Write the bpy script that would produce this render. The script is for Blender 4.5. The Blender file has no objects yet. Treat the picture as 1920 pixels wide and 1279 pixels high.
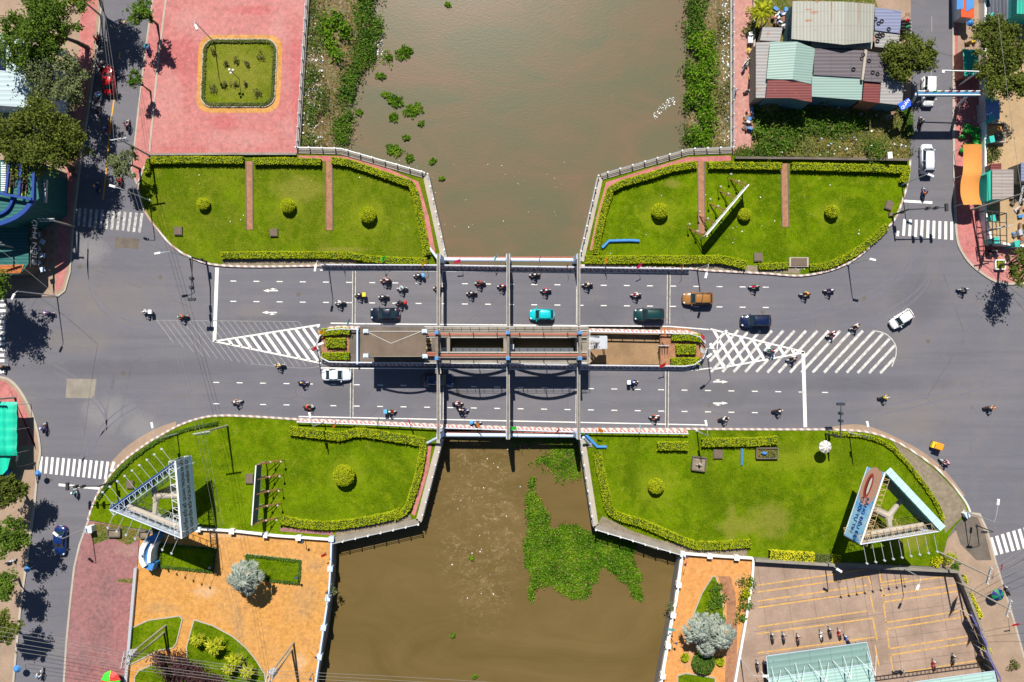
import bpy, math, random
from mathutils import Vector, Matrix
SC = bpy.context.scene
C = SC.collection
PI = math.pi
# ------------------------------------------------------------ camera, sky, sun
H = 124.0            # flying height in metres
S = 12.0             # photo pixels per metre on the road
CX, CY = 960, 655    # the point straight below the drone
def W(px, py, z=0.0):
    k = (H - z) / H
    return Vector(((px - CX) / S * k, (CY - py) / S * k, z))
cam_d = bpy.data.cameras.new('camera')
cam = bpy.data.objects.new('camera', cam_d)
C.objects.link(cam)
cam.location = (0, 0, H)
cam_d.sensor_width = 36
cam_d.lens = 36 * H / 160.0
cam_d.shift_y = 15.5 / S / 160.0
cam_d.clip_end = 3000
cam_d.clip_start = 1
SC.camera = cam
SUN_EL, COT, SX = math.radians(54), 0.727, 0.13
wd = bpy.data.worlds.new('World'); SC.world = wd; wd.use_nodes = True
nt = wd.node_tree; nt.nodes.clear()
sky = nt.nodes.new('ShaderNodeTexSky'); sky.sky_type = 'NISHITA'; sky.sun_disc = False
sky.sun_elevation = SUN_EL; sky.sun_rotation = -math.atan(SX); sky.air_density = 1.0; sky.dust_density = 0.3; sky.ozone_density = 5.0
bg = nt.nodes.new('ShaderNodeBackground'); bg.inputs[1].default_value = 0.05
wo = nt.nodes.new('ShaderNodeOutputWorld')
nt.links.new(sky.outputs[0], bg.inputs[0]); nt.links.new(bg.outputs[0], wo.inputs[0])
sd = bpy.data.lights.new('sun', 'SUN'); sd.energy = 5.0; sd.angle = math.radians(0.5); sd.color = (1.0, 0.955, 0.87)
sun = bpy.data.objects.new('sun', sd); C.objects.link(sun)
sun.rotation_euler = Vector((SX * COT, -COT, -1.0)).to_track_quat('-Z', 'Y').to_euler()
SC.view_settings.view_transform = 'Standard'; SC.view_settings.look = 'None'
SC.view_settings.exposure = 0.5; SC.view_settings.gamma = 1.0
R = random.Random(7)

# ------------------------------------------------------------ materials
def srgb(r, g, b):
    f = lambda c: (c / 255 / 12.92) if c <= 10 else ((c / 255 + .055) / 1.055) ** 2.4
    return (f(r), f(g), f(b))
class NT:
    def __init__(s, name):
        s.m = bpy.data.materials.new(name); s.m.use_nodes = True
        s.t = s.m.node_tree; s.b = s.t.nodes['Principled BSDF']
        s.pos = None
    def n(s, typ, **kw):
        o = s.t.nodes.new('ShaderNode' + typ)
        for k, v in kw.items():
            if k[0] == 'i' and k[1:].isdigit(): s.inp(o.inputs[int(k[1:])], v)
            else: setattr(o, k, v)
        return o
    def inp(s, sock, v):
        if isinstance(v, bpy.types.NodeSocket): s.t.links.new(v, sock)
        else:
            if isinstance(v, (tuple, list)) and len(v) == 3 and sock.type == 'RGBA': v = (*v, 1)
            sock.default_value = v
    def P(s, world=True):
        return s.n('NewGeometry').outputs['Position'] if world else s.n('TexCoord').outputs['Object']
    def noise(s, scale, detail=4, rough=.55, vec=None, dist=0):
        o = s.n('TexNoise'); s.inp(o.inputs['Scale'], scale); s.inp(o.inputs['Detail'], detail)
        s.inp(o.inputs['Roughness'], rough); s.inp(o.inputs['Distortion'], dist)
        s.inp(o.inputs['Vector'], vec if vec is not None else s.P()); return o.outputs[0]
    def ramp(s, f, stops):
        o = s.n('ValToRGB'); s.inp(o.inputs[0], f); cr = o.color_ramp
        while len(cr.elements) < len(stops): cr.elements.new(.5)
        for e, (p, c) in zip(cr.elements, stops):
            e.position = p; e.color = (c, c, c, 1) if isinstance(c, (int, float)) else (*c, 1)
        return o.outputs[0]
    def mix(s, f, a, b, mode='MIX'):
        o = s.n('Mix', data_type='RGBA', blend_type=mode)
        s.inp(o.inputs[0], f); s.inp(o.inputs[6], a); s.inp(o.inputs[7], b); return o.outputs[2]
    def math(s, op, a, b=0.0):
        o = s.n('Math', operation=op); s.inp(o.inputs[0], a); s.inp(o.inputs[1], b); return o.outputs[0]
    def spots(s, lst, nscale=.5, lo=.42, hi=.58):
        """irregular stains at given places: (px, py, rx, ry) in photo pixels"""
        sp = s.n('SeparateXYZ'); s.inp(sp.inputs[0], s.P()); acc = None
        nz = s.math('MULTIPLY', s.math('SUBTRACT', s.noise(nscale, 6, .75), .5), 2.6)
        for px, py, rx, ry in lst:
            w = W(px, py); a = s.math('DIVIDE', s.math('SUBTRACT', sp.outputs[0], w.x), rx / S); b = s.math('DIVIDE', s.math('SUBTRACT', sp.outputs[1], w.y), ry / S)
            d = s.math('SUBTRACT', 1.0, s.math('ADD', s.math('MULTIPLY', a, a), s.math('MULTIPLY', b, b)))
            acc = d if acc is None else s.math('MAXIMUM', acc, d)
        return s.ramp(s.math('ADD', acc, nz), [(0.0, 0), (.9, 1)])
    def out(s, col=None, rough=.85, bump=None, bs=.3, bd=.05, metal=0, spec=None):
        if col is not None: s.inp(s.b.inputs['Base Color'], col)
        s.inp(s.b.inputs['Roughness'], rough); s.b.inputs['Metallic'].default_value = metal
        if spec is not None: s.b.inputs['Specular IOR Level'].default_value = spec
        if bump is not None:
            o = s.n('Bump'); s.inp(o.inputs['Height'], bump); s.inp(o.inputs['Strength'], bs)
            s.inp(o.inputs['Distance'], bd); s.inp(s.b.inputs['Normal'], o.outputs[0])
        return s.m
_mc = {}
def solid(name, col, rough=.6, metal=0, var=.12, scale=1.5, spec=.5):
    """paint or plastic with a little dirt"""
    key = (name, tuple(round(c, 3) for c in col), rough, metal)
    if key in _mc: return _mc[key]
    t = NT(name)
    n = t.noise(scale, 5, .6, t.P(False))
    a = tuple(c * (1 - var) for c in col); b = tuple(min(1, c * (1 + var)) for c in col)
    _mc[key] = t.out(t.mix(n, a, b), rough, metal=metal, spec=spec); return _mc[key]
def paint(name, col, coat=True):
    key = ('paint', name)
    if key in _mc: return _mc[key]
    t = NT(name + '_paint'); n = t.noise(3, 4, .6, t.P(False))
    c = t.mix(t.ramp(n, [(.45, 0), (.8, .25)]), col, tuple(.7 * x + .06 for x in col))
    m = t.out(c, .28, spec=.5)
    t.b.inputs['Coat Weight'].default_value = .5 if coat else 0; t.b.inputs['Coat Roughness'].default_value = .08
    _mc[key] = m; return m
def mk_asphalt():
    t = NT('asphalt'); p = t.P()
    big = t.noise(.045, 5, .6); mid = t.noise(.35, 6, .65); fine = t.noise(9, 3, .7)
    mp = t.n('Mapping'); t.inp(mp.inputs[0], p); mp.inputs['Scale'].default_value = (.05, 1.1, 1)
    streak = t.noise(.8, 5, .6, mp.outputs[0])
    c = t.mix(t.ramp(big, [(.3, 0), (.7, 1)]), srgb(94, 93, 106), srgb(111, 109, 118))
    c = t.mix(t.math('MULTIPLY', t.ramp(streak, [(.35, 0), (.75, 1)]), .5), c, srgb(76, 77, 85))
    c = t.mix(t.math('MULTIPLY', t.ramp(mid, [(.5, 0), (.85, 1)]), .45), c, srgb(124, 118, 112))
    c = t.mix(t.math('MULTIPLY', t.ramp(t.noise(.09, 6, .7, dist=.8), [(.52, 0), (.7, 1)]), .35), c, srgb(126, 114, 104))
    c = t.mix(t.math('MULTIPLY', t.ramp(t.noise(.2, 6, .75, mp.outputs[0]), [(.55, 0), (.75, 1)]), .5), c, srgb(74, 75, 84))
    c = t.mix(t.math('MULTIPLY', t.spots([(200, 560, 110, 60), (150, 640, 90, 30), (480, 590, 60, 20), (1560, 650, 120, 40), (1700, 780, 90, 50)], .25), .45), c, srgb(124, 114, 106))
    c = t.mix(t.math('MULTIPLY', t.spots([(200, 775, 60, 40), (265, 800, 50, 30), (170, 470, 40, 30)], .3), .6), c, srgb(138, 136, 136))
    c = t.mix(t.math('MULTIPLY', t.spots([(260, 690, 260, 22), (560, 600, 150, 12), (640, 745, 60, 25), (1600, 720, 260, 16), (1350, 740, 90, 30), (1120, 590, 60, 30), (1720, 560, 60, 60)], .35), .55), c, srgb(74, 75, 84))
    c = t.mix(.38, c, t.ramp(fine, [(.3, srgb(52, 52, 58)), (.7, srgb(134, 131, 130))]))
    vo = t.n('TexVoronoi', feature='DISTANCE_TO_EDGE'); t.inp(vo.inputs['Scale'], .07)
    mp2 = t.n('Mapping'); t.inp(mp2.inputs[0], p); t.inp(vo.inputs['Vector'], t.mix(.04, p, t.n('TexNoise', i2=1.2).outputs[1]))
    crack = t.math('LESS_THAN', vo.outputs[0], .0028)
    c = t.mix(t.math('MULTIPLY', t.math('MULTIPLY', crack, .3), t.ramp(mid, [(.45, 0), (.6, 1)])), c, srgb(60, 60, 64))
    return t.out(c, .88, fine, .25, .02, spec=.3)
def mk_grass():
    t = NT('lawn_grass'); p = t.P()
    sp = t.n('SeparateXYZ'); t.inp(sp.inputs[0], p)
    big = t.noise(.1, 5, .66, dist=.6); mid = t.noise(.55, 6, .75); fine = t.noise(6, 3, .85); f2 = t.noise(1.7, 4, .75)
    c = t.mix(t.ramp(big, [(.42, 0), (.58, 1)]), srgb(46, 80, 4), srgb(92, 120, 6))
    c = t.mix(t.ramp(mid, [(.45, .0), (.66, .8)]), c, srgb(118, 130, 22))
    dryz = t.math('MULTIPLY', t.ramp(t.math('ADD', t.math('MULTIPLY', sp.outputs[1], .02), .5), [(.6, 0), (.8, 1)]), t.ramp(t.math('ADD', t.math('MULTIPLY', sp.outputs[0], .01), .5), [(.4, 1), (.55, 0)]))
    c = t.mix(t.math('MULTIPLY', dryz, t.ramp(t.noise(.14, 5, .7), [(.35, .1), (.6, .75)])), c, srgb(100, 98, 36))
    c = t.mix(t.math('MULTIPLY', t.ramp(t.noise(.28, 6, .7, dist=.8), [(.5, 0), (.62, 1)]), .6), c, srgb(40, 72, 2))
    c = t.mix(t.math('MULTIPLY', t.ramp(f2, [(.5, 0), (.66, 1)]), .5), c, srgb(42, 64, 2))
    c = t.mix(t.math('MULTIPLY', t.ramp(t.noise(.42, 5, .65, dist=.5), [(.54, 0), (.66, 1)]), .6), c, srgb(36, 72, 0))
    c = t.mix(t.math('MULTIPLY', t.ramp(t.noise(.75, 6, .8, dist=.3), [(.56, 0), (.7, 1)]), .55), c, srgb(146, 146, 60))
    c = t.mix(t.math('MULTIPLY', t.spots([(650, 890, 42, 36), (385, 385, 22, 20), (542, 388, 30, 28), (692, 405, 40, 40), (1230, 910, 45, 45), (1236, 398, 45, 40), (1556, 400, 34, 30), (1480, 855, 130, 30)], .4), .55), c, srgb(132, 140, 36))
    c = t.mix(t.math('MULTIPLY', t.spots([(447, 138, 82, 74), (640, 468, 60, 6), (1440, 975, 50, 40), (1395, 985, 60, 20), (560, 355, 60, 30), (1370, 990, 14, 60), (1260, 345, 20, 10), (1700, 1010, 50, 30)], .7), .7), c, srgb(136, 124, 62))
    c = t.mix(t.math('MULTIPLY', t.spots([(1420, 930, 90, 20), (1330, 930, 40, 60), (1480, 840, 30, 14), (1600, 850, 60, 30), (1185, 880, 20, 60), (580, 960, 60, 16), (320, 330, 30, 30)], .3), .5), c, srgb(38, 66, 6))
    c = t.mix(.42, c, t.ramp(fine, [(.36, srgb(28, 46, 0)), (.66, srgb(132, 150, 16))]))
    return t.out(c, 1.0, fine, .8, .08, spec=.02)
def mk_rough():
    t = NT('wild_ground')
    big = t.noise(.25, 6, .7); fine = t.noise(4, 5, .8)
    c = t.ramp(big, [(.3, srgb(46, 72, 10)), (.46, srgb(84, 96, 26)), (.54, srgb(118, 92, 46)), (.64, srgb(150, 132, 98))])
    c = t.mix(.55, c, t.ramp(fine, [(.36, srgb(26, 42, 8)), (.52, srgb(96, 96, 40)), (.62, srgb(150, 140, 110)), (.72, srgb(206, 200, 190))]))
    return t.out(c, .95, fine, .9, .15, spec=.1)
def mk_bank():
    t = NT('bank_soil')
    n = t.noise(.4, 7, .75, dist=.5); f = t.noise(3.2, 5, .85); g = t.noise(.9, 6, .8)
    c = t.ramp(n, [(.34, srgb(84, 92, 34)), (.45, srgb(128, 110, 66)), (.53, srgb(134, 98, 54)), (.6, srgb(112, 104, 84)), (.7, srgb(96, 72, 44))])
    c = t.mix(t.ramp(g, [(.54, 0), (.64, .8)]), c, srgb(64, 84, 22))
    c = t.mix(.6, c, t.ramp(f, [(.36, srgb(30, 34, 22)), (.5, srgb(92, 88, 52)), (.6, srgb(150, 142, 126)), (.7, srgb(214, 210, 206))]))
    return t.out(c, .95, f, .9, .15, spec=.1)
def mk_paver(name, c1, c2, c3, mortar, sc=2.2, worn=.5, stains=None):
    t = NT(name); p = t.P()
    mp = t.n('Mapping'); t.inp(mp.inputs[0], p); mp.inputs['Scale'].default_value = (sc, sc, sc)
    br = t.n('TexBrick'); t.inp(br.inputs['Vector'], mp.outputs[0])
    br.offset = 0.5; br.inputs['Mortar Size'].default_value = .035; br.inputs['Scale'].default_value = 1
    br.inputs['Brick Width'].default_value = 1.0; br.inputs['Row Height'].default_value = .55
    t.inp(br.inputs['Color1'], c1); t.inp(br.inputs['Color2'], c2); t.inp(br.inputs['Mortar'], mortar)
    big = t.noise(.12, 6, .72); fine = t.noise(1.4, 6, .75)
    b2 = t.n('TexBrick'); m2 = t.n('Mapping'); t.inp(m2.inputs[0], p); m2.inputs['Scale'].default_value = (.12, .12, .12); m2.inputs['Location'].default_value = (.3, .2, 0); t.inp(b2.inputs['Vector'], m2.outputs[0])
    b2.inputs['Mortar Size'].default_value = 0.0; b2.inputs['Scale'].default_value = 1; b2.inputs['Brick Width'].default_value = .9; b2.inputs['Row Height'].default_value = 1.0
    t.inp(b2.inputs['Color1'], (0, 0, 0)); t.inp(b2.inputs['Color2'], (1, 1, 1))
    pt = t.math('MULTIPLY', t.math('ADD', b2.outputs[0], t.math('MULTIPLY', t.ramp(big, [(.4, 0), (.6, 1)]), 1.0)), .5)
    c = t.mix(t.math('MULTIPLY', pt, worn), br.outputs[0], c3)
    if stains:
        for lst, col, k in stains: c = t.mix(t.math('MULTIPLY', t.spots(lst, .6), k), c, col)
    c = t.mix(.42, c, t.ramp(fine, [(.36, tuple(x * .5 for x in c1)), (.64, tuple(min(1, x * 1.35) for x in c2))]))
    vv = t.n('TexVoronoi'); t.inp(vv.inputs['Scale'], 3.2); t.inp(vv.inputs['Vector'], p)
    c = t.mix(.22, c, t.mix(vv.outputs[1], tuple(x * .45 for x in c1), tuple(min(1, x * 1.5) for x in c2)))
    return t.out(c, .85, br.outputs[1], -.2, .02, spec=.25)
def mk_concrete(name, base=(150, 142, 130), stain=.6, sc=.5):
    t = NT(name); a = t.noise(sc, 7, .7); b = t.noise(sc * 12, 4, .7)
    c0 = srgb(*base); c = t.mix(t.ramp(a, [(.35, 0), (.7, 1)]), tuple(x * (1 - stain * .55) for x in c0), c0)
    c = t.mix(t.ramp(b, [(.35, .35), (.7, 0)]), c, tuple(x * .5 for x in c0))
    return t.out(c, .9, b, .3, .02, spec=.25)
def mk_stripe(name, ca, cb, per=.9, slant=.6):
    t = NT(name); p = t.P()
    sp = t.n('SeparateXYZ'); t.inp(sp.inputs[0], p)
    u = t.math('ADD', sp.outputs[0], t.math('MULTIPLY', sp.outputs[1], slant))
    f = t.math('GREATER_THAN', t.math('FRACT', t.math('DIVIDE', u, per)), .5)
    c = t.mix(f, ca, cb); d = t.noise(2, 5, .7)
    c = t.mix(t.ramp(d, [(.4, 0), (.8, .35)]), c, srgb(120, 112, 104))
    return t.out(c, .6, spec=.4)
def mk_paintline(name, col, wear=.5):
    t = NT(name); n = t.noise(1.6, 7, .75); f2 = t.noise(9, 3, .7)
    f = t.ramp(t.math('ADD', t.math('MULTIPLY', n, .6), t.math('MULTIPLY', f2, .4)), [(.62 - .16 * wear, 0), (.66 - .06 * max(0, wear - .8) * 5, .85)])
    c = t.mix(f, col, srgb(118, 116, 116))
    return t.out(c, .7, spec=.3)
def mk_water():
    t = NT('river_water'); p = t.P()
    sp = t.n('SeparateXYZ'); t.inp(sp.inputs[0], p); y = sp.outputs[1]; x = sp.outputs[0]
    north = t.ramp(t.math('ADD', t.math('MULTIPLY', y, .02), .5), [(.45, 0), (.62, 1)])
    mp = t.n('Mapping'); t.inp(mp.inputs[0], p); mp.inputs['Rotation'].default_value = (0, 0, .7); mp.inputs['Scale'].default_value = (1, 2.2, 1)
    flow = t.noise(.055, 6, .62, mp.outputs[0], dist=1.2)
    cs = t.mix(t.ramp(flow, [(.34, 0), (.68, 1)]), srgb(92, 76, 42), srgb(104, 86, 52))
    cn = t.ramp(flow, [(.32, srgb(88, 88, 66)), (.5, srgb(98, 88, 66)), (.68, srgb(108, 88, 70))])
    c = t.mix(north, cs, cn)
    # white water below the gates
    dx = t.math('DIVIDE', t.math('ADD', x, 4.8), 8.5); dy = t.math('DIVIDE', t.math('ADD', y, 27), 20)
    d = t.math('ADD', t.math('MULTIPLY', dx, dx), t.math('MULTIPLY', dy, dy))
    zone = t.ramp(d, [(.25, 1), (1.6, 0)])
    rid = t.n('TexNoise'); t.inp(rid.inputs['Vector'], mp.outputs[0]); t.inp(rid.inputs['Scale'], .42); t.inp(rid.inputs['Detail'], 9)
    t.inp(rid.inputs['Roughness'], .72); t.inp(rid.inputs['Distortion'], 1.6)
    foam = t.ramp(t.math('ABSOLUTE', t.math('SUBTRACT', rid.outputs[0], .5)), [(.0, 1), (.016, 0)])
    spk = t.math('MULTIPLY', t.ramp(t.noise(1.3, 5, .8), [(.5, 0), (.62, 1)]), t.ramp(t.noise(.16, 5, .7, dist=1.0), [(.4, .15), (.54, 1)]))
    foam = t.math('MULTIPLY', t.math('MULTIPLY', foam, spk), zone)
    c = t.mix(t.math('MULTIPLY', foam, .9), c, srgb(214, 194, 156))
    c = t.mix(t.math('MULTIPLY', t.math('MULTIPLY', t.ramp(t.noise(.22, 7, .7, mp.outputs[0], 1.5), [(.5, 0), (.62, 1)]), zone), .3), c, srgb(134, 114, 78))
    film = t.ramp(t.noise(.5, 8, .8, dist=1.4), [(.6, 0), (.75, 1)])
    c = t.mix(t.math('MULTIPLY', t.math('MULTIPLY', film, .2), north), c, srgb(150, 140, 120))
    rip = t.noise(1.5, 6, .62, mp.outputs[0], dist=.6)
    t.b.inputs['IOR'].default_value = 1.33
    return t.out(c, .34, rip, .1, .15, spec=.3)
def mk_leaf(name, dark, mid, light, clump=.6, trans=True, dead=None):
    t = NT(name)
    ri = t.n('NewGeometry').outputs['Random Per Island']
    n = t.noise(clump, 3, .6, t.P())
    c = t.ramp(ri, [(0, dark), (.5, mid), (1, light)])
    c = t.mix(t.ramp(n, [(.35, 0), (.7, .75)]), c, light)
    if dead: c = t.mix(t.math('MULTIPLY', t.ramp(t.noise(.35, 5, .7, t.P()), [(.58, 0), (.7, 1)]), .8), c, dead)
    if dead: c = t.mix(t.math('MULTIPLY', t.math('GREATER_THAN', ri, .93), .8), c, (.3, .26, .1))
    m = t.out(c, .75, spec=.08)
    if trans:
        tr = t.n('BsdfTranslucent'); t.inp(tr.inputs[0], t.mix(.5, c, light)); mx = t.n('MixShader'); mx.inputs[0].default_value = .22
        t.t.links.new(t.b.outputs[0], mx.inputs[1]); t.t.links.new(tr.outputs[0], mx.inputs[2])
        t.t.links.new(mx.outputs[0], t.t.nodes['Material Output'].inputs[0])
    return m
def mk_roof(name, c1, c2, rust=0, ang=0.0, per=.3, bands=0.0, stains=None):
    t = NT(name); p = t.P()
    mp = t.n('Mapping'); t.inp(mp.inputs[0], p); mp.inputs['Rotation'].default_value = (0, 0, ang)
    sp = t.n('SeparateXYZ'); t.inp(sp.inputs[0], mp.outputs[0])
    w = t.math('SINE', t.math('MULTIPLY', sp.outputs[1], 2 * PI / per))
    st = t.n('Mapping'); t.inp(st.inputs[0], mp.outputs[0]); st.inputs['Scale'].default_value = (.12, 2, 1)
    n = t.noise(1.0, 6, .7, st.outputs[0]); big = t.noise(.35, 5, .7)
    c = t.mix(t.ramp(n, [(.3, 0), (.7, 1)]), c1, c2)
    c = t.mix(t.ramp(w, [(.25, 0), (.9, .38)]), c, tuple(x * .62 for x in c1))
    if bands:
        seam = t.math('LESS_THAN', t.math('FRACT', t.math('DIVIDE', sp.outputs[0], bands)), .035)
        c = t.mix(t.math('MULTIPLY', seam, .5), c, tuple(x * .6 for x in c1))
    if rust:
        rn = t.noise(.6, 8, .8)
        c = t.mix(t.ramp(rn, [(.66 - .2 * rust, 0), (.78 - .2 * rust, .95)]), c, srgb(150, 78, 34))
    if stains: c = t.mix(t.math('MULTIPLY', t.spots(stains, 1.2), .8), c, srgb(146, 82, 40))
    return t.out(c, .55, w, .4, .03, spec=.4)

M = {}
M['asphalt'] = mk_asphalt(); M['grass'] = mk_grass(); M['rough'] = mk_rough(); M['water'] = mk_water(); M['bank_soil'] = mk_bank()
M['pink'] = mk_paver('pink_pavers', srgb(164, 88, 88), srgb(176, 100, 98), srgb(182, 142, 134), srgb(130, 86, 82), 2.1, 1.0, [([(350, 40, 40, 30), (520, 60, 20, 50), (320, 170, 30, 50), (440, 260, 90, 20), (540, 240, 20, 30)], srgb(186, 158, 150), .5), ([(555, 140, 12, 120), (470, 20, 60, 12), (420, 230, 30, 16)], srgb(176, 84, 84), .6)])
M['pink_old'] = mk_paver('weathered_red_pavers', srgb(138, 92, 92), srgb(150, 100, 98), srgb(118, 104, 106), srgb(96, 72, 72), 2.1, .8, [([(190, 1190, 26, 60), (205, 1100, 22, 34), (160, 1240, 18, 30)], srgb(86, 82, 84), .75), ([(240, 1030, 30, 16), (262, 1060, 8, 10)], srgb(160, 140, 128), .6)])
M['yellow'] = mk_paver('ochre_pavers', srgb(184, 128, 54), srgb(192, 138, 66), srgb(172, 138, 106), srgb(136, 100, 56), 2.0, .85, [([(575, 1125, 30, 45), (450, 1165, 14, 50), (590, 1060, 20, 14), (300, 1140, 40, 12)], srgb(134, 118, 98), .75), ([(385, 1108, 26, 15), (560, 1240, 20, 20), (440, 1000, 70, 10), (380, 1040, 16, 20)], srgb(196, 172, 150), .8), ([(330, 1100, 90, 3), (455, 1110, 4, 90), (520, 1150, 5, 70)], srgb(196, 132, 84), .6)])
M['orange'] = mk_paver('orange_pavers', srgb(192, 130, 70), srgb(198, 138, 78), srgb(190, 146, 100), srgb(160, 116, 68), 2.0, .4, [([(1385, 1090, 16, 14), (1300, 1230, 30, 30), (1370, 1240, 16, 40)], srgb(150, 136, 118), .7)])
M['brick'] = mk_paver('brick_path', srgb(146, 96, 72), srgb(158, 114, 84), srgb(138, 114, 92), srgb(90, 66, 54), 2.6, .5)
M['prom'] = mk_paver('pale_pink_pavers', srgb(168, 116, 106), srgb(178, 128, 118), srgb(168, 140, 130), srgb(140, 100, 92), 2.1, .8, [([(1392, 232, 8, 16)], srgb(170, 112, 70), .7)]); M['conc'] = mk_concrete('concrete'); M['conc_d'] = mk_concrete('dark_concrete', (118, 108, 98), .8)
M['conc_l'] = mk_concrete('pale_concrete', (182, 172, 158), .4); M['park'] = mk_concrete('parking_concrete', (172, 147, 130), .75, .22)
M['pave'] = mk_concrete('pavement_concrete', (166, 142, 122), .5, .35); M['slab'] = mk_concrete('roof_slab', (122, 106, 92), .6, .4)
M['yard'] = mk_concrete('yard_concrete', (182, 154, 118), .5, .25); M['rip'] = mk_concrete('stone_rubble', (150, 136, 116), .9, 1.4)
M['white'] = solid('white_paint', (.72, .72, .70)); M['bluewhite'] = solid('pale_blue_paint', (.48, .58, .72))
M['blue'] = solid('blue_paint', (.04, .2, .5)); M['steel'] = solid('galvanised_steel', (.5, .52, .55), .4, .3)
M['dark'] = solid('black_metal', (.025, .027, .03)); M['black'] = solid('black_rubber', (.015, .015, .016), .8)
M['glass'] = solid('dark_glass', (.015, .03, .035), .06, 0, .1); M['rust'] = solid('rusty_steel', (.26, .1, .05), .8, 0, .4, 4)
M['redpipe'] = solid('red_oxide_paint', (.33, .1, .06), .7, 0, .3, 3); M['teal'] = solid('teal_paint', (.03, .42, .36), .5)
M['wood'] = solid('old_wood', (.2, .12, .07), .8); M['navy'] = solid('navy_paint', (.02, .06, .16), .4)
M['line'] = mk_paintline('white_road_paint', srgb(222, 220, 214), .6); M['line_ww'] = mk_paintline('scuffed_road_paint', srgb(196, 194, 188), 1.15); M['line_w'] = mk_paintline('worn_road_paint', srgb(206, 204, 198), 1.0)
M['line_o'] = mk_paintline('ghost_road_paint', srgb(142, 140, 142), 1.15); M['line_yb'] = mk_paintline('faded_yellow_paint', srgb(204, 156, 74), 1.0); M['wire'] = solid('wire_grey', srgb(120, 118, 114), .7); M['line_y'] = mk_paintline('yellow_road_paint', srgb(226, 160, 30), .7)
M['kerb'] = mk_stripe('kerb_paint', srgb(200, 196, 190), srgb(170, 140, 128), 1.1, .6)
M['rail'] = mk_stripe('railing_stripes', srgb(214, 210, 208), srgb(186, 104, 96), .62, 1.0)
M['leaf'] = mk_leaf('tree_leaves', (.015, .035, .006), (.045, .09, .012), (.14, .22, .025))
M['leaf_g'] = mk_leaf('grey_green_leaves', (.03, .045, .02), (.085, .11, .04), (.2, .23, .1))
M['leaf_o'] = mk_leaf('olive_leaves', (.02, .032, .008), (.055, .08, .012), (.16, .19, .03))
M['hedge'] = mk_leaf('hedge_leaves', (.1, .14, .003), (.25, .31, .004), (.42, .46, .012))
M['hedge_d'] = mk_leaf('hedge_core', (.02, .04, .006), (.03, .05, .008), (.04, .07, .01), .6, False)
M['bank'] = mk_leaf('bank_leaves', (.012, .04, .006), (.045, .11, .012), (.12, .22, .02), .3, True, (.16, .19, .03))
M['bank2'] = mk_leaf('weed_leaves', (.05, .06, .02), (.1, .12, .03), (.2, .2, .06), .4, True, (.2, .12, .06))
M['hya'] = mk_leaf('hyacinth_leaves', (.01, .045, .002), (.05, .14, .004), (.16, .3, .012), .35, True, (.24, .3, .02))
M['yel'] = mk_leaf('yellow_leaves', (.2, .24, .01), (.5, .48, .015), (.75, .68, .03))
M['silver'] = mk_leaf('silver_fronds', (.07, .1, .085), (.19, .24, .2), (.42, .45, .38), .8)
M['lime'] = mk_leaf('lime_fronds', (.14, .2, .01), (.32, .4, .02), (.6, .58, .04), .8)
M['maroon'] = mk_leaf('maroon_leaves', (.02, .012, .014), (.05, .025, .028), (.11, .05, .05), .6)
M['bark'] = solid('bark', (.09, .07, .05), .9, 0, .3, 4)

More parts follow.
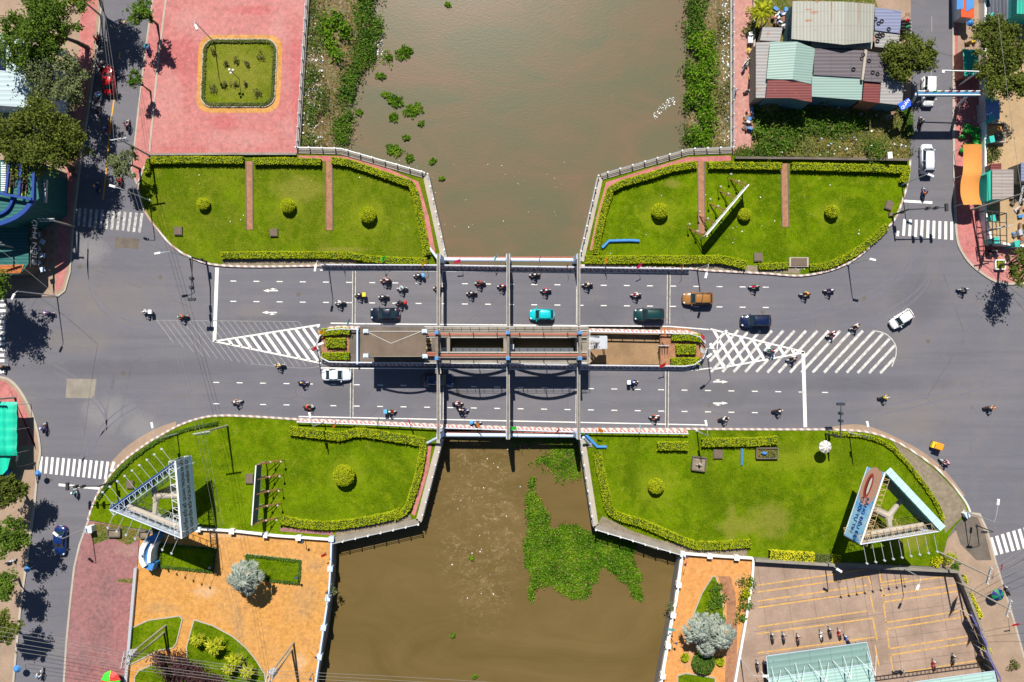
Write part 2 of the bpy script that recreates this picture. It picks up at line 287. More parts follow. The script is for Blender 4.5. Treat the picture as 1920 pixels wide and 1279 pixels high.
# ------------------------------------------------------------ mesh helpers
class MB:
    def __init__(s): s.v = []; s.f = []; s.mi = []; s.cur = 0
    def add(s, vs, fs):
        o = len(s.v); s.v += [tuple(v) for v in vs]
        for f in fs: s.f.append(tuple(i + o for i in f)); s.mi.append(s.cur)
        return s
    def box(s, cx, cy, cz, dx, dy, dz, rz=0.0, tx=1.0, ty=1.0):
        c, sn = math.cos(rz), math.sin(rz); vs = []
        for z, ax, ay in ((-.5, 1, 1), (.5, tx, ty)):
            for x, y in ((-.5, -.5), (.5, -.5), (.5, .5), (-.5, .5)):
                X, Y = x * dx * ax, y * dy * ay; vs.append((cx + X * c - Y * sn, cy + X * sn + Y * c, cz + z * dz))
        return s.add(vs, [(3, 2, 1, 0), (4, 5, 6, 7), (0, 1, 5, 4), (1, 2, 6, 5), (2, 3, 7, 6), (3, 0, 4, 7)])
    def bar(s, p, q, w, h=None, up=Vector((0, 0, 1))):
        p, q = Vector(p), Vector(q); d = (q - p).normalized(); h = h or w
        if abs(d.dot(up)) > .98: up = Vector((1, 0, 0))
        a = d.cross(up).normalized(); b = a.cross(d).normalized(); vs = []
        for e in (p, q):
            for x, y in ((-.5, -.5), (.5, -.5), (.5, .5), (-.5, .5)): vs.append(e + a * x * w + b * y * h)
        return s.add(vs, [(3, 2, 1, 0), (4, 5, 6, 7), (0, 1, 5, 4), (1, 2, 6, 5), (2, 3, 7, 6), (3, 0, 4, 7)])
    def prism(s, poly, z0, z1):
        a = sum(poly[i][0] * poly[(i + 1) % len(poly)][1] - poly[(i + 1) % len(poly)][0] * poly[i][1] for i in range(len(poly)))
        if a < 0: poly = poly[::-1]
        n = len(poly); vs = [(p[0], p[1], z0) for p in poly] + [(p[0], p[1], z1) for p in poly]
        fs = [tuple(range(n, 2 * n)), tuple(range(n - 1, -1, -1))]
        fs += [(i, (i + 1) % n, n + (i + 1) % n, n + i) for i in range(n)]
        return s.add(vs, fs)
    def sheet(s, poly, z):
        a = sum(poly[i][0] * poly[(i + 1) % len(poly)][1] - poly[(i + 1) % len(poly)][0] * poly[i][1] for i in range(len(poly)))
        if a < 0: poly = poly[::-1]
        return s.add([(p[0], p[1], z) for p in poly], [tuple(range(len(poly)))])
    def ribbon(s, line, w, z0, z1, closed=False):
        """a box-section strip along a polyline (mitred)"""
        P = [Vector((p[0], p[1])) for p in line]; n = len(P); L = []; Rr = []
        for i in range(n):
            a = P[(i - 1) % n] if (closed or i > 0) else None; b = P[(i + 1) % n] if (closed or i < n - 1) else None
            d1 = (P[i] - a).normalized() if a is not None else None; d2 = (b - P[i]).normalized() if b is not None else None
            if d1 is None: d1 = d2
            if d2 is None: d2 = d1
            n1 = Vector((-d1.y, d1.x)); n2 = Vector((-d2.y, d2.x)); m = (n1 + n2).normalized()
            k = w / 2 / max(.35, m.dot(n1)); L.append(P[i] + m * k); Rr.append(P[i] - m * k)
        vs = []
        for l, r in zip(L, Rr): vs += [(r.x, r.y, z0), (l.x, l.y, z0), (l.x, l.y, z1), (r.x, r.y, z1)]
        fs = []
        for i in range(n if closed else n - 1):
            a = 4 * i; b = 4 * ((i + 1) % n)
            fs += [(a + 3, b + 3, b + 2, a + 2), (a, a + 1, b + 1, b), (a, b, b + 3, a + 3), (b + 1, a + 1, a + 2, b + 2)]
        if not closed: fs += [(0, 3, 2, 1), (4 * n - 4, 4 * n - 3, 4 * n - 2, 4 * n - 1)]
        return s.add(vs, fs)
    def tube(s, pts, r, n=6, cap=True):
        pts = [Vector(p) for p in pts]; m = len(pts); rs = r if isinstance(r, (list, tuple)) else [r] * m
        vs = []; fs = []
        for i, p in enumerate(pts):
            d = (pts[min(i + 1, m - 1)] - pts[max(i - 1, 0)]).normalized()
            u = Vector((0, 0, 1)) if abs(d.z) < .95 else Vector((1, 0, 0))
            a = d.cross(u).normalized(); b = a.cross(d)
            for j in range(n):
                t = 2 * PI * j / n; vs.append(p + (a * math.cos(t) + b * math.sin(t)) * rs[i])
        for i in range(m - 1):
            for j in range(n):
                fs.append((i * n + j, i * n + (j + 1) % n, (i + 1) * n + (j + 1) % n, (i + 1) * n + j))
        if cap: fs += [tuple(range(n - 1, -1, -1)), tuple(range((m - 1) * n, m * n))]
        return s.add(vs, fs)
    def cyl(s, x, y, z0, z1, r0, r1=None, n=12):
        return s.tube([(x, y, z0), (x, y, z1)], [r0, r0 if r1 is None else r1], n)
    def ell(s, c, r, seg=12, ring=8, jit=0.0, rnd=R, zmin=-1):
        vs = []; fs = []
        for i in range(ring + 1):
            t = PI * i / ring
            for j in range(seg):
                a = 2 * PI * j / seg; k = 1 + rnd.uniform(-jit, jit)
                z = max(zmin, math.cos(t)) * k
                vs.append((c[0] + r[0] * math.sin(t) * math.cos(a) * k, c[1] + r[1] * math.sin(t) * math.sin(a) * k, c[2] + r[2] * z))
        for i in range(ring):
            for j in range(seg): fs.append((i * seg + j, (i + 1) * seg + j, (i + 1) * seg + (j + 1) % seg, i * seg + (j + 1) % seg))
        return s.add(vs, fs)
    def leaf(s, p, L, w, rnd=R, up=.6):
        n = Vector((rnd.gauss(0, 1), rnd.gauss(0, 1), abs(rnd.gauss(0, 1)) + up)).normalized()
        a = n.cross(Vector((rnd.gauss(0, 1), rnd.gauss(0, 1), rnd.gauss(0, .4)))).normalized(); b = n.cross(a)
        p = Vector(p); a *= L / 2; b *= w / 2
        return s.add([p - a, p + b, p + a, p - b], [(0, 1, 2, 3)])
    def build(s, name, mat, parent=None, world=True, org=None, smooth=False):
        o0 = Vector((0, 0, 0))
        if parent is not None:
            if world:
                q = parent
                while q.parent: q = q.parent
                o0 = q.location.copy()
        elif org is not None: o0 = Vector(org)
        me = bpy.data.meshes.new(name)
        vs = [(v[0] - o0.x, v[1] - o0.y, v[2] - o0.z) for v in s.v] if o0.length else s.v
        me.from_pydata(vs, [], s.f)
        for m in (mat if isinstance(mat, (list, tuple)) else [mat]): me.materials.append(m)
        if max(s.mi, default=0): me.polygons.foreach_set('material_index', s.mi)
        if smooth: me.polygons.foreach_set('use_smooth', [True] * len(me.polygons))
        me.update()
        ob = bpy.data.objects.new(name, me); C.objects.link(ob)
        if parent is not None: ob.parent = parent; KIDS.setdefault(parent.name, []).append(ob)
        elif org is not None: ob.location = o0
        return ob
def tag(o, label, cat, group=None):
    o['label'] = label; o['category'] = cat
    if group: o['group'] = group
    return o
def thing(name, label, cat, loc, rz=0.0, group=None):
    o = bpy.data.objects.new(name, None); C.objects.link(o); o.empty_display_size = .3
    o.location = loc; o.rotation_euler = (0, 0, rz); return tag(o, label, cat, group)
def struct(o): o['kind'] = 'structure'; return o
def stuff(o, label, cat): o['kind'] = 'stuff'; return tag(o, label, cat)
def copy_tree(o, parent=None):
    c = o.copy(); C.objects.link(c); c.parent = parent
    for ch in KIDS.get(o.name, []): copy_tree(ch, c)
    return c
KIDS = {}
def PX(pts, z=0): return [(W(a, b, z).x, W(a, b, z).y) for a, b in pts]
def curve(pts, n=6):
    """Catmull-Rom through pixel points"""
    out = []; m = len(pts)
    for i in range(m - 1):
        p0, p1, p2, p3 = pts[max(i - 1, 0)], pts[i], pts[i + 1], pts[min(i + 2, m - 1)]
        for k in range(n):
            t = k / n; out.append(tuple(.5 * (2 * p1[c] + (p2[c] - p0[c]) * t + (2 * p0[c] - 5 * p1[c] + 4 * p2[c] - p3[c]) * t * t + (3 * p1[c] - p0[c] - 3 * p2[c] + p3[c]) * t ** 3) for c in (0, 1)))
    return out + [pts[-1]]
def inpoly(x, y, poly):
    r = False; n = len(poly); j = n - 1
    for i in range(n):
        xi, yi = poly[i][0], poly[i][1]; xj, yj = poly[j][0], poly[j][1]
        if (yi > y) != (yj > y) and x < (xj - xi) * (y - yi) / (yj - yi) + xi: r = not r
        j = i
    return r
def scatter(poly, n, rnd=R):
    xs = [p[0] for p in poly]; ys = [p[1] for p in poly]; out = []
    while len(out) < n:
        x, y = rnd.uniform(min(xs), max(xs)), rnd.uniform(min(ys), max(ys))
        if inpoly(x, y, poly): out.append((x, y))
    return out
def along(line, step):
    out = []; acc = 0
    for a, b in zip(line[:-1], line[1:]):
        a, b = Vector(a[:2]), Vector(b[:2]); L = (b - a).length
        while acc <= L: out.append((a + (b - a) * acc / L, math.atan2((b - a).y, (b - a).x))); acc += step
        acc -= L
    return out
# ------------------------------------------------------------ ground, water, roads
ZW = -2.7
far = 9000
WEST = [(-far, -far), (566, -far), (578, 0), (560, 282), (640, 284), (797, 328), (833, 492), (835, 500), (835, 812), (826, 822), (785, 977), (625, 1013), (622, 1095), (608, 1200), (592, 1279), (540, 1600), (400, far), (-far, far)]
EAST = [(1372, -far), (1372, 280), (1290, 284), (1128, 332), (1088, 492), (1085, 500), (1085, 613), (1238, 613), (1238, 685), (1085, 685), (1085, 812), (1090, 822), (1115, 985), (1276, 1034), (1262, 1130), (1234, 1279), (1180, 1600), (1000, far), (far, far), (far, -far)]
for nm, poly in (('ground', WEST), ('ground', EAST)):
    struct(MB().prism(PX(poly), -6, -.02).build(nm, M['conc']))
def clipx(p, a, b): return [(min(max(x, a), b), min(max(y, -900), 2200)) for x, y in p]
struct(MB().sheet(PX(clipx(WEST, -900, 840)), 0).build('road', M['asphalt']))
struct(MB().sheet(PX(clipx(EAST, 1080, 2900)), 0).build('road', M['asphalt']))
struct(MB().sheet([(-900, -900), (900, -900), (900, 900), (-900, 900)], ZW).build('river_water', M['water']))
struct(MB().sheet([(-900, -900), (900, -900), (900, 900), (-900, 900)], -5.9).build('river_bed', M['conc_d']))
# bridge decks over the river
b = tag(MB().prism(PX([(834, 498), (1087, 498), (1087, 612), (834, 612)]), -.9, .006).build('bridge_deck', M['asphalt'], org=W(960, 555)), 'asphalt road deck of the bridge on the side of the river reeds', 'bridge deck')
b2 = tag(MB().prism(PX([(834, 686), (1087, 686), (1087, 803), (834, 803)]), -.9, .006).build('bridge_deck', M['asphalt'], org=W(960, 745)), 'asphalt road deck of the bridge on the side of the white water', 'bridge deck')
for bb, ys in ((b, (500, 608)), (b2, (690, 801))):
    for x in (890, 1030): MB().box(*W(x, sum(ys) / 2, 0).xy, -2.4, 1.2, (ys[1] - ys[0]) / S, 3).build('pier', M['conc'], bb)

def block(name, px, mat, z=.15, z0=-.01): return struct(MB().prism(PX(px), z0, z).build(name, M[mat]))
def sheet(name, px, mat, z): return struct(MB().sheet(PX(px), z).build(name, M[mat]))
def kerb(px, mat='kerb', w=.3, z=.24, closed=False): return struct(MB().ribbon(PX(px), w, 0, z, closed).build('kerb', M[mat]))
# parks
NWc = curve([(285, 293), (270, 318), (261, 345), (265, 378), (278, 405), (300, 435), (325, 462), (355, 481), (400, 496), (480, 500), (605, 498)], 4)
NWP = NWc + [(832, 497), (833, 492), (797, 328), (640, 284), (560, 282), (557, 291)]
block('lawn', NWP, 'grass')
NEc = [(1088, 498), (1290, 503), (1325, 507)] + curve([(1440, 513), (1500, 517), (1552, 508), (1590, 493), (1617, 475), (1637, 455), (1657, 432), (1675, 414), (1690, 380), (1700, 345), (1706, 300)], 4)
NEP = NEc + [(1372, 292), (1372, 284), (1290, 284), (1128, 332), (1088, 492)]
block('lawn', NEP, 'grass')
SWc = curve([(166, 974), (172, 955), (182, 930), (194, 910), (212, 885), (237, 860), (275, 832), (300, 817), (337, 797), (375, 784), (412, 779), (480, 781), (600, 789)], 3) + [(828, 803)]
SWP = SWc + [(826, 822), (785, 977), (625, 1013), (372, 989), (330, 1000), (230, 986)]
block('lawn', SWP, 'grass')
SEc = [(1090, 804), (1300, 804), (1440, 805)] + curve([(1547, 805), (1600, 807), (1640, 813), (1680, 828), (1720, 852), (1760, 882), (1790, 915), (1810, 942), (1818, 960)], 4)
SEP = SEc + [(1790, 985), (1775, 1010), (1760, 1062), (1412, 1044), (1276, 1034), (1115, 985), (1090, 822)]
block('lawn', SEP, 'grass')
for cv in (NWc, NEc, SWc, SEc): kerb(cv)
# pavements and squares
LP = [(-900, -900), (200, -900), (192, 0), (183, 90), (168, 200), (152, 300), (140, 400), (136, 450), (132, 510), (122, 545), (108, 556), (-900, 556)]
block('pavement', LP, 'pave', .14); kerb(LP[1:-1], 'conc_l', .25, .16)
sheet('brick_pavement', [(164, -300), (188, -300), (184, 0), (176, 90), (160, 200), (144, 300), (133, 400), (130, 450), (126, 505), (118, 535), (112, 545), (105, 545), (112, 420), (124, 320), (136, 200), (150, 90)], 'pink', .146)
LP2 = curve([(0, 707), (18, 712), (38, 732), (58, 768), (70, 805), (76, 845), (72, 870)], 4) + [(66, 940), (52, 1045), (40, 1130), (30, 1230), (24, 1300), (10, 1900)]
block('pavement', [(-900, 706)] + LP2 + [(-900, 1900)], 'pave', .14); kerb([(-900, 706)] + LP2, 'conc_l', .35, .16)
sheet('brick_pavement', [(-300, 712)] + [(0, 713), (14, 717), (32, 735), (50, 770), (63, 808), (69, 845), (67, 832), (50, 836), (-300, 834)], 'pink', .146)
PLZ = [(287, -900), (287, 0), (274, 90), (262, 190), (251, 290), (247, 320), (259, 344), (272, 315), (284, 293), (557, 291), (560, 282), (578, 0), (566, -900)]
block('plaza', PLZ, 'pink', .15); kerb([(287, -600), (287, 0), (274, 90), (262, 190), (251, 290), (247, 320), (258, 346)], 'conc_l', .25, .17)
kerb([(312, -600), (312, 0), (299, 100), (290, 190), (281, 285)], 'conc_l', .3, .19)
OLD = [(166, 976), (150, 1021), (140, 1064), (132, 1134), (125, 1209), (120, 1290), (100, 1900), (215, 1900), (238, 1279), (243, 1230), (258, 1063), (262, 1000), (230, 987)]
block('pavement', OLD, 'pink_old', .14); kerb([(168, 972), (150, 1021), (140, 1064), (132, 1134), (125, 1209), (120, 1290), (100, 1900)], 'conc_l', .3, .18)
sheet('dry_lawn', [(178, 980), (260, 992), (290, 1010), (262, 1012), (240, 1022), (212, 1008), (178, 1020), (170, 1000)], 'rough', .146)
sheet('dry_lawn', [(222, 1085), (252, 1084), (250, 1094), (222, 1090)], 'rough', .147)
ORG = [(264, 1001), (330, 1001), (372, 990), (623, 1014), (621, 1095), (607, 1200), (591, 1290), (540, 1600), (480, 1900), (217, 1900), (239, 1279), (244, 1230), (259, 1063)]
block('plaza', ORG, 'yellow', .16)
ORE = [(1278, 1036), (1411, 1045), (1405, 1090), (1392, 1171), (1371, 1290), (1330, 1900), (1150, 1900), (1181, 1600), (1236, 1279), (1263, 1130)]
block('plaza', ORE, 'orange', .16)
sheet('grid_path', [(1346, 1080), (1368, 1080), (1378, 1110), (1382, 1170), (1380, 1290), (1358, 1290), (1362, 1200), (1362, 1135)], 'brick', .166)
PAV = [(1775, 1012), (1820, 962), (1836, 964), (1850, 994), (1865, 1050), (1887, 1120), (1905, 1180), (1920, 1235), (1935, 1300), (2000, 1900), (1920, 1900), (1858, 1290), (1800, 1095), (1786, 1066), (1762, 1062)]
block('pavement', PAV, 'pave', .14); kerb(PAV[1:10], 'conc_l', .3, .16)
PRK = [(1412, 1048), (1786, 1069), (1799, 1097), (1857, 1290), (1918, 1900), (1332, 1900), (1373, 1290), (1394, 1171), (1407, 1090)]
block('car_park', PRK, 'park', .1)
block('promenade', [(1372, -900), (1372, 283), (1411, 283), (1411, -900)], 'prom', .15)
block('vacant_lot', [(1411.5, -900), (1707, -900), (1707, 60), (1706, 298), (1373, 291), (1373, 284), (1411.5, 284)], 'rough', .1)
sheet('bare_earth', [(1640, -200), (1707, -200), (1707, 190), (1690, 190), (1680, 100), (1640, 0)], 'pave', .105)
EPV = [(1786, -900), (1787, 200), (1788, 320)] + curve([(1792, 430), (1797, 460), (1815, 490), (1840, 512), (1865, 527), (1890, 532), (1930, 531)], 4) + [(2900, 531), (2900, -900)]
block('pavement', EPV, 'pink', .14); kerb(EPV[:-1], 'conc_l', .35, .16)
sheet('yard', [(1836, -900), (1836, 400), (1848, 455), (1920, 463), (2900, 463), (2900, -900)], 'yard', .15)
sheet('bare_earth', [(1795, -300), (1835, -300), (1835, 120), (1795, 120)], 'pave', .146)
sheet('dirt_strip', [(1672, 826), (1720, 856), (1758, 886), (1788, 918), (1808, 946), (1812, 960), (1786, 984), (1771, 1000), (1768, 965), (1745, 925), (1708, 880)], 'rip', .156)
sheet('trodden_earth', [(1790, 990), (1812, 965), (1832, 970), (1846, 1000), (1858, 1050), (1830, 1050), (1800, 1020)], 'conc_d', .147)
# brick walks along the river walls and paths across the lawns
def rib(name, px, w, z0, z1, mat, kind='s'):
    o = MB().ribbon(PX(px), w, z0, z1).build(name, M[mat]); return struct(o)
rib('brick_path', [(560, 297), (642, 298), (705, 312), (781, 345), (800, 410), (812, 475)], .8, .1, .16, 'pink')
rib('brick_path', [(1370, 297), (1290, 300), (1215, 322), (1140, 346), (1125, 400), (1110, 470)], .8, .1, .16, 'pink')
rib('brick_path', [(806, 832), (800, 880), (775, 965)], .6, .1, .16, 'pink')
rib('brick_path', [(526, 992), (625, 1000)], .6, .1, .16, 'pink_old')
rib('gravel_path', [(770, 968), (690, 992), (630, 1003)], 1.3, .1, .158, 'rip')
rib('gravel_path', [(1125, 975), (1180, 1003), (1230, 1020), (1290, 1033), (1400, 1038)], 1.5, .1, .158, 'rip')
rib('gravel_path', [(418, 492), (540, 491), (668, 494)], 1.0, .1, .158, 'rip')
rib('gravel_path', [(1290, 499), (1340, 500), (1430, 505), (1500, 508)], .9, .1, .158, 'rip')
for x, y0, y1 in ((468, 303, 431), (617, 303, 432), (1314, 303, 438), (1470, 307, 426)):
    rib('brick_path', [(x, y0), (x + (1 if x < 1400 else 2), y1)], 1.05, .1, .2, 'brick')
    m = MB(); 
    for o in (-6.4, 6.4): m.ribbon(PX([(x + o, y0), (x + o + (1 if x < 1400 else 2), y1)]), .16, .1, .27)
    struct(m.build('path_edging', M['conc_d']))
# garden in the pink square
def rrect(x0, y0, x1, y1, r, n=6):
    o = []
    for cx, cy, a in ((x1 - r, y0 + r, -90), (x1 - r, y1 - r, 0), (x0 + r, y1 - r, 90), (x0 + r, y0 + r, 180)):
        for i in range(n + 1):
            t = math.radians(a + 90 * i / n); o.append((cx + r * math.cos(t), cy + r * math.sin(t)))
    return o
tilt = lambda pts: [(x - (y - 139) * .045, y) for x, y in pts]
sheet('yellow_border', tilt(rrect(371, 66, 528, 212, 26)), 'yellow', .156)
block('flower_bed', tilt(rrect(381, 76, 517, 200, 20)), 'grass', .22)
kerb(tilt(rrect(380, 75, 518, 201, 21)), 'conc_l', .2, .32, True)
for p in ([(302, 1017), (407, 1028), (402, 1072), (300, 1062)], [(462, 1038), (565, 1050), (562, 1094), (470, 1084)],
          [(245, 1178), (280, 1162), (338, 1154), (343, 1160), (332, 1205), (325, 1214), (300, 1218), (265, 1235), (243, 1246)],
          [(365, 1161), (351, 1212), (352, 1232), (380, 1330), (505, 1330), (497, 1262), (480, 1235), (462, 1213), (437, 1192), (400, 1172)],
          [(253, 1330), (254, 1268), (262, 1256), (300, 1240), (345, 1244), (372, 1330)],
          [(1335, 1080), (1341, 1080), (1350, 1105), (1356, 1140), (1355, 1205), (1288, 1205), (1300, 1150), (1315, 1112)],
          [(1270, 1330), (1270, 1266), (1285, 1261), (1340, 1270), (1344, 1330)]):
    block('flower_bed', p, 'grass', .22); kerb(p, 'conc_l', .17, .3, True)

# ------------------------------------------------------------ road paint
ZP = .012
def seg(m, a, b, w=.15, z=ZP):
    a = Vector(W(*a).xy); b = Vector(W(*b).xy); d = (b - a).normalized(); n = Vector((-d.y, d.x)) * w / 2
    m.sheet([a - n, b - n, b + n, a + n], z)
def lines(name, segs, mat='line', w=.15, z=ZP):
    m = MB()
    for s_ in segs: seg(m, s_[0], s_[1], s_[2] if len(s_) > 2 else w, z)
    return struct(m.build(name, M[mat]))
ds = []
for i in range(24):
    x = 432 + i * 43.4
    for y in (527, 565): ds.append(((x, y + (x - 432) * .0115 ), (x + 11, y + (x - 421) * .0115)))
for i in range(27):
    x = 400 + i * 43.9
    for y in (717, 757):
        if not (y == 757 and x > 1480): ds.append(((x, y + (x - 400) * .0165), (x + 11, y + (x - 389) * .0165)))
lines('lane_dashes', ds, 'line', .14)
lines('edge_lines', [((600, 506.5), (1290, 512.5)), ((660, 607), (1255, 612)), ((620, 606), (660, 606.5)), ((600, 690), (1310, 694)), ((560, 781), (1325, 797)), ((1255, 612), (1330, 618)), ((1300, 694), (1335, 690))], 'line', .16)
lines('stop_lines', [((407, 502), (402, 641), .55), ((1506, 660), (1510, 801), .55), ((1695, 377), (1748, 380), .4), ((110, 909), (187, 916), .4)], 'line')
for xt, xb in ((664, 660), (827, 829), (1084, 1083), (1254, 1251)):
    for ya, yb2, k_ in ((508, 607, 0), (691, 783 + (xt - 664) * .03, 1)):
        x_ = xt if k_ == 0 else xb; x2_ = x_ - .8
        lines('expansion_joint', [((x_ - 2.6, ya), (x2_ - 2.6, yb2), .1), ((x_ + 2.6, ya), (x2_ + 2.6, yb2), .1)], 'line_w', .1, .013)
        lines('expansion_joint', [((x_, ya), (x2_, yb2), .22)], 'conc_d', .22, .014)
hs = [((402, 640), (600, 609), .25), ((402, 640), (602, 681), .25)]
import itertools
def hatch(A, Bt, Bb, n, dx, w):
    o = []
    for i in range(n):
        t = (i + .6) / n; xt = A[0] + (Bt[0] - A[0]) * t; yt = A[1] + (Bt[1] - A[1]) * t
        o.append((xt, yt, t))
    return o
def clipped(p0, d, L, poly, w, n=90):
    """the stretches of a ray that fall inside a polygon"""
    out = []; st = None; last = None
    for k in range(n + 1):
        u = L * k / n; q = (p0[0] + d[0] * u, p0[1] + d[1] * u)
        if inpoly(q[0], q[1], poly):
            if st is None: st = q
            last = q
        elif st is not None: out.append((st, last, w)); st = None
    if st is not None and last != st: out.append((st, last, w))
    return [o for o in out if abs(o[0][0] - o[1][0]) + abs(o[0][1] - o[1][1]) > 3]
TL = [(404, 640), (598, 610), (602, 680)]
for i in range(18): hs += clipped((395 + i * 15.5, 590), (.58, .81), 130, TL, .42)
hs += [((1332, 617), (1508, 660), .25), ((1340, 692), (1508, 661), .25)]
TR_ = [(1332, 618), (1506, 660), (1340, 691), (1330, 660)]
for i in range(12): hs += clipped((1285 + i * 21, 600), (.5, .866), 120, TR_, .42)
lines('hatched_island', hs, 'line', .3)
AR = [(1330, 619), (1640, 620), (1662, 627), (1678, 645), (1680, 665), (1670, 686), (1655, 700), (1330, 698)]
h2 = []
for i in range(19): h2 += clipped((1666 - 21.3 * i, 706), (.68, -.733), 130, AR, .42)
lines('worn_hatching', h2, 'line_w', .4, .009)
cv = curve([(1640, 620), (1662, 627), (1678, 645), (1680, 665), (1672, 688)], 5)
lines('worn_hatching_edge', [(cv[i], cv[i + 1], .14) for i in range(len(cv) - 1)], 'line_w')
h3 = []; AL = [(288, 601), (560, 603), (605, 622), (618, 650), (604, 680), (560, 689), (470, 684), (380, 668), (320, 640)]
for i in range(30): h3 += clipped((250 + i * 12, 590), (.6, .8), 140, AL, .12)
lines('faded_hatching', h3, 'line_o', .13, .008)
cv = curve([(470, 682), (560, 690), (600, 686), (632, 668)], 6)
lines('faded_edge', [(cv[i], cv[i + 1], .1) for i in range(len(cv) - 1)] + [((290, 600.5), (560, 603), .1)], 'line_o')
cv = curve([(1362, 690), (1345, 660), (1350, 632), (1362, 620)], 6)
lines('island_outline', [(cv[i], cv[i + 1], .15) for i in range(len(cv) - 1)], 'line')
z = [((150 + i * 10.6, 390 + i * .9), (147 + i * 10.4, 424 + i * 1.1), .42) for i in range(12)]
lines('zebra_crossing', z, 'line_ww')
lines('zebra_crossing', [((1684, 433), (1683, 443), .4)] + [((1696 + i * 11.05, 411 + i * .6), (1694 + i * 11.3, 442 + i * 1), .44) for i in range(9)], 'line')
lines('zebra_crossing', [((78 + i * 10.35, 856 + i * .8), (75 + i * 10.2, 887 + i * 1.0), .42) for i in range(13)] + [((214, 866), (208, 884), .42)], 'line')
lines('zebra_crossing', [((1858 + i * 10.6, 1008 - i * 3.2), (1868 + i * 10.6, 1041 - i * 2.6), .5) for i in range(7)], 'line')
lines('zebra_crossing', [((-8, 562 + i * 10.4), (11 - i * .25, 562 + i * 10.4), .45) for i in range(14)], 'line')
yl = curve([(238, 25), (228, 95), (217, 165), (206, 245), (199, 320), (193, 375)], 4)
lines('yellow_centre_line', [(yl[i], yl[i + 1], .2) for i in range(8, len(yl) - 1)] + [((233, 38), (230, 48), .2), ((225, 98), (223, 110), .2)], 'line_y')
lines('centre_dashes', [((104, 968), (103, 990), .12), ((96, 1030), (95, 1050), .12), ((1747, 30), (1747, 60), .12), ((1746, 130), (1746, 180), .12)], 'line_o')
def arrow(cx, cy, dr, turn):
    """lane arrow: straight-ahead head plus a turn hook; dr = -1 left, +1 right"""
    q = lambda x, y: W(cx + dr * x, cy + y).xy
    m = MB().sheet([q(-13, -1.1), q(4, -1.1), q(4, 1.1), q(-13, 1.1)], ZP)
    m.sheet([q(4, -3), q(15, 0), q(4, 3)], ZP + .003)
    m.sheet([q(-9, 0), q(-6, 0), q(-2, -4.6 * turn), q(-5, -4.6 * turn)], ZP + .004)
    m.sheet([q(-12, -4.4 * turn), q(2, -4.4 * turn), q(-3, -8 * turn)], ZP + .005)
    return m
for nm, a in (('lane_arrow', (508, 545, -1, .6)), ('lane_arrow', (506, 586, -1, -.6)), ('lane_arrow', (1350, 716, 1, .6)), ('lane_arrow', (1350, 756, 1, -.6))):
    struct(arrow(*a).build(nm, M['line']))
# patches, drains
sheet('asphalt_patch', [(125, 710), (181, 711), (177, 742), (170, 747), (123, 746)], 'conc', .006)
sheet('asphalt_patch', [(216, 445), (262, 448), (258, 467), (215, 464)], 'conc_d', .006)
sheet('gutter_dust', curve([(205, 870), (240, 835), (290, 805), (330, 790)], 4) + curve([(330, 799), (296, 818), (240, 860), (210, 885)], 4), 'pave', .005)
sheet('gutter_dust', curve([(1560, 800), (1620, 797), (1700, 830), (1760, 870), (1810, 930)], 4) + curve([(1800, 930), (1758, 882), (1700, 842), (1640, 811), (1560, 804)], 4), 'pave', .005)
# yellow bays of the car park
yb = []
sl = lambda x, y, x0=1420: y - (x - x0) * .145
for y in (1097, 1110, 1127, 1139, 1175, 1188, 1224): yb.append(((1420, y), (1625 if y < 1180 else 1640, sl(1625, y)), .22))
for x0, ya, yb_ in ((1627, 1080, 1105), (1630, 1110, 1148), (1636, 1160, 1200), (1640, 1210, 1250)): yb.append(((x0, ya), (x0 + 8, yb_), .22))
for y, xe in ((1092, 1700), (1098, 1788), (1117, 1792), (1129, 1797), (1167, 1812), (1179, 1815), (1216, 1825), (1228, 1828), (1264, 1845)):
    yb.append(((1648 + (y - 1090) * .15, y), (xe, y - (xe - 1650) * .145), .22))
for x0, ya, yb_ in ((1646, 1060, 1090), (1652, 1100, 1118), (1656, 1129, 1167), (1662, 1179, 1216), (1669, 1228, 1264)): yb.append(((x0, ya), (x0 + 5, yb_), .22))
lines('parking_bays', yb, 'line_yb', .17, .112)
jn = [((1420 + i * 48, 1060), (1395 + i * 48 + 60, 1290), .05) for i in range(9)] + [((1412, 1090 + i * 47), (1850, 1030 + i * 47), .05) for i in range(1, 6)]
lines('slab_joints', [j_ for j_ in jn], 'conc_d', .05, .106)
# ------------------------------------------------------------ overgrown banks
def bank(name, inner, outer, z_in, z_out):
    m = MB(); n = len(inner); cols = 6
    for i in range(n):
        a, c = W(*inner[i]), W(*outer[i], ZW)
        for j in range(cols + 1):
            t = j / cols; p = a.lerp(c, t); m.v.append((p.x, p.y, z_in + (z_out - z_in) * t ** 1.3 + R.uniform(-.12, .12)))
    for i in range(n - 1):
        for j in range(cols):
            q = i * (cols + 1) + j; m.f.append((q, q + 1, q + cols + 2, q + cols + 1)); m.mi.append(0)
    return struct(m.build(name, M['bank_soil'], smooth=True))
ys_ = [-300, -150, -60, 0, 40, 80, 120, 150, 180, 210, 240, 283]
nwi = [(590 - 0 * y - (18 if y > 200 else 0) * 0 - (y + 0) * .11, y) for y in ys_]
nwi = [(577 - y * .062, y) for y in ys_]
nwo = list(zip([720, 722, 700, 705, 715, 705, 690, 672, 662, 658, 652, 645], ys_))
nei = [(1374, y) for y in ys_]; neo = list(zip([1285, 1282, 1288, 1290, 1282, 1285, 1284, 1284, 1282, 1280, 1278, 1278], ys_))
bank('river_bank', nwi, nwo, -.5, -3.0); bank('river_bank', nei[::-1], neo[::-1], -.5, -3.0)
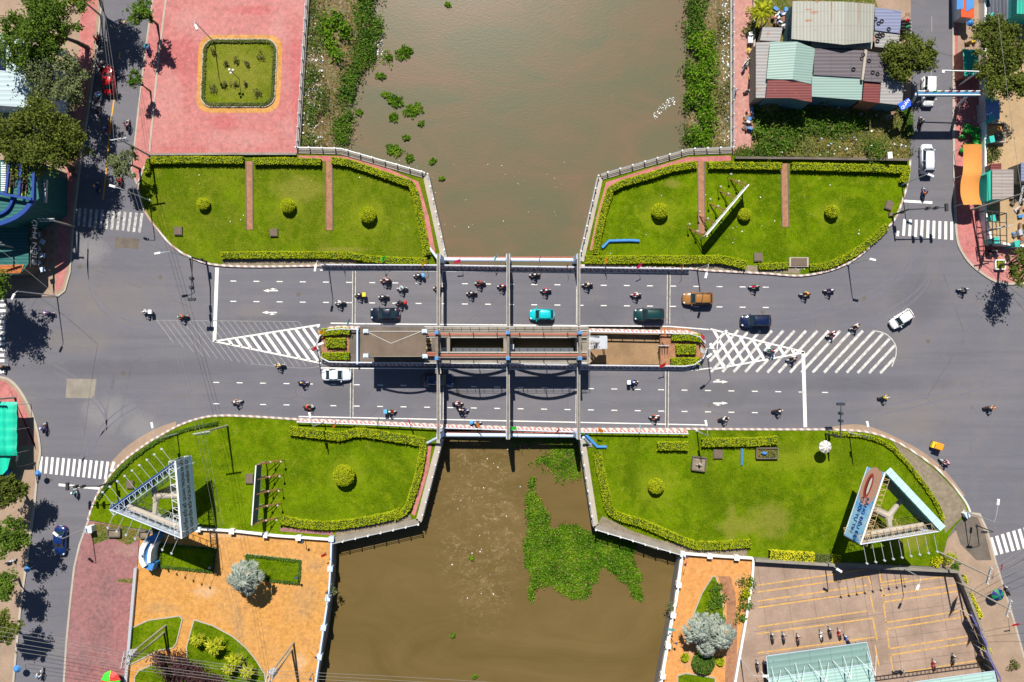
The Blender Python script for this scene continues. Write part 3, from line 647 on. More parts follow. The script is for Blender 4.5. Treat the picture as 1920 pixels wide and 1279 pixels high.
def bankz(xin, xout):
    def f(x, y):
        px = CX + x * S * H / (H + 1.5); t_ = min(1, max(0, (px - xin) / (xout - xin))); return -.5 - 2.5 * t_ ** 1.3
    return f
BZW, BZE = bankz(570, 690), bankz(1373, 1284)
def plants(name, polypx, n, mat, label, cat, hmin, hmax, L=.35, zfun=lambda x, y: ZW, cl=.9, nl=9, ragged=True, patch=0.0):
    m = MB(); poly = PX(polypx, -1.5)
    for (x, y) in scatter(poly, n):
        if patch and math.sin(x * .9 + 1.3 * math.sin(y * .55)) * math.sin(y * .62 + 1.1 * math.sin(x * .7)) + .35 * math.sin(2.3 * x + y) < patch - .4: continue
        if ragged: q_ = R.expovariate(1.4); a_ = R.uniform(0, 2 * PI); x += q_ * .45 * math.cos(a_); y += q_ * .45 * math.sin(a_)
        z = zfun(x, y); rr = cl * R.uniform(.5, 1.2); hh = R.uniform(hmin, hmax)
        for k in range(nl):
            m.leaf((x + R.gauss(0, rr * .5), y + R.gauss(0, rr * .5), z + hh * R.uniform(.2, 1)), L * R.uniform(.7, 1.5), L * R.uniform(.3, .6))
    return stuff(m.build(name, M[mat]), label, cat)
P_NW = [(628, -30), (706, -30), (712, 60), (700, 105), (676, 125), (660, 165), (655, 230), (644, 268), (618, 268), (616, 190), (622, 150), (610, 100), (612, 50)]
plants('water_weeds', P_NW, 2500, 'bank', 'thick dark green reeds along the water below the pink square', 'reeds', .1, .8, .36, lambda x, y: ZW + .35, patch=.02)
plants('bank_bushes', [(604, 20), (640, 15), (650, 60), (640, 110), (612, 120), (600, 70)], 420, 'hya', 'brighter taller bushes at the top of the reeds below the pink square', 'bushes', .6, 1.9, .5, lambda x, y: ZW + .9, patch=.3)
plants('water_weeds', [(690, 30), (722, 30), (728, 110), (700, 130), (680, 115)], 260, 'hya', 'broken fringe of floating weed and rubbish outside the reeds', 'floating weed', .02, .3, .32, lambda x, y: ZW, patch=.6)
plants('bank_weeds', [(578, -30), (625, -30), (620, 60), (612, 150), (618, 268), (566, 272), (570, 120)], 520, 'bank', 'bright green weed tufts on the bare bank below the pink square railing', 'weeds', .1, .7, .34, BZW, patch=.55)
plants('bank_weeds', [(584, -30), (625, -30), (620, 60), (612, 150), (618, 268), (572, 272), (576, 120)], 520, 'bank2', 'patchy weeds and litter on the bare bank below the pink square railing', 'weeds', .1, .7, .3, BZW, patch=.5)
P_NE = [(1296, -30), (1350, -30), (1356, 60), (1345, 140), (1340, 278), (1284, 278), (1286, 200), (1292, 90), (1290, 40)]
plants('water_weeds', P_NE, 2500, 'bank', 'dense green reeds on the river bank beside the pink promenade', 'reeds', .2, 1.1, .38, lambda x, y: ZW + .4, patch=.02)
plants('bank_bushes', [(1296, 70), (1340, 60), (1348, 140), (1338, 275), (1296, 275), (1300, 140)], 900, 'hya', 'brighter leafy bushes along the middle of the promenade river bank', 'bushes', .5, 1.6, .42, lambda x, y: ZW + .7, patch=.05)
plants('bank_weeds', [(1345, -30), (1370, -30), (1370, 278), (1340, 278), (1348, 120)], 620, 'bank2', 'brownish weeds with litter against the promenade railing', 'weeds', .1, .6, .3, BZE, patch=.6)
HY = [(996, 898), (1002, 900), (1000, 925), (1018, 950), (1026, 965), (1030, 990), (1042, 998), (1055, 987), (1080, 990), (1100, 1002), (1140, 1008), (1180, 1018), (1195, 1022), (1190, 1035), (1185, 1045), (1196, 1070), (1204, 1085), (1196, 1100), (1208, 1125), (1204, 1132), (1192, 1126), (1180, 1098), (1160, 1088), (1150, 1075), (1128, 1062), (1122, 1085), (1108, 1110), (1096, 1128), (1070, 1124), (1050, 1112), (1035, 1100), (1012, 1102), (1002, 1110), (998, 1132), (992, 1120), (998, 1082), (986, 1065), (984, 1020), (992, 990), (988, 960), (988, 930)]
HY = HY
plants('water_hyacinth_mat', HY, 2900, 'hya', 'big ragged green mat of water hyacinth floating below the bridge', 'water hyacinth', .05, .5, .34, lambda x, y: ZW, .5, 10, False)
plants('water_hyacinth_mat', [(1035, 838), (1060, 836), (1082, 842), (1090, 900), (1075, 902), (1060, 895), (1045, 902), (1040, 885), (1020, 870), (1000, 872), (1002, 858), (1028, 860)], 420, 'hya', 'loose grey green raft of water hyacinth against the river wall under the bridge', 'water hyacinth', .05, .3, .3, lambda x, y: ZW, .5, 7)
plants('water_hyacinth_mat', [(955, 815), (1085, 815), (1085, 838), (955, 830)], 160, 'hya', 'shaded strip of water hyacinth caught under the bridge edge', 'water hyacinth', .05, .3, .3, lambda x, y: ZW, .5, 7)
for i, (x, y, r, lab) in enumerate([(757, 100, 16, 'dark round clump of hyacinth near the weedy bank, largest of the loose clumps'), (714, 143, 9, 'small ring of hyacinth floating beside the reeds'), (742, 190, 15, 'long clump of hyacinth in the middle of the drifting line'), (738, 220, 10, 'low tail clump of hyacinth below the long one'), (775, 207, 17, 'wide clump of hyacinth at the right of the drifting line'), (724, 178, 8, 'pale small clump of hyacinth left of the long one'), (674, 211, 7, 'single small clump of hyacinth beside the dark reeds'), (790, 232, 6, 'tiny clump of hyacinth below the wide one'), (762, 258, 7, 'small pale clump of hyacinth in open brown water'), (740, 282, 15, 'heart shaped clump of hyacinth by the river wall'), (768, 297, 9, 'ragged clump of hyacinth right of the heart shaped one'), (811, 303, 7, 'small clump of hyacinth near the corner of the river wall'), (828, 335, 5, 'tiny clump of hyacinth just past the wall corner'), (840, 9, 6, 'lone clump of hyacinth out in the wide river'), (697, 60, 12, 'clump of hyacinth and litter at the edge of the reeds'), (690, 100, 10, 'small mixed clump of hyacinth under the reeds'), (730, 108, 6, 'thin clump of hyacinth drifting between reeds and round clump'), (884, 1045, 5, 'tiny clump of hyacinth in the white water'), (849, 1191, 5, 'lone tiny hyacinth plant in the lower river'), (890, 1268, 5, 'tiny hyacinth plant near the bottom edge of the river')]):
    m = MB(); c = W(x, y, ZW); rr = r / S
    for k in range(int(60 + rr * rr * 260)):
        a = R.uniform(0, 2 * PI); q = rr * math.sqrt(R.random()) * (1 + .2 * math.sin(2 * a + i * 1.7) + .18 * math.sin(5 * a + i * 2.3) + .12 * math.sin(9 * a + i)) * R.uniform(.9, 1.08); m.leaf((c.x + q * math.cos(a), c.y + q * math.sin(a) * .8, ZW + R.uniform(.05, .4)), .32, .16)
    tag(m.build('water_hyacinth', M['hya'], org=c), lab, 'water plant', 'loose hyacinth clumps on the river')
def litter(poly, n, z0, lab, smin=.06, smax=.28):
    m = MB()
    for x, y in scatter(PX(poly, -1.5 if callable(z0) else z0), n):
        s_ = R.uniform(smin, smax); z = z0(x, y) if callable(z0) else z0; m.cur = R.choice((0, 0, 0, 1, 2)); m.box(x, y, z + .05, s_, s_ * R.uniform(.4, 1), .06, R.uniform(0, 3))
    return stuff(m.build('litter', [M['white'], M['bluewhite'], M['conc_l']]), lab, 'litter')
litter([(580, -20), (612, -20), (606, 268), (568, 268)], 260, lambda x, y: BZW(x, y) + .05, 'scattered white litter on the bank below the pink square')
litter([(1350, -20), (1370, -20), (1370, 278), (1355, 278)], 200, lambda x, y: BZE(x, y) + .05, 'white rubbish strewn along the promenade railing')
litter([(1225, 215), (1245, 190), (1262, 180), (1266, 195), (1240, 212), (1230, 228)], 70, ZW, 'patch of white foam and rubbish floating on the river')
litter([(690, 20), (720, 50), (720, 110), (690, 110)], 60, ZW, 'bits of rubbish floating at the edge of the reeds')
litter([(1500, 200), (1700, 200), (1700, 300), (1450, 300)], 60, .15, 'scraps of white litter in the overgrown vacant lot', .08, .3)
litter([(700, 300), (1280, 300), (1100, 470), (850, 480)], 40, ZW, 'small specks of rubbish drifting on the river above the bridge', .05, .15)
litter([(860, 840), (985, 830), (960, 1100), (840, 1150)], 30, ZW, 'flecks of foam and rubbish below the gates', .06, .2)
litter([(1120, 340), (1680, 330), (1600, 470), (1120, 480)], 26, .16, 'white scraps on the lawn behind the diagonal hoarding', .06, .2)
litter([(1440, 495), (1530, 500), (1530, 508), (1390, 500)], 60, .16, 'white petals and scraps on the verge by the road', .05, .14)
litter([(300, 300), (790, 340), (780, 470), (300, 440)], 14, .16, 'white scraps on the lawn by the left junction', .06, .2)
plants('lot_weeds', [(1415, 212), (1500, 215), (1600, 225), (1615, 240), (1560, 262), (1500, 250), (1480, 290), (1415, 290)], 620, 'bank', 'tangled green weeds in the vacant lot behind the tin sheds', 'weeds', .1, 1.2, .38, lambda x, y: .1)
plants('lot_weeds', [(1500, 220), (1700, 210), (1700, 298), (1500, 296)], 330, 'bank2', 'thin yellowish weeds in the vacant lot behind the tin sheds', 'weeds', .05, .4, .3, lambda x, y: .1)
plants('lot_weeds', [(1376, 286), (1420, 284), (1450, 292), (1450, 298), (1376, 296)], 110, 'leaf', 'dark weeds at the end of the pink promenade', 'weeds', .1, .8, .3, lambda x, y: .1)

for x, y in ((300, 520), (560, 552), (1430, 585), (860, 735), (1330, 760), (1620, 560), (230, 700), (1740, 640), (95, 900), (1745, 90), (150, 500)):
    o = MB().cyl(*W(x, y).xy, .002, .013, .34, n=16).build('manhole_cover', M['conc_d'], org=W(x, y)); struct(o)

tm = []
for k, pts in enumerate(([(1400, 600), (1500, 592), (1620, 560), (1700, 500), (1730, 430)], [(1500, 640), (1640, 600), (1730, 540), (1760, 450)], [(300, 620), (220, 600), (170, 540), (165, 460)], [(100, 690), (160, 730), (200, 800), (130, 900)], [(1900, 700), (1780, 740), (1650, 770)], [(360, 740), (250, 760), (170, 830), (140, 900)])):
    c_ = curve(pts, 8)
    for o in (-7, 7): tm += [((c_[i][0], c_[i][1] + o), (c_[i + 1][0], c_[i + 1][1] + o), .22) for i in range(len(c_) - 1)]
t_ = NT('tyre_marks'); n_ = t_.noise(.8, 6, .75); M['tyre'] = t_.out(t_.mix(t_.ramp(n_, [(.46, 0), (.66, .35)]), srgb(104, 102, 112), srgb(80, 80, 90)), .85, spec=.3)
lines('tyre_marks', tm, 'tyre', .22, .0045)
M['gate'] = solid('gate_steel', srgb(78, 84, 92), .6)
M['pipew'] = solid('white_pipe', srgb(178, 180, 188), .5, 0, .2)
M['beam'] = mk_concrete('weathered_beam', (136, 126, 112), .8, 1.2)
M['shedwall'] = solid('shed_wall_tin', srgb(66, 100, 112), .7, 0, .3)
# ------------------------------------------------------------ river walls and railings
def river_wall(px, label, w=.75, z=.32, rail_side=1, mat='conc', rail=True, posts='white'):
    """flat-topped retaining wall with a post-and-rail balustrade on its water side"""
    L = PX(px); c = L[len(L) // 2]
    t = thing('river_wall', label, 'river wall', (c[0], c[1], 0))
    MB().ribbon(L, w, -3.2, z).build('wall', M[mat], t)
    if rail:
        m = MB()
        off = []
        for i in range(len(L)):
            a = Vector(L[max(i - 1, 0)]); b = Vector(L[min(i + 1, len(L) - 1)]); d = (b - a).normalized()
            off.append(Vector(L[i]) + Vector((-d.y, d.x)) * (w / 2 - .12) * rail_side)
        for h in (.45, .75): m.tube([(p.x, p.y, z + h) for p in off], .045, 5)
        m.build('rail', M['steel'], t)
        for p, a in along(off, 2.0):
            m = MB().box(p.x, p.y, z + .42, .16, .16, .84, a, .8, .8).box(p.x, p.y, z + .88, .22, .22, .08, a)
            m.build('post', M[posts], t)
    return t
river_wall([(558, 283), (640, 285), (797, 330)], 'low concrete river wall along the top of the park left of the river, with thin posts', .9, .3, 1)
river_wall([(799, 330), (834, 490)], 'slanting pale river wall running down to the bridge from the park left of the upper river', .95, .3, 1, 'conc_l')
river_wall([(1372, 283), (1290, 286), (1127, 333)], 'low concrete river wall along the top of the park right of the river, with white posts', .9, .3, -1)
river_wall([(1125, 333), (1089, 490)], 'slanting pale river wall running down to the bridge from the park right of the upper river', .95, .3, -1, 'conc_l')
river_wall([(826, 822), (786, 976)], 'slanting river wall below the bridge on the left bank beside the white water', .95, .35, 1, 'conc_l')
river_wall([(785, 977), (625, 1013)], 'river wall with posts between the white water corner and the ochre square', .9, .35, 1, 'conc')
river_wall([(1091, 822), (1116, 985)], 'slanting river wall below the bridge beside the loose hyacinth raft', .95, .35, -1, 'conc_l')
river_wall([(1117, 987), (1275, 1034)], 'river wall with posts above the big hyacinth mat', .9, .35, -1, 'conc')
def balustrade(px, label, mat='white', step=4.0, h=1.0, w=.32, pw=.7):
    L = PX(px); c = L[len(L) // 2]
    t = thing('balustrade', label, 'balustrade', (c[0], c[1], .15))
    MB().ribbon(L, w, .0, .35).build('plinth', M[mat], t); MB().ribbon(L, w * .8, h - .13, h).build('handrail', M[mat], t)
    for i, (p, a) in enumerate(along(L, step)):
        MB().box(p.x, p.y, h / 2 + .05, pw, pw, h + .1, a).box(p.x, p.y, h + .14, pw + .1, pw + .1, .08, a).build('pillar', M[mat], t)
    for p, a in along(L, .62): MB().cyl(p.x, p.y, .34, h - .12, .06, n=5).build('baluster', M[mat], t)
    return t
balustrade(curve([(624, 1008), (622, 1060), (619, 1105), (612, 1155), (604, 1210), (594, 1279), (585, 1340)], 4), 'blue and white balustrade along the river side of the ochre square', 'bluewhite', 4.6)
balustrade([(376, 990), (440, 994), (520, 1003), (622, 1010)], 'white fence of pillars between the ochre square and the lawn above it', 'white', 5.2, .9, .28)
balustrade([(1278, 1036), (1272, 1080), (1266, 1125), (1260, 1150), (1249, 1215), (1236, 1290), (1225, 1340)], 'white balustrade along the river side of the orange promenade', 'white', 4.8)
balustrade([(1278, 1036), (1330, 1040), (1378, 1043), (1410, 1045)], 'white fence of pillars across the top of the orange promenade', 'white', 4.2, .9, .3)
def simple_wall(px, label, mat, w=.25, h=.9, z=0.0, cap=None):
    L = PX(px); c = L[len(L) // 2]
    t = thing('boundary_wall', label, 'wall', (c[0], c[1], 0)); MB().ribbon(L, w, z, h).build('wall', M[mat], t)
    MB().ribbon(L, w + .1, h, h + .08).build('coping', M[cap or mat], t); return t
simple_wall([(1410, 1047), (1407, 1090), (1394, 1171), (1373, 1290), (1362, 1340)], 'thin white wall between the orange promenade and the car park', 'white', .25, .8)
simple_wall([(1411, 1046), (1560, 1055), (1786, 1067)], 'grey wall along the top of the car park under the yellow hedge', 'conc', .32, 1.5)
simple_wall([(1787, 1068), (1800, 1097), (1838, 1195), (1862, 1285), (1875, 1340)], 'grey wall on the street side of the car park', 'conc', .3, 1.5)
simple_wall([(258, 1063), (244, 1225), (238, 1290), (232, 1340)], 'low grey wall between the ochre square and the old red pavement', 'steel', .35, .7)
simple_wall([(279, 291), (420, 290), (557, 290)], 'thin grey wall between the pink square and the hedged lawn', 'conc', .25, .5)
simple_wall([(1376, 298), (1500, 299), (1700, 302)], 'dark thin wall between the vacant lot and the lawn behind the diagonal hoarding', 'conc_d', .25, .8)
simple_wall([(1411, -60), (1411, 190)], 'pale thin wall between the pink promenade and the tin sheds', 'conc_l', .2, .9)
# teal-and-white yard wall on the right
L = PX([(1836, -60), (1836, 120), (1836, 235), (1836, 400), (1847, 455), (1890, 463), (1960, 466)])
t = thing('yard_wall', 'white wall with slanted teal pillars around the yard on the right', 'wall', (L[2][0], L[2][1], 0))
MB().ribbon(L, .3, 0, 1.7).build('wall', M['white'], t)
for (a, b) in ((1837, 5), (1837, 45), (1837, 165), (1838, 195), (1838, 232), (1838, 270), (1840, 415), (1846, 455), (1884, 462)):
    p = W(a, b); MB().box(p.x + .1, p.y, 1.4, .55, .8, 2.8, .2).box(p.x + .1, p.y, 2.86, .75, 1.0, .12, .2).build('pillar', M['teal'], t)
def rail_fence(px, label, z=-.3, h=1.1):
    L = PX(px); c = L[len(L) // 2]; t = thing('railing', label, 'railing', (c[0], c[1], z))
    MB().ribbon(L, .5, z - 2.4, z + .5).build('wall', M['conc_l'], t)
    m = MB()
    for hh in (.45, .8, h): m.tube([(p[0], p[1], z + .5 + hh) for p in L], .04, 5)
    m.build('rails', M['steel'], t)
    for p, a in along(L, 2.1): MB().box(p.x, p.y, z + 1.05, .14, .14, 1.2, a).build('post', M['white'], t)
rail_fence([(579, -60), (577, 0), (568, 140), (559, 281)], 'grey metal railing along the river edge of the pink square')
rail_fence([(1372, -60), (1372, 140), (1372, 281)], 'white metal railing on the river side of the pink promenade')
# ------------------------------------------------------------ bridge parapets and pipes
def parapet(px, label, side, z0=0.0):
    L = PX(px); c = L[len(L) // 2]
    t = thing('bridge_railing', label, 'bridge railing', (c[0], c[1], 0))
    MB().ribbon(L, .34, z0, z0 + .42).build('painted_kerb', M['kerb'], t)
    MB().ribbon([(p[0], p[1] + .12 * side) for p in L], .24, z0 + .44, z0 + .62).build('striped_rail', M['rail'], t)
    MB().tube([(p[0], p[1] + .36 * side, z0 + .98) for p in L], .12, 8).build('pipe_rail', M['pipew'], t)
    for p, a in along([(q[0], q[1] + .3 * side) for q in L], 1.75):
        MB().box(p.x, p.y, z0 + .5, .1, .22, 1.0, a).build('post', M['steel'], t)
    return t
parapet([(605, 502), (830, 503), (1087, 507), (1290, 510)], 'striped railing on the outer edge of the road lanes nearest the reeds', 1)
parapet([(560, 786), (700, 791), (830, 797), (1087, 805), (1288, 808)], 'striped railing on the outer edge of the road lanes nearest the white water', -1)
parapet([(1104, 618), (1200, 620), (1255, 621), (1290, 622), (1310, 628), (1320, 640)], 'striped railing around the right end of the median beside the green cars', -1)
parapet([(600, 664), (606, 676), (620, 683), (660, 684), (830, 685), (1087, 689), (1280, 691), (1300, 688), (1316, 676), (1322, 660)], 'long striped railing between the median and the lanes in shadow', 1)
parapet([(597, 640), (602, 626), (618, 615), (640, 613), (675, 614)], 'short striped railing around the left tip of the median', -1)
for y, lab in ((486.5, 'big white water pipe slung beside the bridge toward the reeds'), (815.5, 'big white water pipe slung beside the bridge toward the white water')):
    a, b = W(831, y, .3), W(1087, y + (1.5 if y < 600 else 1.5), .3)
    t = thing('water_pipe', lab, 'pipe', (0, a.y, .3)); MB().tube([a, b], .3, 12).build('pipe', M['bluewhite'], t)
    MB().box((a.x + b.x) / 2, (a.y + b.y) / 2 + .42, .0, (b.x - a.x), .2, .35).build('beam', M['redpipe'], t)
    for i in range(13):
        q = a.lerp(b, (i + .5) / 13); MB().tube([q - Vector((.05, 0, 0)), q + Vector((.05, 0, 0))], .36, 12).build('clamp', M['steel'], t)
# ------------------------------------------------------------ sluice gate structure in the median
GX = [828.5, 953, 1079]
def gantry(gx, label, mid):
    t = thing('gantry', label, 'gantry', W(gx, 655))
    x = W(gx, 655).x
    yn, ys = W(gx, 489).y, W(gx, 811).y
    for y in (yn, ys):
        MB().box(x, y, 1.4, .95, 1.1, 8.6, 0, .62, .62).build('column', M['bluewhite'], t)
    MB().box(x, (yn + ys) / 2, 5.55, .42, yn - ys + .9, .5).build('cross_beam', M['beam'], t)
    m = MB()
    for o in (-.2, .2): m.box(x + o, (yn + ys) / 2, 5.84, .06, yn - ys + .9, .08)
    m.build('beam_edge', M['steel'], t)
    for y in (W(gx, 626).y, W(gx, 671).y):
        MB().box(x, y, 4.0, .8, .75, 9.4, 0, .66, .66).build('tower_leg', M['bluewhite'], t)
        MB().box(x, y, 8.82, .5, .45, .22).build('bracket', M['blue'], t)
    MB().box(x, W(gx, 648).y, 8.3, .4, 3.3, .4).build('tower_beam', M['beam'], t)
    return t
gantry(GX[0], 'blue and concrete gantry spanning the lanes, leftmost of the three beside the roof slab', 0)
gantry(GX[1], 'blue and concrete gantry spanning the lanes, middle one between the two sluice bays', 1)
gantry(GX[2], 'blue and concrete gantry spanning the lanes, rightmost of the three by the metal stairs', 2)
# elevated walkways, red pipes and arched girders
for i, (yc, lab) in enumerate(((625, 'raised walkway with red pipe and arched girder on the reed side of the sluice bays'), (670, 'raised walkway with red pipe and arched girder on the shaded side of the sluice bays'))):
    k = (H - 5.6) / H
    y = (CY - yc) / S * k + (.15 if i == 0 else -.05); x0, x1 = W(800, 0).x, W(1092, 0).x
    x0 = -13.2 + .2; x1 = W(1093, 655).x
    t = thing('walkway', lab, 'walkway', ((x0 + x1) / 2, y, 5.6))
    MB().box((x0 + x1) / 2, y, 5.45, x1 - x0, 1.75, .3).build('deck', M['conc'], t)
    sgn = 1 if i == 0 else -1
    m = MB()
    for h in (.55, 1.0): m.tube([(x0, y + .82 * sgn, 5.6 + h), (x1, y + .82 * sgn, 5.6 + h)], .035, 5)
    m.build('handrail', M['white'], t)
    m = MB()
    for h in (.55, 1.0): m.tube([(x0, y - .82 * sgn, 5.6 + h), (x1, y - .82 * sgn, 5.6 + h)], .03, 5)
    m.build('handrail', M['white'], t)
    for p, a in along([(x0, y + .82 * sgn), (x1, y + .82 * sgn)], 1.35): MB().box(p.x, p.y, 6.1, .06, .06, 1.0).build('post', M['dark'], t)
    for p, a in along([(x0, y - .82 * sgn), (x1, y - .82 * sgn)], 3.6): MB().box(p.x, p.y, 6.1, .06, .06, 1.0).build('post', M['dark'], t)
    MB().tube([(x0, y - .35 * sgn, 6.35), (x1, y - .35 * sgn, 6.35)], .17, 8).build('red_pipe', M['redpipe'], t)
    MB().box((x0 + x1) / 2, y - .72 * sgn, 5.85, x1 - x0, .12, .5).build('edge_beam', M['conc_l'], t)
    for a, b in ((GX[0], GX[1]), (GX[1], GX[2])):
        xa, xb = W(a, 0).x + .3, W(b, 0).x - .3; pts = []
        for j in range(13):
            u = j / 12; pts.append(Vector((xa + (xb - xa) * u, y - .05 * sgn, 7.5 + 1.5 * math.sin(PI * u))))
        m = MB()
        for p, q in zip(pts[:-1], pts[1:]): m.bar(p, q, .14, .5)
        m.build('arched_girder', M['conc'], t)
        for u in (.14, .5, .86): MB().box(xa + (xb - xa) * u, y - .05 * sgn, 6.6 + .75 * math.sin(PI * u), .12, .12, 2 + 1.4 * math.sin(PI * u)).build('hanger', M['dark'], t)
t = thing('low_wall', 'low concrete wall under the raised walkway on the reed side of the bays', 'wall', W(960, 618)); MB().box(W(960, 0).x, W(0, 617.5).y, .1, 20.4, .6, 1.8).build('wall', M['conc'], t)
# gate leaves
for i, (a, b, z, lab) in enumerate(((846, 940, -1.9, 'sluice gate leaf lying low in the sunlit bay next to the roof slab'), (966, 1075, -.2, 'raised grey sluice gate leaf in the dark bay on the right'))):
    xa, xb = W(a, 0).x, W(b, 0).x; y = W(0, 656).y
    t = thing('sluice_gate', lab, 'gate', ((xa + xb) / 2, y, z)); MB().box((xa + xb) / 2, y, z - 1.2, xb - xa, .6, 2.2).build('leaf', M['gate'], t)
    for j in range(7): MB().box(xa + (xb - xa) * (j + .5) / 7, y, z - .05, .12, .75, .1).build('stiffener', M['dark'], t)
t = thing('gate_pier', 'concrete pier between the two sluice bays under the middle gantry', 'pier', W(953, 650)); MB().box(W(953, 0).x, W(0, 650).y, -1.7, 1.5, 5.6, 3.6).build('pier_body', M['conc'], t)
MB().box(W(960, 0).x, W(0, 655).y, .35, .6, 1.6, .5).build('winch_base', M['steel'], t)
t = thing('gate_pier', 'concrete pier at the left end of the sluice bays under yellow timbers', 'pier', W(836, 650)); MB().box(W(836, 0).x, W(0, 650).y, -1.7, 1.3, 5.6, 3.6).build('pier_body', M['conc'], t)
MB().box(W(833, 0).x, W(0, 657).y, .4, .6, .9, .6).build('winch_base', M['steel'], t)
t = thing('gate_pier', 'concrete pier at the right end of the sluice bays by the brown pit', 'pier', W(1092, 650)); MB().box(W(1088, 0).x, W(0, 650).y, -1.6, 1.6, 5.8, 3.8).build('pier_body', M['conc'], t)
# control house with the flat slab roof
t = thing('control_house', 'flat brown concrete roof slab of the gate house in the median', 'control house', W(750, 648))
k = H / H
x0, x1 = W(677.5, 0, 7.0).x, W(799, 0, 7.0).x; y0, y1 = W(0, 668, 7.0).y, W(0, 619.5, 7.0).y
MB().box((x0 + x1) / 2, (y0 + y1) / 2, 6.85, x1 - x0, y1 - y0, .3).build('roof_slab', M['slab'], t)
for xx in (x0 + .9, x1 - .5):
    for yy in (y0 + .1, y1 - .5): MB().box(xx, yy, 3.35, .6, .6, 6.7).build('column', M['bluewhite'], t)
w = MB().box((x0 + x1) / 2 + .2, y0 + .55, 4.9, x1 - x0 - 1.8, .15, 2.6).build('wall', M['bluewhite'], t)
for j in range(5): MB().box(x0 + 1.6 + j * 1.8, y0 + .47, 5.1, .9, .06, 1.2).build('window', M['glass'], w)
w = MB().box((x0 + x1) / 2 + .2, y1 - .55, 4.9, x1 - x0 - 1.8, .15, 2.6).build('wall', M['bluewhite'], t)
for xx in (x0 + .95, x1 - .55):
    MB().box(xx, (y0 + y1) / 2, 4.9, .15, y1 - y0 - 1.4, 2.6).build('wall', M['bluewhite'], t)
MB().box((x0 + x1) / 2 + .2, (y0 + y1) / 2, 3.6, x1 - x0 - 1.9, y1 - y0 - 1.2, .25).build('floor_slab', M['conc'], t)
pts = [Vector((x0 + 1.3 + (x1 - x0 - 1.4) * j / 12, y0 - .02, 7.05 + .95 * math.sin(PI * j / 12))) for j in range(13)]
m = MB()
for p, q in zip(pts[:-1], pts[1:]): m.bar(p, q, .1, .35)
m.build('arched_girder', M['conc'], t)
cx_, cy_ = W(733, 644, 7.0).xy
for q in ((688, 622), (791, 621)):
    p = W(*q, 7.0); MB().tube([(p.x, p.y, 7.05), (cx_, cy_, 7.05)], .03, 5).build('roof_v_line', M['white'], t)  # thin white lines meeting in a V on the slab
MB().tube([(x0 + .3, y1 - .15, 7.1), (x1 - .3, y1 - .15, 7.1)], .035, 5).build('roof_rail', M['white'], t)
for q in ((686, 621), (796, 621), (686, 667), (797, 668)):
    p = W(*q, 7.2); MB().box(p.x, p.y, 7.15, .75, .6, .4).box(p.x, p.y, 7.4, .5, .4, .12).build('corner_block', M['bluewhite'], t)
MB().box(x1 + .7, y1 - .6, 6.5, 1.5, .25, .3).build('red_pipe', M['redpipe'], t); MB().box(x1 + .7, y0 + .5, 6.5, 1.5, .25, .3).build('red_pipe', M['redpipe'], t)
m = MB()
for j, yy in enumerate((637, 643, 652)): m.box(W(801, 0, .3).x, W(0, yy).y, .25, 1.3, .35, .2)
tag(m.build('timber_planks', solid('yellow_timber', (.5, .36, .16)), org=W(801, 645)), 'yellow timber planks lying over the slot beside the roof slab', 'planks')
# median ground, pit and stairs
block('median', [(596, 645), (602, 628), (618, 615), (660, 613), (834, 613), (834, 684), (660, 684), (620, 684), (603, 672)], 'conc_d', .16)
sheet('median_paving', [(612, 618), (655, 616), (655, 680), (612, 680), (603, 660), (603, 635)], 'brick', .166)
struct(MB().prism(PX([(1100, 614), (1238, 614), (1238, 684), (1100, 684)]), -4, -1.0).build('pit_floor', mk_concrete('stained_concrete', (158, 128, 96), .8, .25)))
block('median', [(1238, 613), (1290, 616), (1310, 624), (1321, 640), (1322, 662), (1308, 680), (1290, 688), (1238, 686)], 'brick', .16)
for x in (671, 673): pass
t = thing('low_wall', 'pale low wall between the median hedges and the gate house', 'wall', W(672.5, 648)); MB().box(W(672.5, 0).x, W(0, 648).y, .6, .22, 5.8, 1.2).build('wall', M['bluewhite'], t)
t = thing('metal_stairs', 'grey metal stairs with two flights leading down from the raised walkways', 'stairs', W(1128, 642))
xa, xb = W(1097, 0, 5).x, W(1138, 0, 4).x
MB().box(W(1092, 0, 5.6).x + .1, W(0, 648, 5.6).y, 5.5, 1.7, 5.6, .3).build('top_landing', M['conc'], t)
for j, (yy, za, zb) in enumerate(((636, 5.5, 3.2), (649, 3.0, -.9))):
    y = W(0, yy, (za + zb) / 2).y
    for n_ in range(9):
        u = n_ / 8; xx = (xa + .4) + (xb - xa - 1.6) * (u if j == 0 else 1 - u)
        MB().box(xx, y, za + (zb - za) * u, .2, .85, .05).build('step', M['steel'], t)
    s0, s1 = (xa + .3, xb - 1.1) if j == 0 else (xb - 1.1, xa + .3)
    for o in (-.45, .45): MB().bar((s0, y + o, za), (s1, y + o, zb), .07, .22).build('stringer', M['steel'], t)
    for o in (-.45, .45): MB().tube([(s0, y + o, za + 1), (s1, y + o, zb + 1)], .03, 5).build('handrail', M['white'], t)
MB().box(xb - .55, W(0, 642, 3).y, 3.1, 1.3, 2.0, .08).build('mid_landing', M['steel'], t)
for o in ((xb - .1, 633), (xb - .1, 652)): MB().box(o[0], W(0, o[1], 1.5).y, 1.1, .12, .12, 4.2).build('leg', M['steel'], t)
lp = [W(1143, 631, 4.1), W(1143, 654, 4.1)]; MB().tube([(xb, lp[0].y, 4.1), (xb, lp[1].y, 4.1)], .035, 5).build('handrail', M['white'], t)
xr = W(1106, 0, 6.6).x
MB().tube([(xr - 1.2, W(0, 620, 6.6).y, 6.6), (xr, W(0, 620, 6.6).y, 6.6), (xr, W(0, 680, 6.6).y, 6.6), (xr - 1.2, W(0, 680, 6.6).y, 6.6)], .04, 5).build('handrail', M['white'], t)
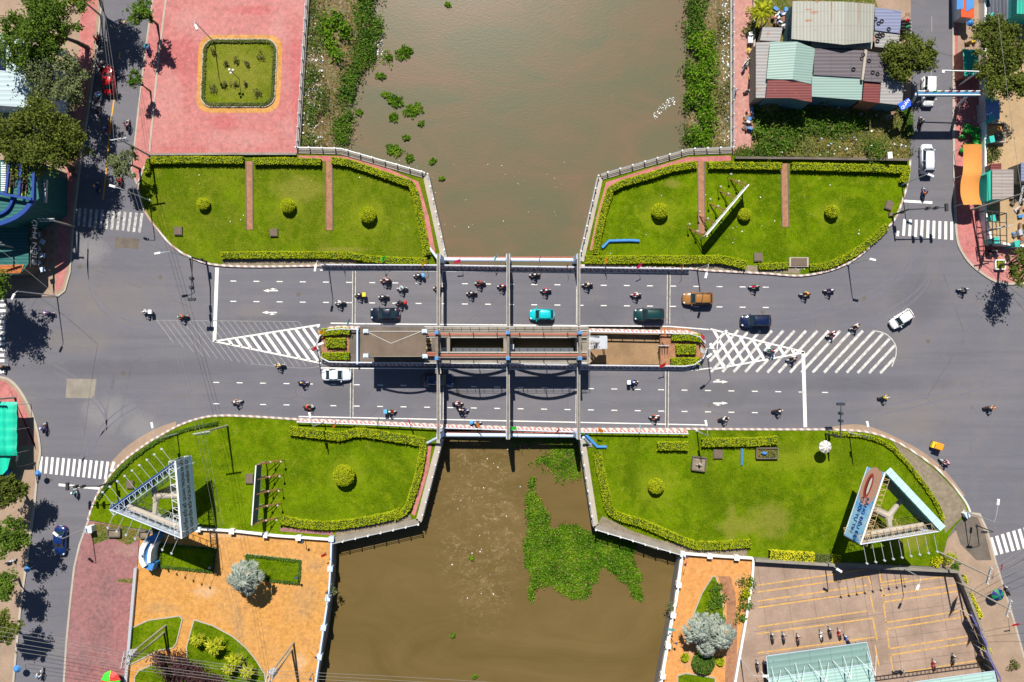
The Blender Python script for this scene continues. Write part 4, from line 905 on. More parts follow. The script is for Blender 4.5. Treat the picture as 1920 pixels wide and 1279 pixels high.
t = thing('floor_grate', 'small barred steel frame standing in the brown pit', 'grate', W(1243, 655)); p = W(1243, 655)
for j in range(4): MB().box(p.x - .6 + j * .4, p.y, .15, .06, 1.2, .9).build('bar', M['dark'], t)
MB().box(p.x, p.y + .6, .62, 1.7, .12, .1).build('top_rail', M['steel'], t)
# leaning props at the bridge corners
for a, zc, b, zb, lab in (((822, 487), 2.4, (806, 466), .2, 'grey leaning pipe beside the bridge end at the corner of the path with three lawns'), ((826, 818), 2.6, (799, 832), .3, 'blue leaning pipe beside the bridge end above the white water'), ((1094, 820), 2.4, (1106, 834), .2, 'pale blue leaning pipe beside the bridge end by the hyacinth raft')):
    p, q = W(*a, zc), W(*b, zb); t = thing('leaning_pipe', lab, 'pipe', (q.x, q.y, 0)); MB().tube([q, p], [.2, .2], 10).build('pipe', M['bluewhite'], t); MB().box(q.x, q.y, .15, .7, .7, .3).build('footing', M['conc'], t)
for pts, lab in (([(1129, 465), (1142, 452), (1180, 451), (1199, 452)], 'bent blue pipe lying on the lawn beside the hedge corner'), ([(1097, 814), (1120, 838), (1137, 838)], 'bent blue pipe lying on the grass next to the bridge end by the hyacinth raft'), ([(1870 - 0, 0), (1870, 1)], None)):
    if lab: tag(MB().tube([W(x, y, .35) for x, y in pts], .24, 10).build('bent_pipe', M['blue'], org=W(*pts[1])), lab, 'pipe')
tag(MB().tube([W(1870 - 0, 842, .3), W(1870, 875, .3)], .01, 4).build('cable', M['blue'], org=W(1870, 860)), 'thin blue cable on the asphalt near the yellow tricycle', 'cable') if False else None
tag(MB().tube([W(1400 - 29 + .0, 842, .3), W(1400 - 29 + .4, 874, .3)], .15, 8).build('standing_pipe', M['blue'], org=W(1371, 858)), 'short straight blue pipe lying on the lawn right of the square planters', 'pipe') if False else None
tag(MB().tube([W(1391, 841, .35), W(1391, 872, .25)], .16, 8).build('straight_pipe', M['blue'], org=W(1391, 858)), 'short straight blue pipe lying on the lawn between two planters', 'pipe')

# ------------------------------------------------------------ hoardings and billboards
_ft = {}
def text_mesh(name, body, size, mat, parent, mtx, extr=.03, bold=.012):
    cu = bpy.data.curves.new(name, 'FONT'); cu.body = body; cu.size = size; cu.extrude = extr; cu.offset = bold
    cu.align_x = 'CENTER'; cu.align_y = 'CENTER'; tmp = bpy.data.objects.new(name, cu); C.objects.link(tmp)
    dg = bpy.context.evaluated_depsgraph_get(); me = bpy.data.meshes.new_from_object(tmp.evaluated_get(dg)); bpy.data.objects.remove(tmp)
    me.name = name; me.materials.clear(); me.materials.append(mat)
    q = parent
    while q.parent: q = q.parent
    me.transform(Matrix.Translation(-q.location) @ mtx)
    ob = bpy.data.objects.new(name, me); C.objects.link(ob); ob.parent = parent; KIDS.setdefault(parent.name, []).append(ob); return ob
def face_mtx(a, b, zb, zt, out, u=.5, v=.5, eps=.08):
    """matrix for lettering on a vertical panel a->b (reading direction), facing 'out'"""
    a, b = Vector((*a, 0)), Vector((*b, 0)); d = (b - a).normalized(); up = Vector((0, 0, 1)); n = d.cross(up)
    if n.dot(Vector((*out, 0))) < 0: d = -d; n = -n
    pos = a.lerp(b, u) + up * (zb + (zt - zb) * v) + n * eps
    return Matrix((( d.x, up.x, n.x, pos.x), (d.y, up.y, n.y, pos.y), (d.z, up.z, n.z, pos.z), (0, 0, 0, 1)))
def panel(t, a, b, zb, zt, mat, th=.12, name='panel'):
    a, b = Vector((*a, 0)), Vector((*b, 0)); mid = (a + b) / 2; d = b - a
    return MB().box(mid.x, mid.y, (zb + zt) / 2, d.length, th, zt - zb, math.atan2(d.y, d.x)).build(name, mat, t)
def truss(t, a, b, zb, zt, inn, mat, w=.9, n=11, nm='truss'):
    """space-frame behind a panel, offset toward 'inn'"""
    a, b = Vector((*a, 0)), Vector((*b, 0)); inn = Vector((*inn, 0)); m = MB(); r = .05
    off = inn * w
    for z in (zb + .2, zt - .1):
        m.bar((a + off) + Vector((0, 0, z)), (b + off) + Vector((0, 0, z)), r)
        m.bar((a + inn * .2) + Vector((0, 0, z)), (b + inn * .2) + Vector((0, 0, z)), r)
    for i in range(n + 1):
        p = a.lerp(b, i / n); q = a.lerp(b, min(1, (i + .5) / n))
        for z in (zb + .2, zt - .1): m.bar(p + off + Vector((0, 0, z)), p + inn * .15 + Vector((0, 0, z)), r); m.bar(p + off + Vector((0, 0, z)), q + inn * .15 + Vector((0, 0, z)), r)
        m.bar(p + off + Vector((0, 0, zb + .2)), p + off + Vector((0, 0, zt - .1)), r)
    return m.build(nm, mat, t)
def lamps(t, a, b, z, out, n, L=2.3, mat='steel'):
    a, b, out = Vector((*a, 0)), Vector((*b, 0)), Vector((*out, 0))
    for i in range(n):
        p = a.lerp(b, (i + .5) / n); q = p + out * L
        o = MB().tube([p + Vector((0, 0, z)), q + Vector((0, 0, z + .25))], .03, 5).build('lamp_arm', M[mat], t)
        MB().box(q.x, q.y, z + .25, .34, .24, .16, math.atan2(out.y, out.x) + .8).build('floodlight', M['steel'], o)
def centre(v): return Vector((sum(p[0] for p in v) / len(v), sum(p[1] for p in v) / len(v)))
def outn(a, b, c):
    d = (Vector(b) - Vector(a)).normalized(); n = Vector((d.y, -d.x)); return n if (((Vector(a) + Vector(b)) / 2) - c).dot(n) > 0 else -n
# billboard beside the lower left junction
zt, zb = 12.0, 6.6
A, B_, D = W(204, 955, zt).xy, W(329, 864, zt).xy, W(341, 1010, zt).xy
c0 = centre((A, B_, D)); base = Vector(((CX, CY)))
bc = Vector(W(293, 930, 9.0).xy)
t = thing('billboard', 'three-sided billboard with gold lettering on a pale blue face by the lower left junction', 'billboard', (bc.x, bc.y, 0))
pf = solid('billboard_blue', srgb(190, 222, 255), .5, 0, .05); gold = solid('gold_letters', srgb(120, 74, 34), .6)
panel(t, B_, D, zb, zt, pf); m = MB()
for z in (zb, zt): m.bar((B_.x, B_.y, z), (D.x, D.y, z), .18)
m.build('frame', M['white'], t)
on = outn(B_, D, c0); ln = (B_ - D).length
text_mesh('lettering', 'CHUYỂN ĐỔI SỐ QUAN TRỌNG NHẤT', 1.0, gold, t, face_mtx(B_, D, zb, zt, on, .5, .66) @ Matrix.Scale(.62, 4, (1, 0, 0)) @ Matrix.Scale(1.25, 4, (0, 1, 0)))
text_mesh('lettering', 'LÀ CHUYỂN ĐỔI TƯ DUY, NHẬN THỨC', 1.0, gold, t, face_mtx(B_, D, zb, zt, on, .5, .33) @ Matrix.Scale(.60, 4, (1, 0, 0)) @ Matrix.Scale(1.25, 4, (0, 1, 0)))
truss(t, B_, D, zb, zt, -on, M['white'], 1.0, 10)
panel(t, A, B_, zb, zt, solid('billboard_navy', srgb(20, 70, 140), .5)); on2 = outn(A, B_, c0); truss(t, A, B_, zb, zt, -on2, M['bluewhite'], 1.1, 12)
lamps(t, A, B_, zt - .4, on2, 9, 2.5)
panel(t, A, D, zb, zt, solid('billboard_back', srgb(190, 198, 212), .6)); on3 = outn(A, D, c0); truss(t, A, D, zb, zt, -on3, M['steel'], 1.0, 10)
a3, d3 = Vector((*A, 0)) - Vector((*on3, 0)) * 1.0, Vector((*D, 0)) - Vector((*on3, 0)) * 1.0
MB().tube([a3.lerp(d3, .18) + Vector((0, 0, zt - 1)), a3.lerp(d3, .95) + Vector((0, 0, zt - 1))], .42, 10).build('main_tube', M['conc_l'], t)
lamps(t, A, D, zt - .6, on3, 8, 2.6)
MB().tube([(bc.x, bc.y, 0), (bc.x, bc.y, 9.2)], [.75, .6], 14).build('monopole', M['conc_l'], t)
for p, q in ((A, B_), (B_, D), (A, D)):
    e = (p + q) / 2; MB().tube([(bc.x, bc.y, 9.0), (e.x, e.y, 9.2)], [.45, .3], 8).build('branch', M['conc_l'], t)
# billboard beside the lower right junction
A, B_, D = W(1659, 886, zt).xy, W(1762, 996, zt).xy, W(1613, 1021, zt).xy
c0 = centre((A, B_, D)); bc = Vector(W(1666, 968, 9.0).xy)
t = thing('billboard', 'three-sided billboard with a smiling mouth picture and blue face by the lower right junction', 'billboard', (bc.x, bc.y, 0))
def mk_ad():
    n = NT('advert_print'); p = n.P(False); a_ = n.noise(.35, 3, .5, p, .6); b_ = n.noise(.9, 4, .6, p)
    return n.out(n.mix(n.ramp(b_, [(.4, 0), (.7, .5)]), n.ramp(a_, [(.35, srgb(70, 160, 235)), (.6, srgb(140, 205, 245))]), srgb(225, 240, 250)), .4)
panel(t, A, D, zb, zt, mk_ad()); on = outn(A, D, c0)
# the picture: an open smiling mouth
mt = lambda u, v, e=.08: face_mtx(A, D, zb, zt, on, u, v, e)
lnAD = (A - D).length
def blob(name, u, v, rx, ry, mat, e, sm=1.0, n=24, a0=0, a1=2 * PI):
    mm = mt(u, v, e); m_ = MB(); vs = [mm @ Vector((rx * math.cos(a0 + (a1 - a0) * i / n), ry * math.sin(a0 + (a1 - a0) * i / n) * (1 if sm == 1 else sm), 0)) for i in range(n)]
    m_.add(vs, [tuple(range(n))]); return m_.build(name, mat, t)
fu = .23
d_, out_ = None, None
mm = mt(.5, .5)
left_is_A = (mm.translation.xy - Vector(A)).dot(Vector((mm[0][0], mm[1][0]))) > 0
fu = .24 if left_is_A else .24
sk = solid('printed_skin', srgb(214, 160, 140), .5); lip = solid('printed_lips', srgb(176, 62, 66), .5); tooth = solid('printed_teeth', srgb(236, 232, 226), .4)
panelA = MB(); 
blob('picture', fu, .5, 2.9, 2.6, sk, .07); blob('picture', fu, .42, 1.9, 1.1, lip, .085); blob('picture', fu, .43, 1.45, .65, solid('printed_mouth', srgb(110, 24, 30), .5), .1); blob('picture', fu, .48, 1.3, .38, tooth, .115); blob('picture', .08, .8, .9, .9, sk, .086)
nv = solid('navy_letters', srgb(16, 48, 130), .5)
text_mesh('lettering', 'RĂNG ĐỀU ĐẸP', 1.0, nv, t, face_mtx(A, D, zb, zt, on, .70, .62) @ Matrix.Scale(.92, 4, (1, 0, 0)) @ Matrix.Scale(1.15, 4, (0, 1, 0)))
text_mesh('lettering', 'CƯỜI TỰ TIN', 1.0, nv, t, face_mtx(A, D, zb, zt, on, .66, .34) @ Matrix.Scale(.92, 4, (1, 0, 0)) @ Matrix.Scale(1.15, 4, (0, 1, 0)))
m = MB()
for z in (zb, zt): m.bar((A.x, A.y, z), (D.x, D.y, z), .18)
m.build('frame', M['white'], t)
truss(t, A, D, zb, zt, -on, solid('ochre_steel', (.5, .34, .16)), 1.0, 14)
on2 = outn(A, B_, c0); panel(t, A, B_, zb, zt, solid('dark_green_panel', srgb(30, 82, 84), .7), .14)
a2, b2 = Vector((*A, 0)) + Vector((*on2, 0)) * .55, Vector((*B_, 0)) + Vector((*on2, 0)) * .55
m = MB(); mid = (a2 + b2) / 2; dd = b2 - a2; m.box(mid.x, mid.y, zt + .05, dd.length, 1.0, .12, math.atan2(dd.y, dd.x)); m.build('cap', solid('mint_sheet', srgb(172, 214, 200), .5), t)
m = MB()
for i in range(10): q = a2.lerp(b2, (i + .5) / 10); m.box(q.x, q.y, zt + .14, .1, 1.0, .06, math.atan2(dd.y, dd.x))
m.build('cap_ribs', M['steel'], t)
panel(t, D, B_, zb, zt, solid('billboard_back', srgb(190, 198, 212), .6)); on3 = outn(D, B_, c0); truss(t, D, B_, zb, zt, -on3, solid('ochre_steel', (.5, .34, .16)), 1.2, 12)
a3, d3 = Vector((*D, 0)) - Vector((*on3, 0)) * .9, Vector((*B_, 0)) - Vector((*on3, 0)) * .9
MB().tube([a3.lerp(d3, .05) + Vector((0, 0, zt - 1)), a3.lerp(d3, .85) + Vector((0, 0, zt - 1))], .45, 10).build('main_tube', M['conc_l'], t)
lamps(t, D, B_, zt - .6, on3, 9, 2.9)
MB().tube([(bc.x, bc.y, 0), (bc.x, bc.y, 9.2)], [.75, .6], 14).build('monopole', M['conc_l'], t)
for p, q in ((A, B_), (B_, D), (A, D)):
    e = (p + q) / 2; MB().tube([(bc.x, bc.y, 9.0), (e.x, e.y, 9.2)], [.45, .3], 8).build('branch', M['conc_l'], t)
def hoarding(a, b, zb, zt, back, label, face, nleg=5, mat='rust'):
    a, b = Vector(a), Vector(b); back = Vector(back).normalized(); mid = (a + b) / 2
    t = thing('hoarding', label, 'hoarding', (mid.x, mid.y, 0)); panel(t, a, b, zb, zt, face, .1)
    for z in (zb, zt): MB().bar((a.x, a.y, z), (b.x, b.y, z), .16).build('frame', M['white'], t)
    for i in range(nleg):
        p = a.lerp(b, i / (nleg - 1)); q = p + back * 2.6
        MB().tube([(p.x, p.y, 0), (p.x, p.y, zt)], .09, 6).build('leg', M['conc_l'], t)
        MB().tube([(q.x, q.y, 0), (p.x, p.y, zt - .4)], .07, 6).build('brace', M[mat], t)
        MB().tube([(q.x, q.y, 0), (p.x, p.y, zb)], .06, 6).build('brace', M[mat], t)
        for r_ in (1.3, 2.9):
            g = p + back * r_; o = MB().tube([(g.x, g.y, .1), (g.x, g.y, 2.0)], .04, 5).build('lamp_stem', M['dark'], t); MB().ell((g.x, g.y, 2.15), (.2, .2, .2), 8, 6).build('lamp_globe', M['conc_l'], o)
    return t
hoarding(W(1325, 441, 4.0).xy, W(1404, 346, 4.0).xy, 2.1, 4.0, (-1, .9), 'long white-edged hoarding set diagonally across the lawn with lamp globes behind', M['steel'])
hoarding(W(480, 873, 5).xy, W(472, 985, 5).xy, 2.4, 5.0, (1, 0.05), 'long upright hoarding with slatted grey blue face on the lower left lawn', solid('slate_blue_sheet', srgb(62, 88, 106), .6))

# ------------------------------------------------------------ poles, lamps, signals, wires
def street_lamp(base, head, z, label, kind='steel', arm=True):
    b = W(*base); h = W(*head, z + .4); t = thing('street_lamp', label, 'street lamp', (b.x, b.y, 0), group='street lamps')
    MB().tube([(b.x, b.y, 0), (b.x, b.y, z)], [.1, .06], 8).cyl(b.x, b.y, 0, .3, .2, n=8).build('pole', M[kind], t)
    d = Vector((h.x - b.x, h.y - b.y, 0)); p1 = Vector((b.x, b.y, z)); 
    MB().tube([p1, p1 + d * .35 + Vector((0, 0, .3)), h - d.normalized() * .3], .045, 6).build('arm', M[kind], t)
    MB().box(h.x, h.y, h.z, .95, .38, .14, math.atan2(d.y, d.x), .8, .7).build('lamp_head', M['white'] if kind == 'steel' else M['dark'], t)
    return t
for b, h, z, l in (((616, 499), (591, 504), 7.2, 'street lamp over the lanes at the left end of the top striped railing'),
                   ((1307, 505), (1324, 517), 7.2, 'street lamp over the lanes at the right end of the top striped railing'),
                   ((281, 376), (210, 349), 8.5, 'street lamp reaching over the street at the round tree beside the first lawn'),
                   ((356, 483), (295, 475), 7.5, 'street lamp on the curved kerb beside the black signal mast'),
                   ((333, 813), (285, 798), 7.5, 'street lamp on the curved kerb above the gold lettered billboard'),
                   ((1690, 347), (1746, 329), 7.5, 'street lamp reaching over the street near the silver van'),
                   ((1590, 496), (1637, 487), 7.2, 'street lamp on the curved kerb right of the flat pale cover'),
                   ((1591, 811), (1627, 796), 7.2, 'street lamp on the kerb right of the white parasol'),
                   ((1306, 808), (1324, 794), 7.2, 'street lamp at the right end of the railing nearest the square planters'),
                   ((609, 791), (581, 779), 7.2, 'street lamp at the left end of the railing over the wavy hedge'),
                   ((1806, 958), (1872, 942), 8.0, 'street lamp beside the rubble corner over the right junction'),
                   ((172, 987), (104, 1002), 8.0, 'street lamp reaching over the dark blue car'),
                   ((1545, 1050), (1574, 1070), 6.5, 'street lamp on the car park wall under the yellow hedge'),
                   ((1686, 1061), (1721, 1102), 6.5, 'street lamp on the car park wall beneath the billboard lights'),
                   ((1388, 1234), (1436, 1268), 6.5, 'street lamp by the thin white wall beside the silver palm'),
                   ((107, 555), (24, 557), 10.0, 'tall street lamp at the shaded street corner'),
                   ((403, 80), (368, 51), 8.0, 'slim street lamp at the corner of the square garden in the pink plaza')):
    street_lamp(b, h, z, l)
for b, h, z, l in (((1332, 700), (1331, 668), 0, ''),):
    pass
street_lamp((1325, 655), (1330, 667), 6.5, 'short street lamp at the right tip of the median')
street_lamp((596, 655), (601, 645), 6.0, 'short street lamp at the left tip of the median')
street_lamp((1830, 985), (1846, 998), 4.5, 'small dark lamp on the corner pavement by the rubble strip', 'dark')
street_lamp((66, 868), (32, 860), 4.5, 'small dark lamp on the pavement beside the green tarpaulin', 'dark')
def globe_lamp(b, label, n=3, z=3.0, dark=False):
    p = W(*b); t = thing('globe_lamp', label, 'lamp', (p.x, p.y, .15)); MB().tube([(p.x, p.y, .1), (p.x, p.y, z)], .05, 6).build('pole', M['dark'], t)
    for i in range(n):
        a = 2 * PI * i / n + .4; g = (p.x + .32 * math.cos(a), p.y + .32 * math.sin(a), z + .1)
        MB().ell(g, (.2, .2, .2), 10, 6).build('globe', M['navy' if dark else 'white'], t)
globe_lamp((449, 149), 'lamp with three white globes in the square garden', 3, 3.6)
for b, l in (((402, 1057), 'dark single globe lamp in the shaded grass bed'), ((560, 1076), 'dark single globe lamp in the sunlit grass bed'), ((573, 1010), 'dark globe lamp on the white pillar fence'), ((617, 1103), 'dark globe lamp on the blue and white balustrade'), ((1278, 1038), 'dark globe lamp on the corner pillar of the orange promenade'), ((1258, 1196), 'dark globe lamp midway down the white balustrade'), ((587, 1262), 'dark globe lamp low on the blue and white balustrade')):
    globe_lamp(b, l, 1, 2.6, True)
def signal_mast(base, z, d, L, label, heads=(1, .72, .5)):
    b = W(*base); t = thing('signal_mast', label, 'traffic light', (b.x, b.y, 0), group='black traffic signal masts over the junctions'); d = Vector((*d, 0)).normalized()
    MB().tube([(b.x, b.y, 0), (b.x, b.y, z)], [.16, .11], 8).build('pole', M['dark'], t)
    MB().tube([(b.x, b.y, z - .3), Vector((b.x, b.y, z)) + d * L], [.1, .06], 6).build('arm', M['dark'], t)
    for i, u in enumerate(heads):
        p = Vector((b.x, b.y, z)) + d * L * u; n = Vector((-d.y, d.x, 0))
        hd = MB().box(p.x, p.y, z - .1, .38, 1.15 if i == 0 else .38, .42 if i == 0 else 1.1, math.atan2(d.y, d.x)).build('signal_head', M['dark'], t)
        for k in (-1, 0, 1):
            q = p + n * (.36 * k if i == 0 else 0) + Vector((0, 0, 0 if i == 0 else .34 * k)); MB().ell((q.x + d.x * .2, q.y + d.y * .2, q.z - .1), (.13, .13, .13), 8, 5).build('lens', M['navy'], hd)
    p = Vector((b.x, b.y, 3.0)); MB().box(p.x + .25, p.y, 3.0, .35, .35, 1.0).build('signal_head', M['dark'], t)
signal_mast((388, 491), 6.0, (0, -1), 6.2, 'black signal mast over the lanes by the left stop line')
signal_mast((1547, 813), 6.0, (0, 1), 5.0, 'black signal mast over the lanes by the white parasol')
signal_mast((1672, 404), 5.5, (1, .05), 5.6, 'black signal mast across the upper right zebra crossing')
signal_mast((218, 901), 5.5, (-1, 0), 4.6, 'black signal mast over the lower left zebra crossing')
def power_pole(base, z, label, arms=3, ang=0.0, lean=(0, 0), w=2.4, double=False, r=.17):
    b = W(*base); t = thing('power_pole', label, 'power pole', (b.x, b.y, 0), group='concrete power poles'); top = Vector((b.x + lean[0], b.y + lean[1], z))
    MB().tube([(b.x, b.y, 0), top], [r, r * .62], 8).build('pole', M['conc_l'], t)
    if double:
        MB().tube([(b.x - .3, b.y - 1.1, 0), top + Vector((.2, -.9, -.6))], [r, r * .62], 8).build('pole', M['conc_l'], t)
        MB().box(top.x + .3, top.y + .1, z - 2.4, 1.0, .7, 1.0).build('transformer', M['steel'], t)
    c, s_ = math.cos(ang), math.sin(ang)
    for i in range(arms):
        zz = z - .15 - i * .5; dx = .28 * i
        o = MB().bar((top.x - c * w / 2 + s_ * dx, top.y - s_ * w / 2 - c * dx, zz), (top.x + c * w / 2 + s_ * dx, top.y + s_ * w / 2 - c * dx, zz), .12).build('crossarm', M['steel'], t)
        for k in (-1, -.35, .35, 1):
            MB().cyl(top.x + c * w / 2 * k * .92 + s_ * dx, top.y + s_ * w / 2 * k * .92 - c * dx, zz + .05, zz + .32, .05, n=6).build('insulator', M['white'], o)
    return top
p1 = power_pole((285, 294), 10.6, 'grey power pole at the corner between the pink square and the first lawn', 2, .15)
p2 = power_pole((427, 798), 10.6, 'grey power pole on the lawn beside the curved kerb over the gold lettered billboard', 2, .15)
p3 = power_pole((312, 1172), 14, 'twin power pole with transformer on the old red pavement at the bottom', 3, 1.35, double=True)
p4 = power_pole((551, 1204), 14, 'twin power pole on the ochre square near the river', 3, 1.35, double=True)
p5 = power_pole((1762, 1036), 12, 'wire-laden power pole between the right billboard and the car park corner', 4, 1.3, (.6, -.3))
p6 = power_pole((1793, 1090), 12, 'slanting power pole on the pavement behind the green umbrella', 3, 1.3, (.8, -.4))
p7 = power_pole((1820, 394), 12, 'thick grey power pole by the orange awning on the right pavement', 3, 1.35, (.3, .2))
p8 = power_pole((1829, 440), 7, 'shorter grey power pole over the right junction corner', 1, .2, (.2, .2))
p9 = power_pole((62, 472), 9.5, 'wire-laden power pole over the shaded shop on the left', 3, .3, (-.5, .2))
p10 = power_pole((140, 425), 7, 'leaning pole over the left zebra crossing in tree shade', 2, 0, (-.4, .1))
p11 = power_pole((190, 30), 8.5, 'blue grey pole with two arms at the top of the left street', 2, .6, (-.3, .4))
p12 = power_pole((30, 745), 6, 'short pole at the edge of the green tarpaulin', 2, 0)
def wire(a, b, sag, label, r=.035, grp=None):
    a, b = Vector(a), Vector(b); pts = [a.lerp(b, i / 14) - Vector((0, 0, sag * 4 * (i / 14) * (1 - i / 14))) for i in range(15)]
    return tag(MB().tube(pts, r * .62, 4).build('overhead_wire', M['wire'], org=a), label, 'wire', grp)
G1 = 'overhead wires crossing the left junction'
for k in (-1, 0, 1):
    o = Vector((k * .55, k * .1, .2)); n_ = ('left', 'middle', 'right')[k + 1]
    wire(p1 + o, p2 + o, .6, n_ + ' strand of the wires from the pink square corner down to the lawn pole', .03, G1)
    wire(p2 + o, W(470 + k * 6, 1330, 9), .8, n_ + ' strand of the wires running down past the slatted hoarding', .025, G1)
    wire(Vector(W(182 + k * 3, -40, 9)), p1 + o, .6, n_ + ' strand of the wires down the tree shaded street', .03, G1)
G2 = 'overhead wires across the bottom edge'
for i in range(6):
    oa = Vector((.15 * i, 1.2 - i * .55, -.3 * (i % 3)))
    w_ = ('first', 'second', 'third', 'fourth', 'fifth', 'sixth')[i]
    wire(W(-60, 1165 + i * 9, 12), p3 + oa, .3, w_ + ' wire from the top over the lower left street', .04, G2)
    wire(p3 + oa, p4 + oa, .3, w_ + ' wire from the top over the ochre square', .04, G2)
    wire(p4 + oa, W(960, 1282 + i * 8, 11), .3, w_ + ' wire from the top over the lower river', .04, G2)
wire(W(1862, -60, 9), p7, .3, 'long single wire over the two trees in the yard', .05)
wire(W(1700, -60, 9), W(1960, 14, 9), .2, 'dark wire across the top of the right street', .04)
for i in range(4): wire(p5 + Vector((0, .9 - .6 * i, 0)), W(2040, 960 + i * 20, 11), .3, ('top', 'second', 'third', 'lowest')[i] + ' wire over the zebra crossing at the lower right', .04, 'wires over the lower right street')
for i in range(3): wire(p6 + Vector((0, .6 - .6 * i, 0)), W(2040, 1110 + i * 22, 11), .3, ('top', 'middle', 'lowest')[i] + ' wire over the street behind the green umbrella', .04, 'wires over the lower right street')
for i in range(3): wire(p7 + Vector((.3 * i, 0, 0)), W(2050, 470 + 40 * i, 10), .3, ('top', 'middle', 'lowest')[i] + ' wire from the pole by the orange awning', .04, 'wires over the yard corner')
for i in range(3): wire(p9 + Vector((.3 * i, 0, 0)), W(-60, 430 + 60 * i, 9), .3, ('top', 'middle', 'lowest')[i] + ' wire over the shaded shop roof', .03, 'wires over the shaded shop')
wire(p9, W(107, 555, 9.5), .4, 'wire from the shaded shop to the tall corner lamp', .03)
wire(W(107, 555, 9.5), W(84, 745, 9), .4, 'wire across the left junction mouth', .03)
# flags
fc = dict(red=srgb(220, 24, 20), green=srgb(60, 220, 50), yellow=srgb(250, 180, 0), pink=srgb(230, 50, 90), mint=srgb(190, 230, 220), orange=srgb(250, 140, 10), magenta=srgb(235, 0, 100), teal=srgb(110, 200, 200), white=srgb(230, 235, 225))
FM = {k: solid(k + '_cloth', v, .7, 0, .08) for k, v in fc.items()}
def flag(px, py, col, label, z=3.0, s_=1.0):
    top = W(px, py, z); t = thing('flag', label, 'flag', (top.x, top.y, .5), group='little coloured flags on poles')
    MB().tube([(top.x, top.y, .3), (top.x, top.y, z + .15)], .03, 5).build('pole', M['steel'], t)
    a = R.uniform(0, 2 * PI); m = MB(); vs = []
    for i in range(5):
        for j in range(4):
            u, v = i / 4, j / 3; r_ = .95 * u * s_
            vs.append((top.x + r_ * math.cos(a) + .08 * math.sin(5 * u + v), top.y + r_ * math.sin(a) + (.34 - .68 * v) * s_ * (1 - .4 * u) + .05 * math.cos(6 * u), z + .1 - .45 * v - .3 * u + .07 * math.sin(7 * u + 2 * v)))
    m.add(vs, [(i * 4 + j, i * 4 + j + 1, i * 4 + j + 5, i * 4 + j + 4) for i in range(4) for j in range(3)]); m.build('cloth', FM[col], t)
FL = [(636, 487, 'red', 'beside the leaning lamp at the left end of the top railing'), (714, 488, 'green', 'between the first two hedged lawn paths and the top railing'), (796, 488, 'yellow', 'above the left gantry by the hedge corner'), (863, 488, 'pink', 'over the top railing in the first river bay'), (926, 486, 'mint', 'over the top railing just left of the middle gantry'), (1010, 491, 'pink', 'over the top railing just right of the middle gantry'), (1065, 492, 'red', 'over the top railing just left of the right gantry'), (1138, 493, 'orange', 'over the long low hedge right of the right gantry'), (1203, 494, 'magenta', 'over the long low hedge above the dark green car'), (1282, 495, 'orange', 'at the right end of the top railing'),
      (650, 609, 'teal', 'on the left tip of the median beside the hedge'), (597, 624, 'yellow', 'at the left tip of the median'), (593, 650, 'red', 'beside the hatched triangle at the median tip'), (645, 670, 'green', 'lying over the lowest left median hedge'), (1245, 620, 'orange', 'at the top edge of the median by the right hedges'), (1321, 637, 'pink', 'at the right tip of the median'), (1322, 662, 'white', 'low on the right tip of the median'), (1248, 682, 'red', 'at the lower edge of the brown pit'),
      (629, 793, 'orange', 'at the left end of the bottom railing'), (707, 796, 'green', 'over the wavy hedge by the bottom railing'), (769, 797, 'magenta', 'left of the left gantry on the bottom railing'), (899, 802, 'orange', 'over the bottom railing beside the cyclist in blue'), (968, 803, 'green', 'over the bottom railing right of the middle gantry'), (1048, 803, 'red', 'over the bottom railing left of the right gantry'), (1121, 806, 'orange', 'right of the right gantry on the bottom railing'), (1201, 807, 'mint', 'over the grass left of the small square hedge'), (1281, 808, 'yellow', 'at the right end of the bottom railing'),
      (611, 1038, 'red', 'on the blue and white balustrade near its top'), (606, 1125, 'green', 'midway down the blue and white balustrade'), (587, 1230, 'yellow', 'low on the blue and white balustrade'), (1285, 1063, 'magenta', 'at the top of the orange promenade'), (1248, 1270, 'orange', 'at the bottom of the white balustrade'), (1878, 1070, 'red', 'on the pavement edge above the green umbrella'), (1912, 1170, 'red', 'on the pavement edge at the far lower right'), (1265, 1182, 'teal', 'midway down the orange promenade')]
for x, y, c_, w_ in FL: flag(x, y, c_, c_ + ' flag ' + w_)

# ------------------------------------------------------------ buildings and sheds
def shed(name, label, px, z, mat, wall='bluewhite', ov=0.0, cat='building', parts=(), z0=0, ridge=None):
    P = PX(px, z); c = centre(P); t = thing(name, label, cat, (c.x, c.y, 0))
    Q = [(p[0] + (c.x - p[0]) * .05, p[1] + (c.y - p[1]) * .05) for p in P]
    MB().prism(Q, z0, z - .08).build('wall', M[wall] if isinstance(wall, str) else wall, t)
    if ridge:
        m = MB(); a, b = W(*ridge[0], z + .7), W(*ridge[1], z + .7); n = len(P)
        q0, q1, q2, q3 = [(p[0], p[1], z) for p in P]
        for quad in ((q0, a, b, q3), (a, q1, q2, b)):
            vs = [*quad, *[(v[0], v[1], v[2] - .1) for v in quad]]; m.add(vs, [(3, 2, 1, 0), (4, 5, 6, 7), (0, 1, 5, 4), (1, 2, 6, 5), (2, 3, 7, 6), (3, 0, 4, 7)])
        m.add([q0, a, q1, q3, b, q2], [(0, 2, 1), (3, 4, 5)])
        m.build('roof', mat, t)
    else: MB().prism(P, z - .08, z + .06).build('roof', mat, t)
    for nm, pp, dz, mt_ in parts: MB().prism(PX(pp, z + dz), z + dz - .04, z + dz).build(nm, mt_ if not isinstance(mt_, str) else M[mt_], t)
    return t
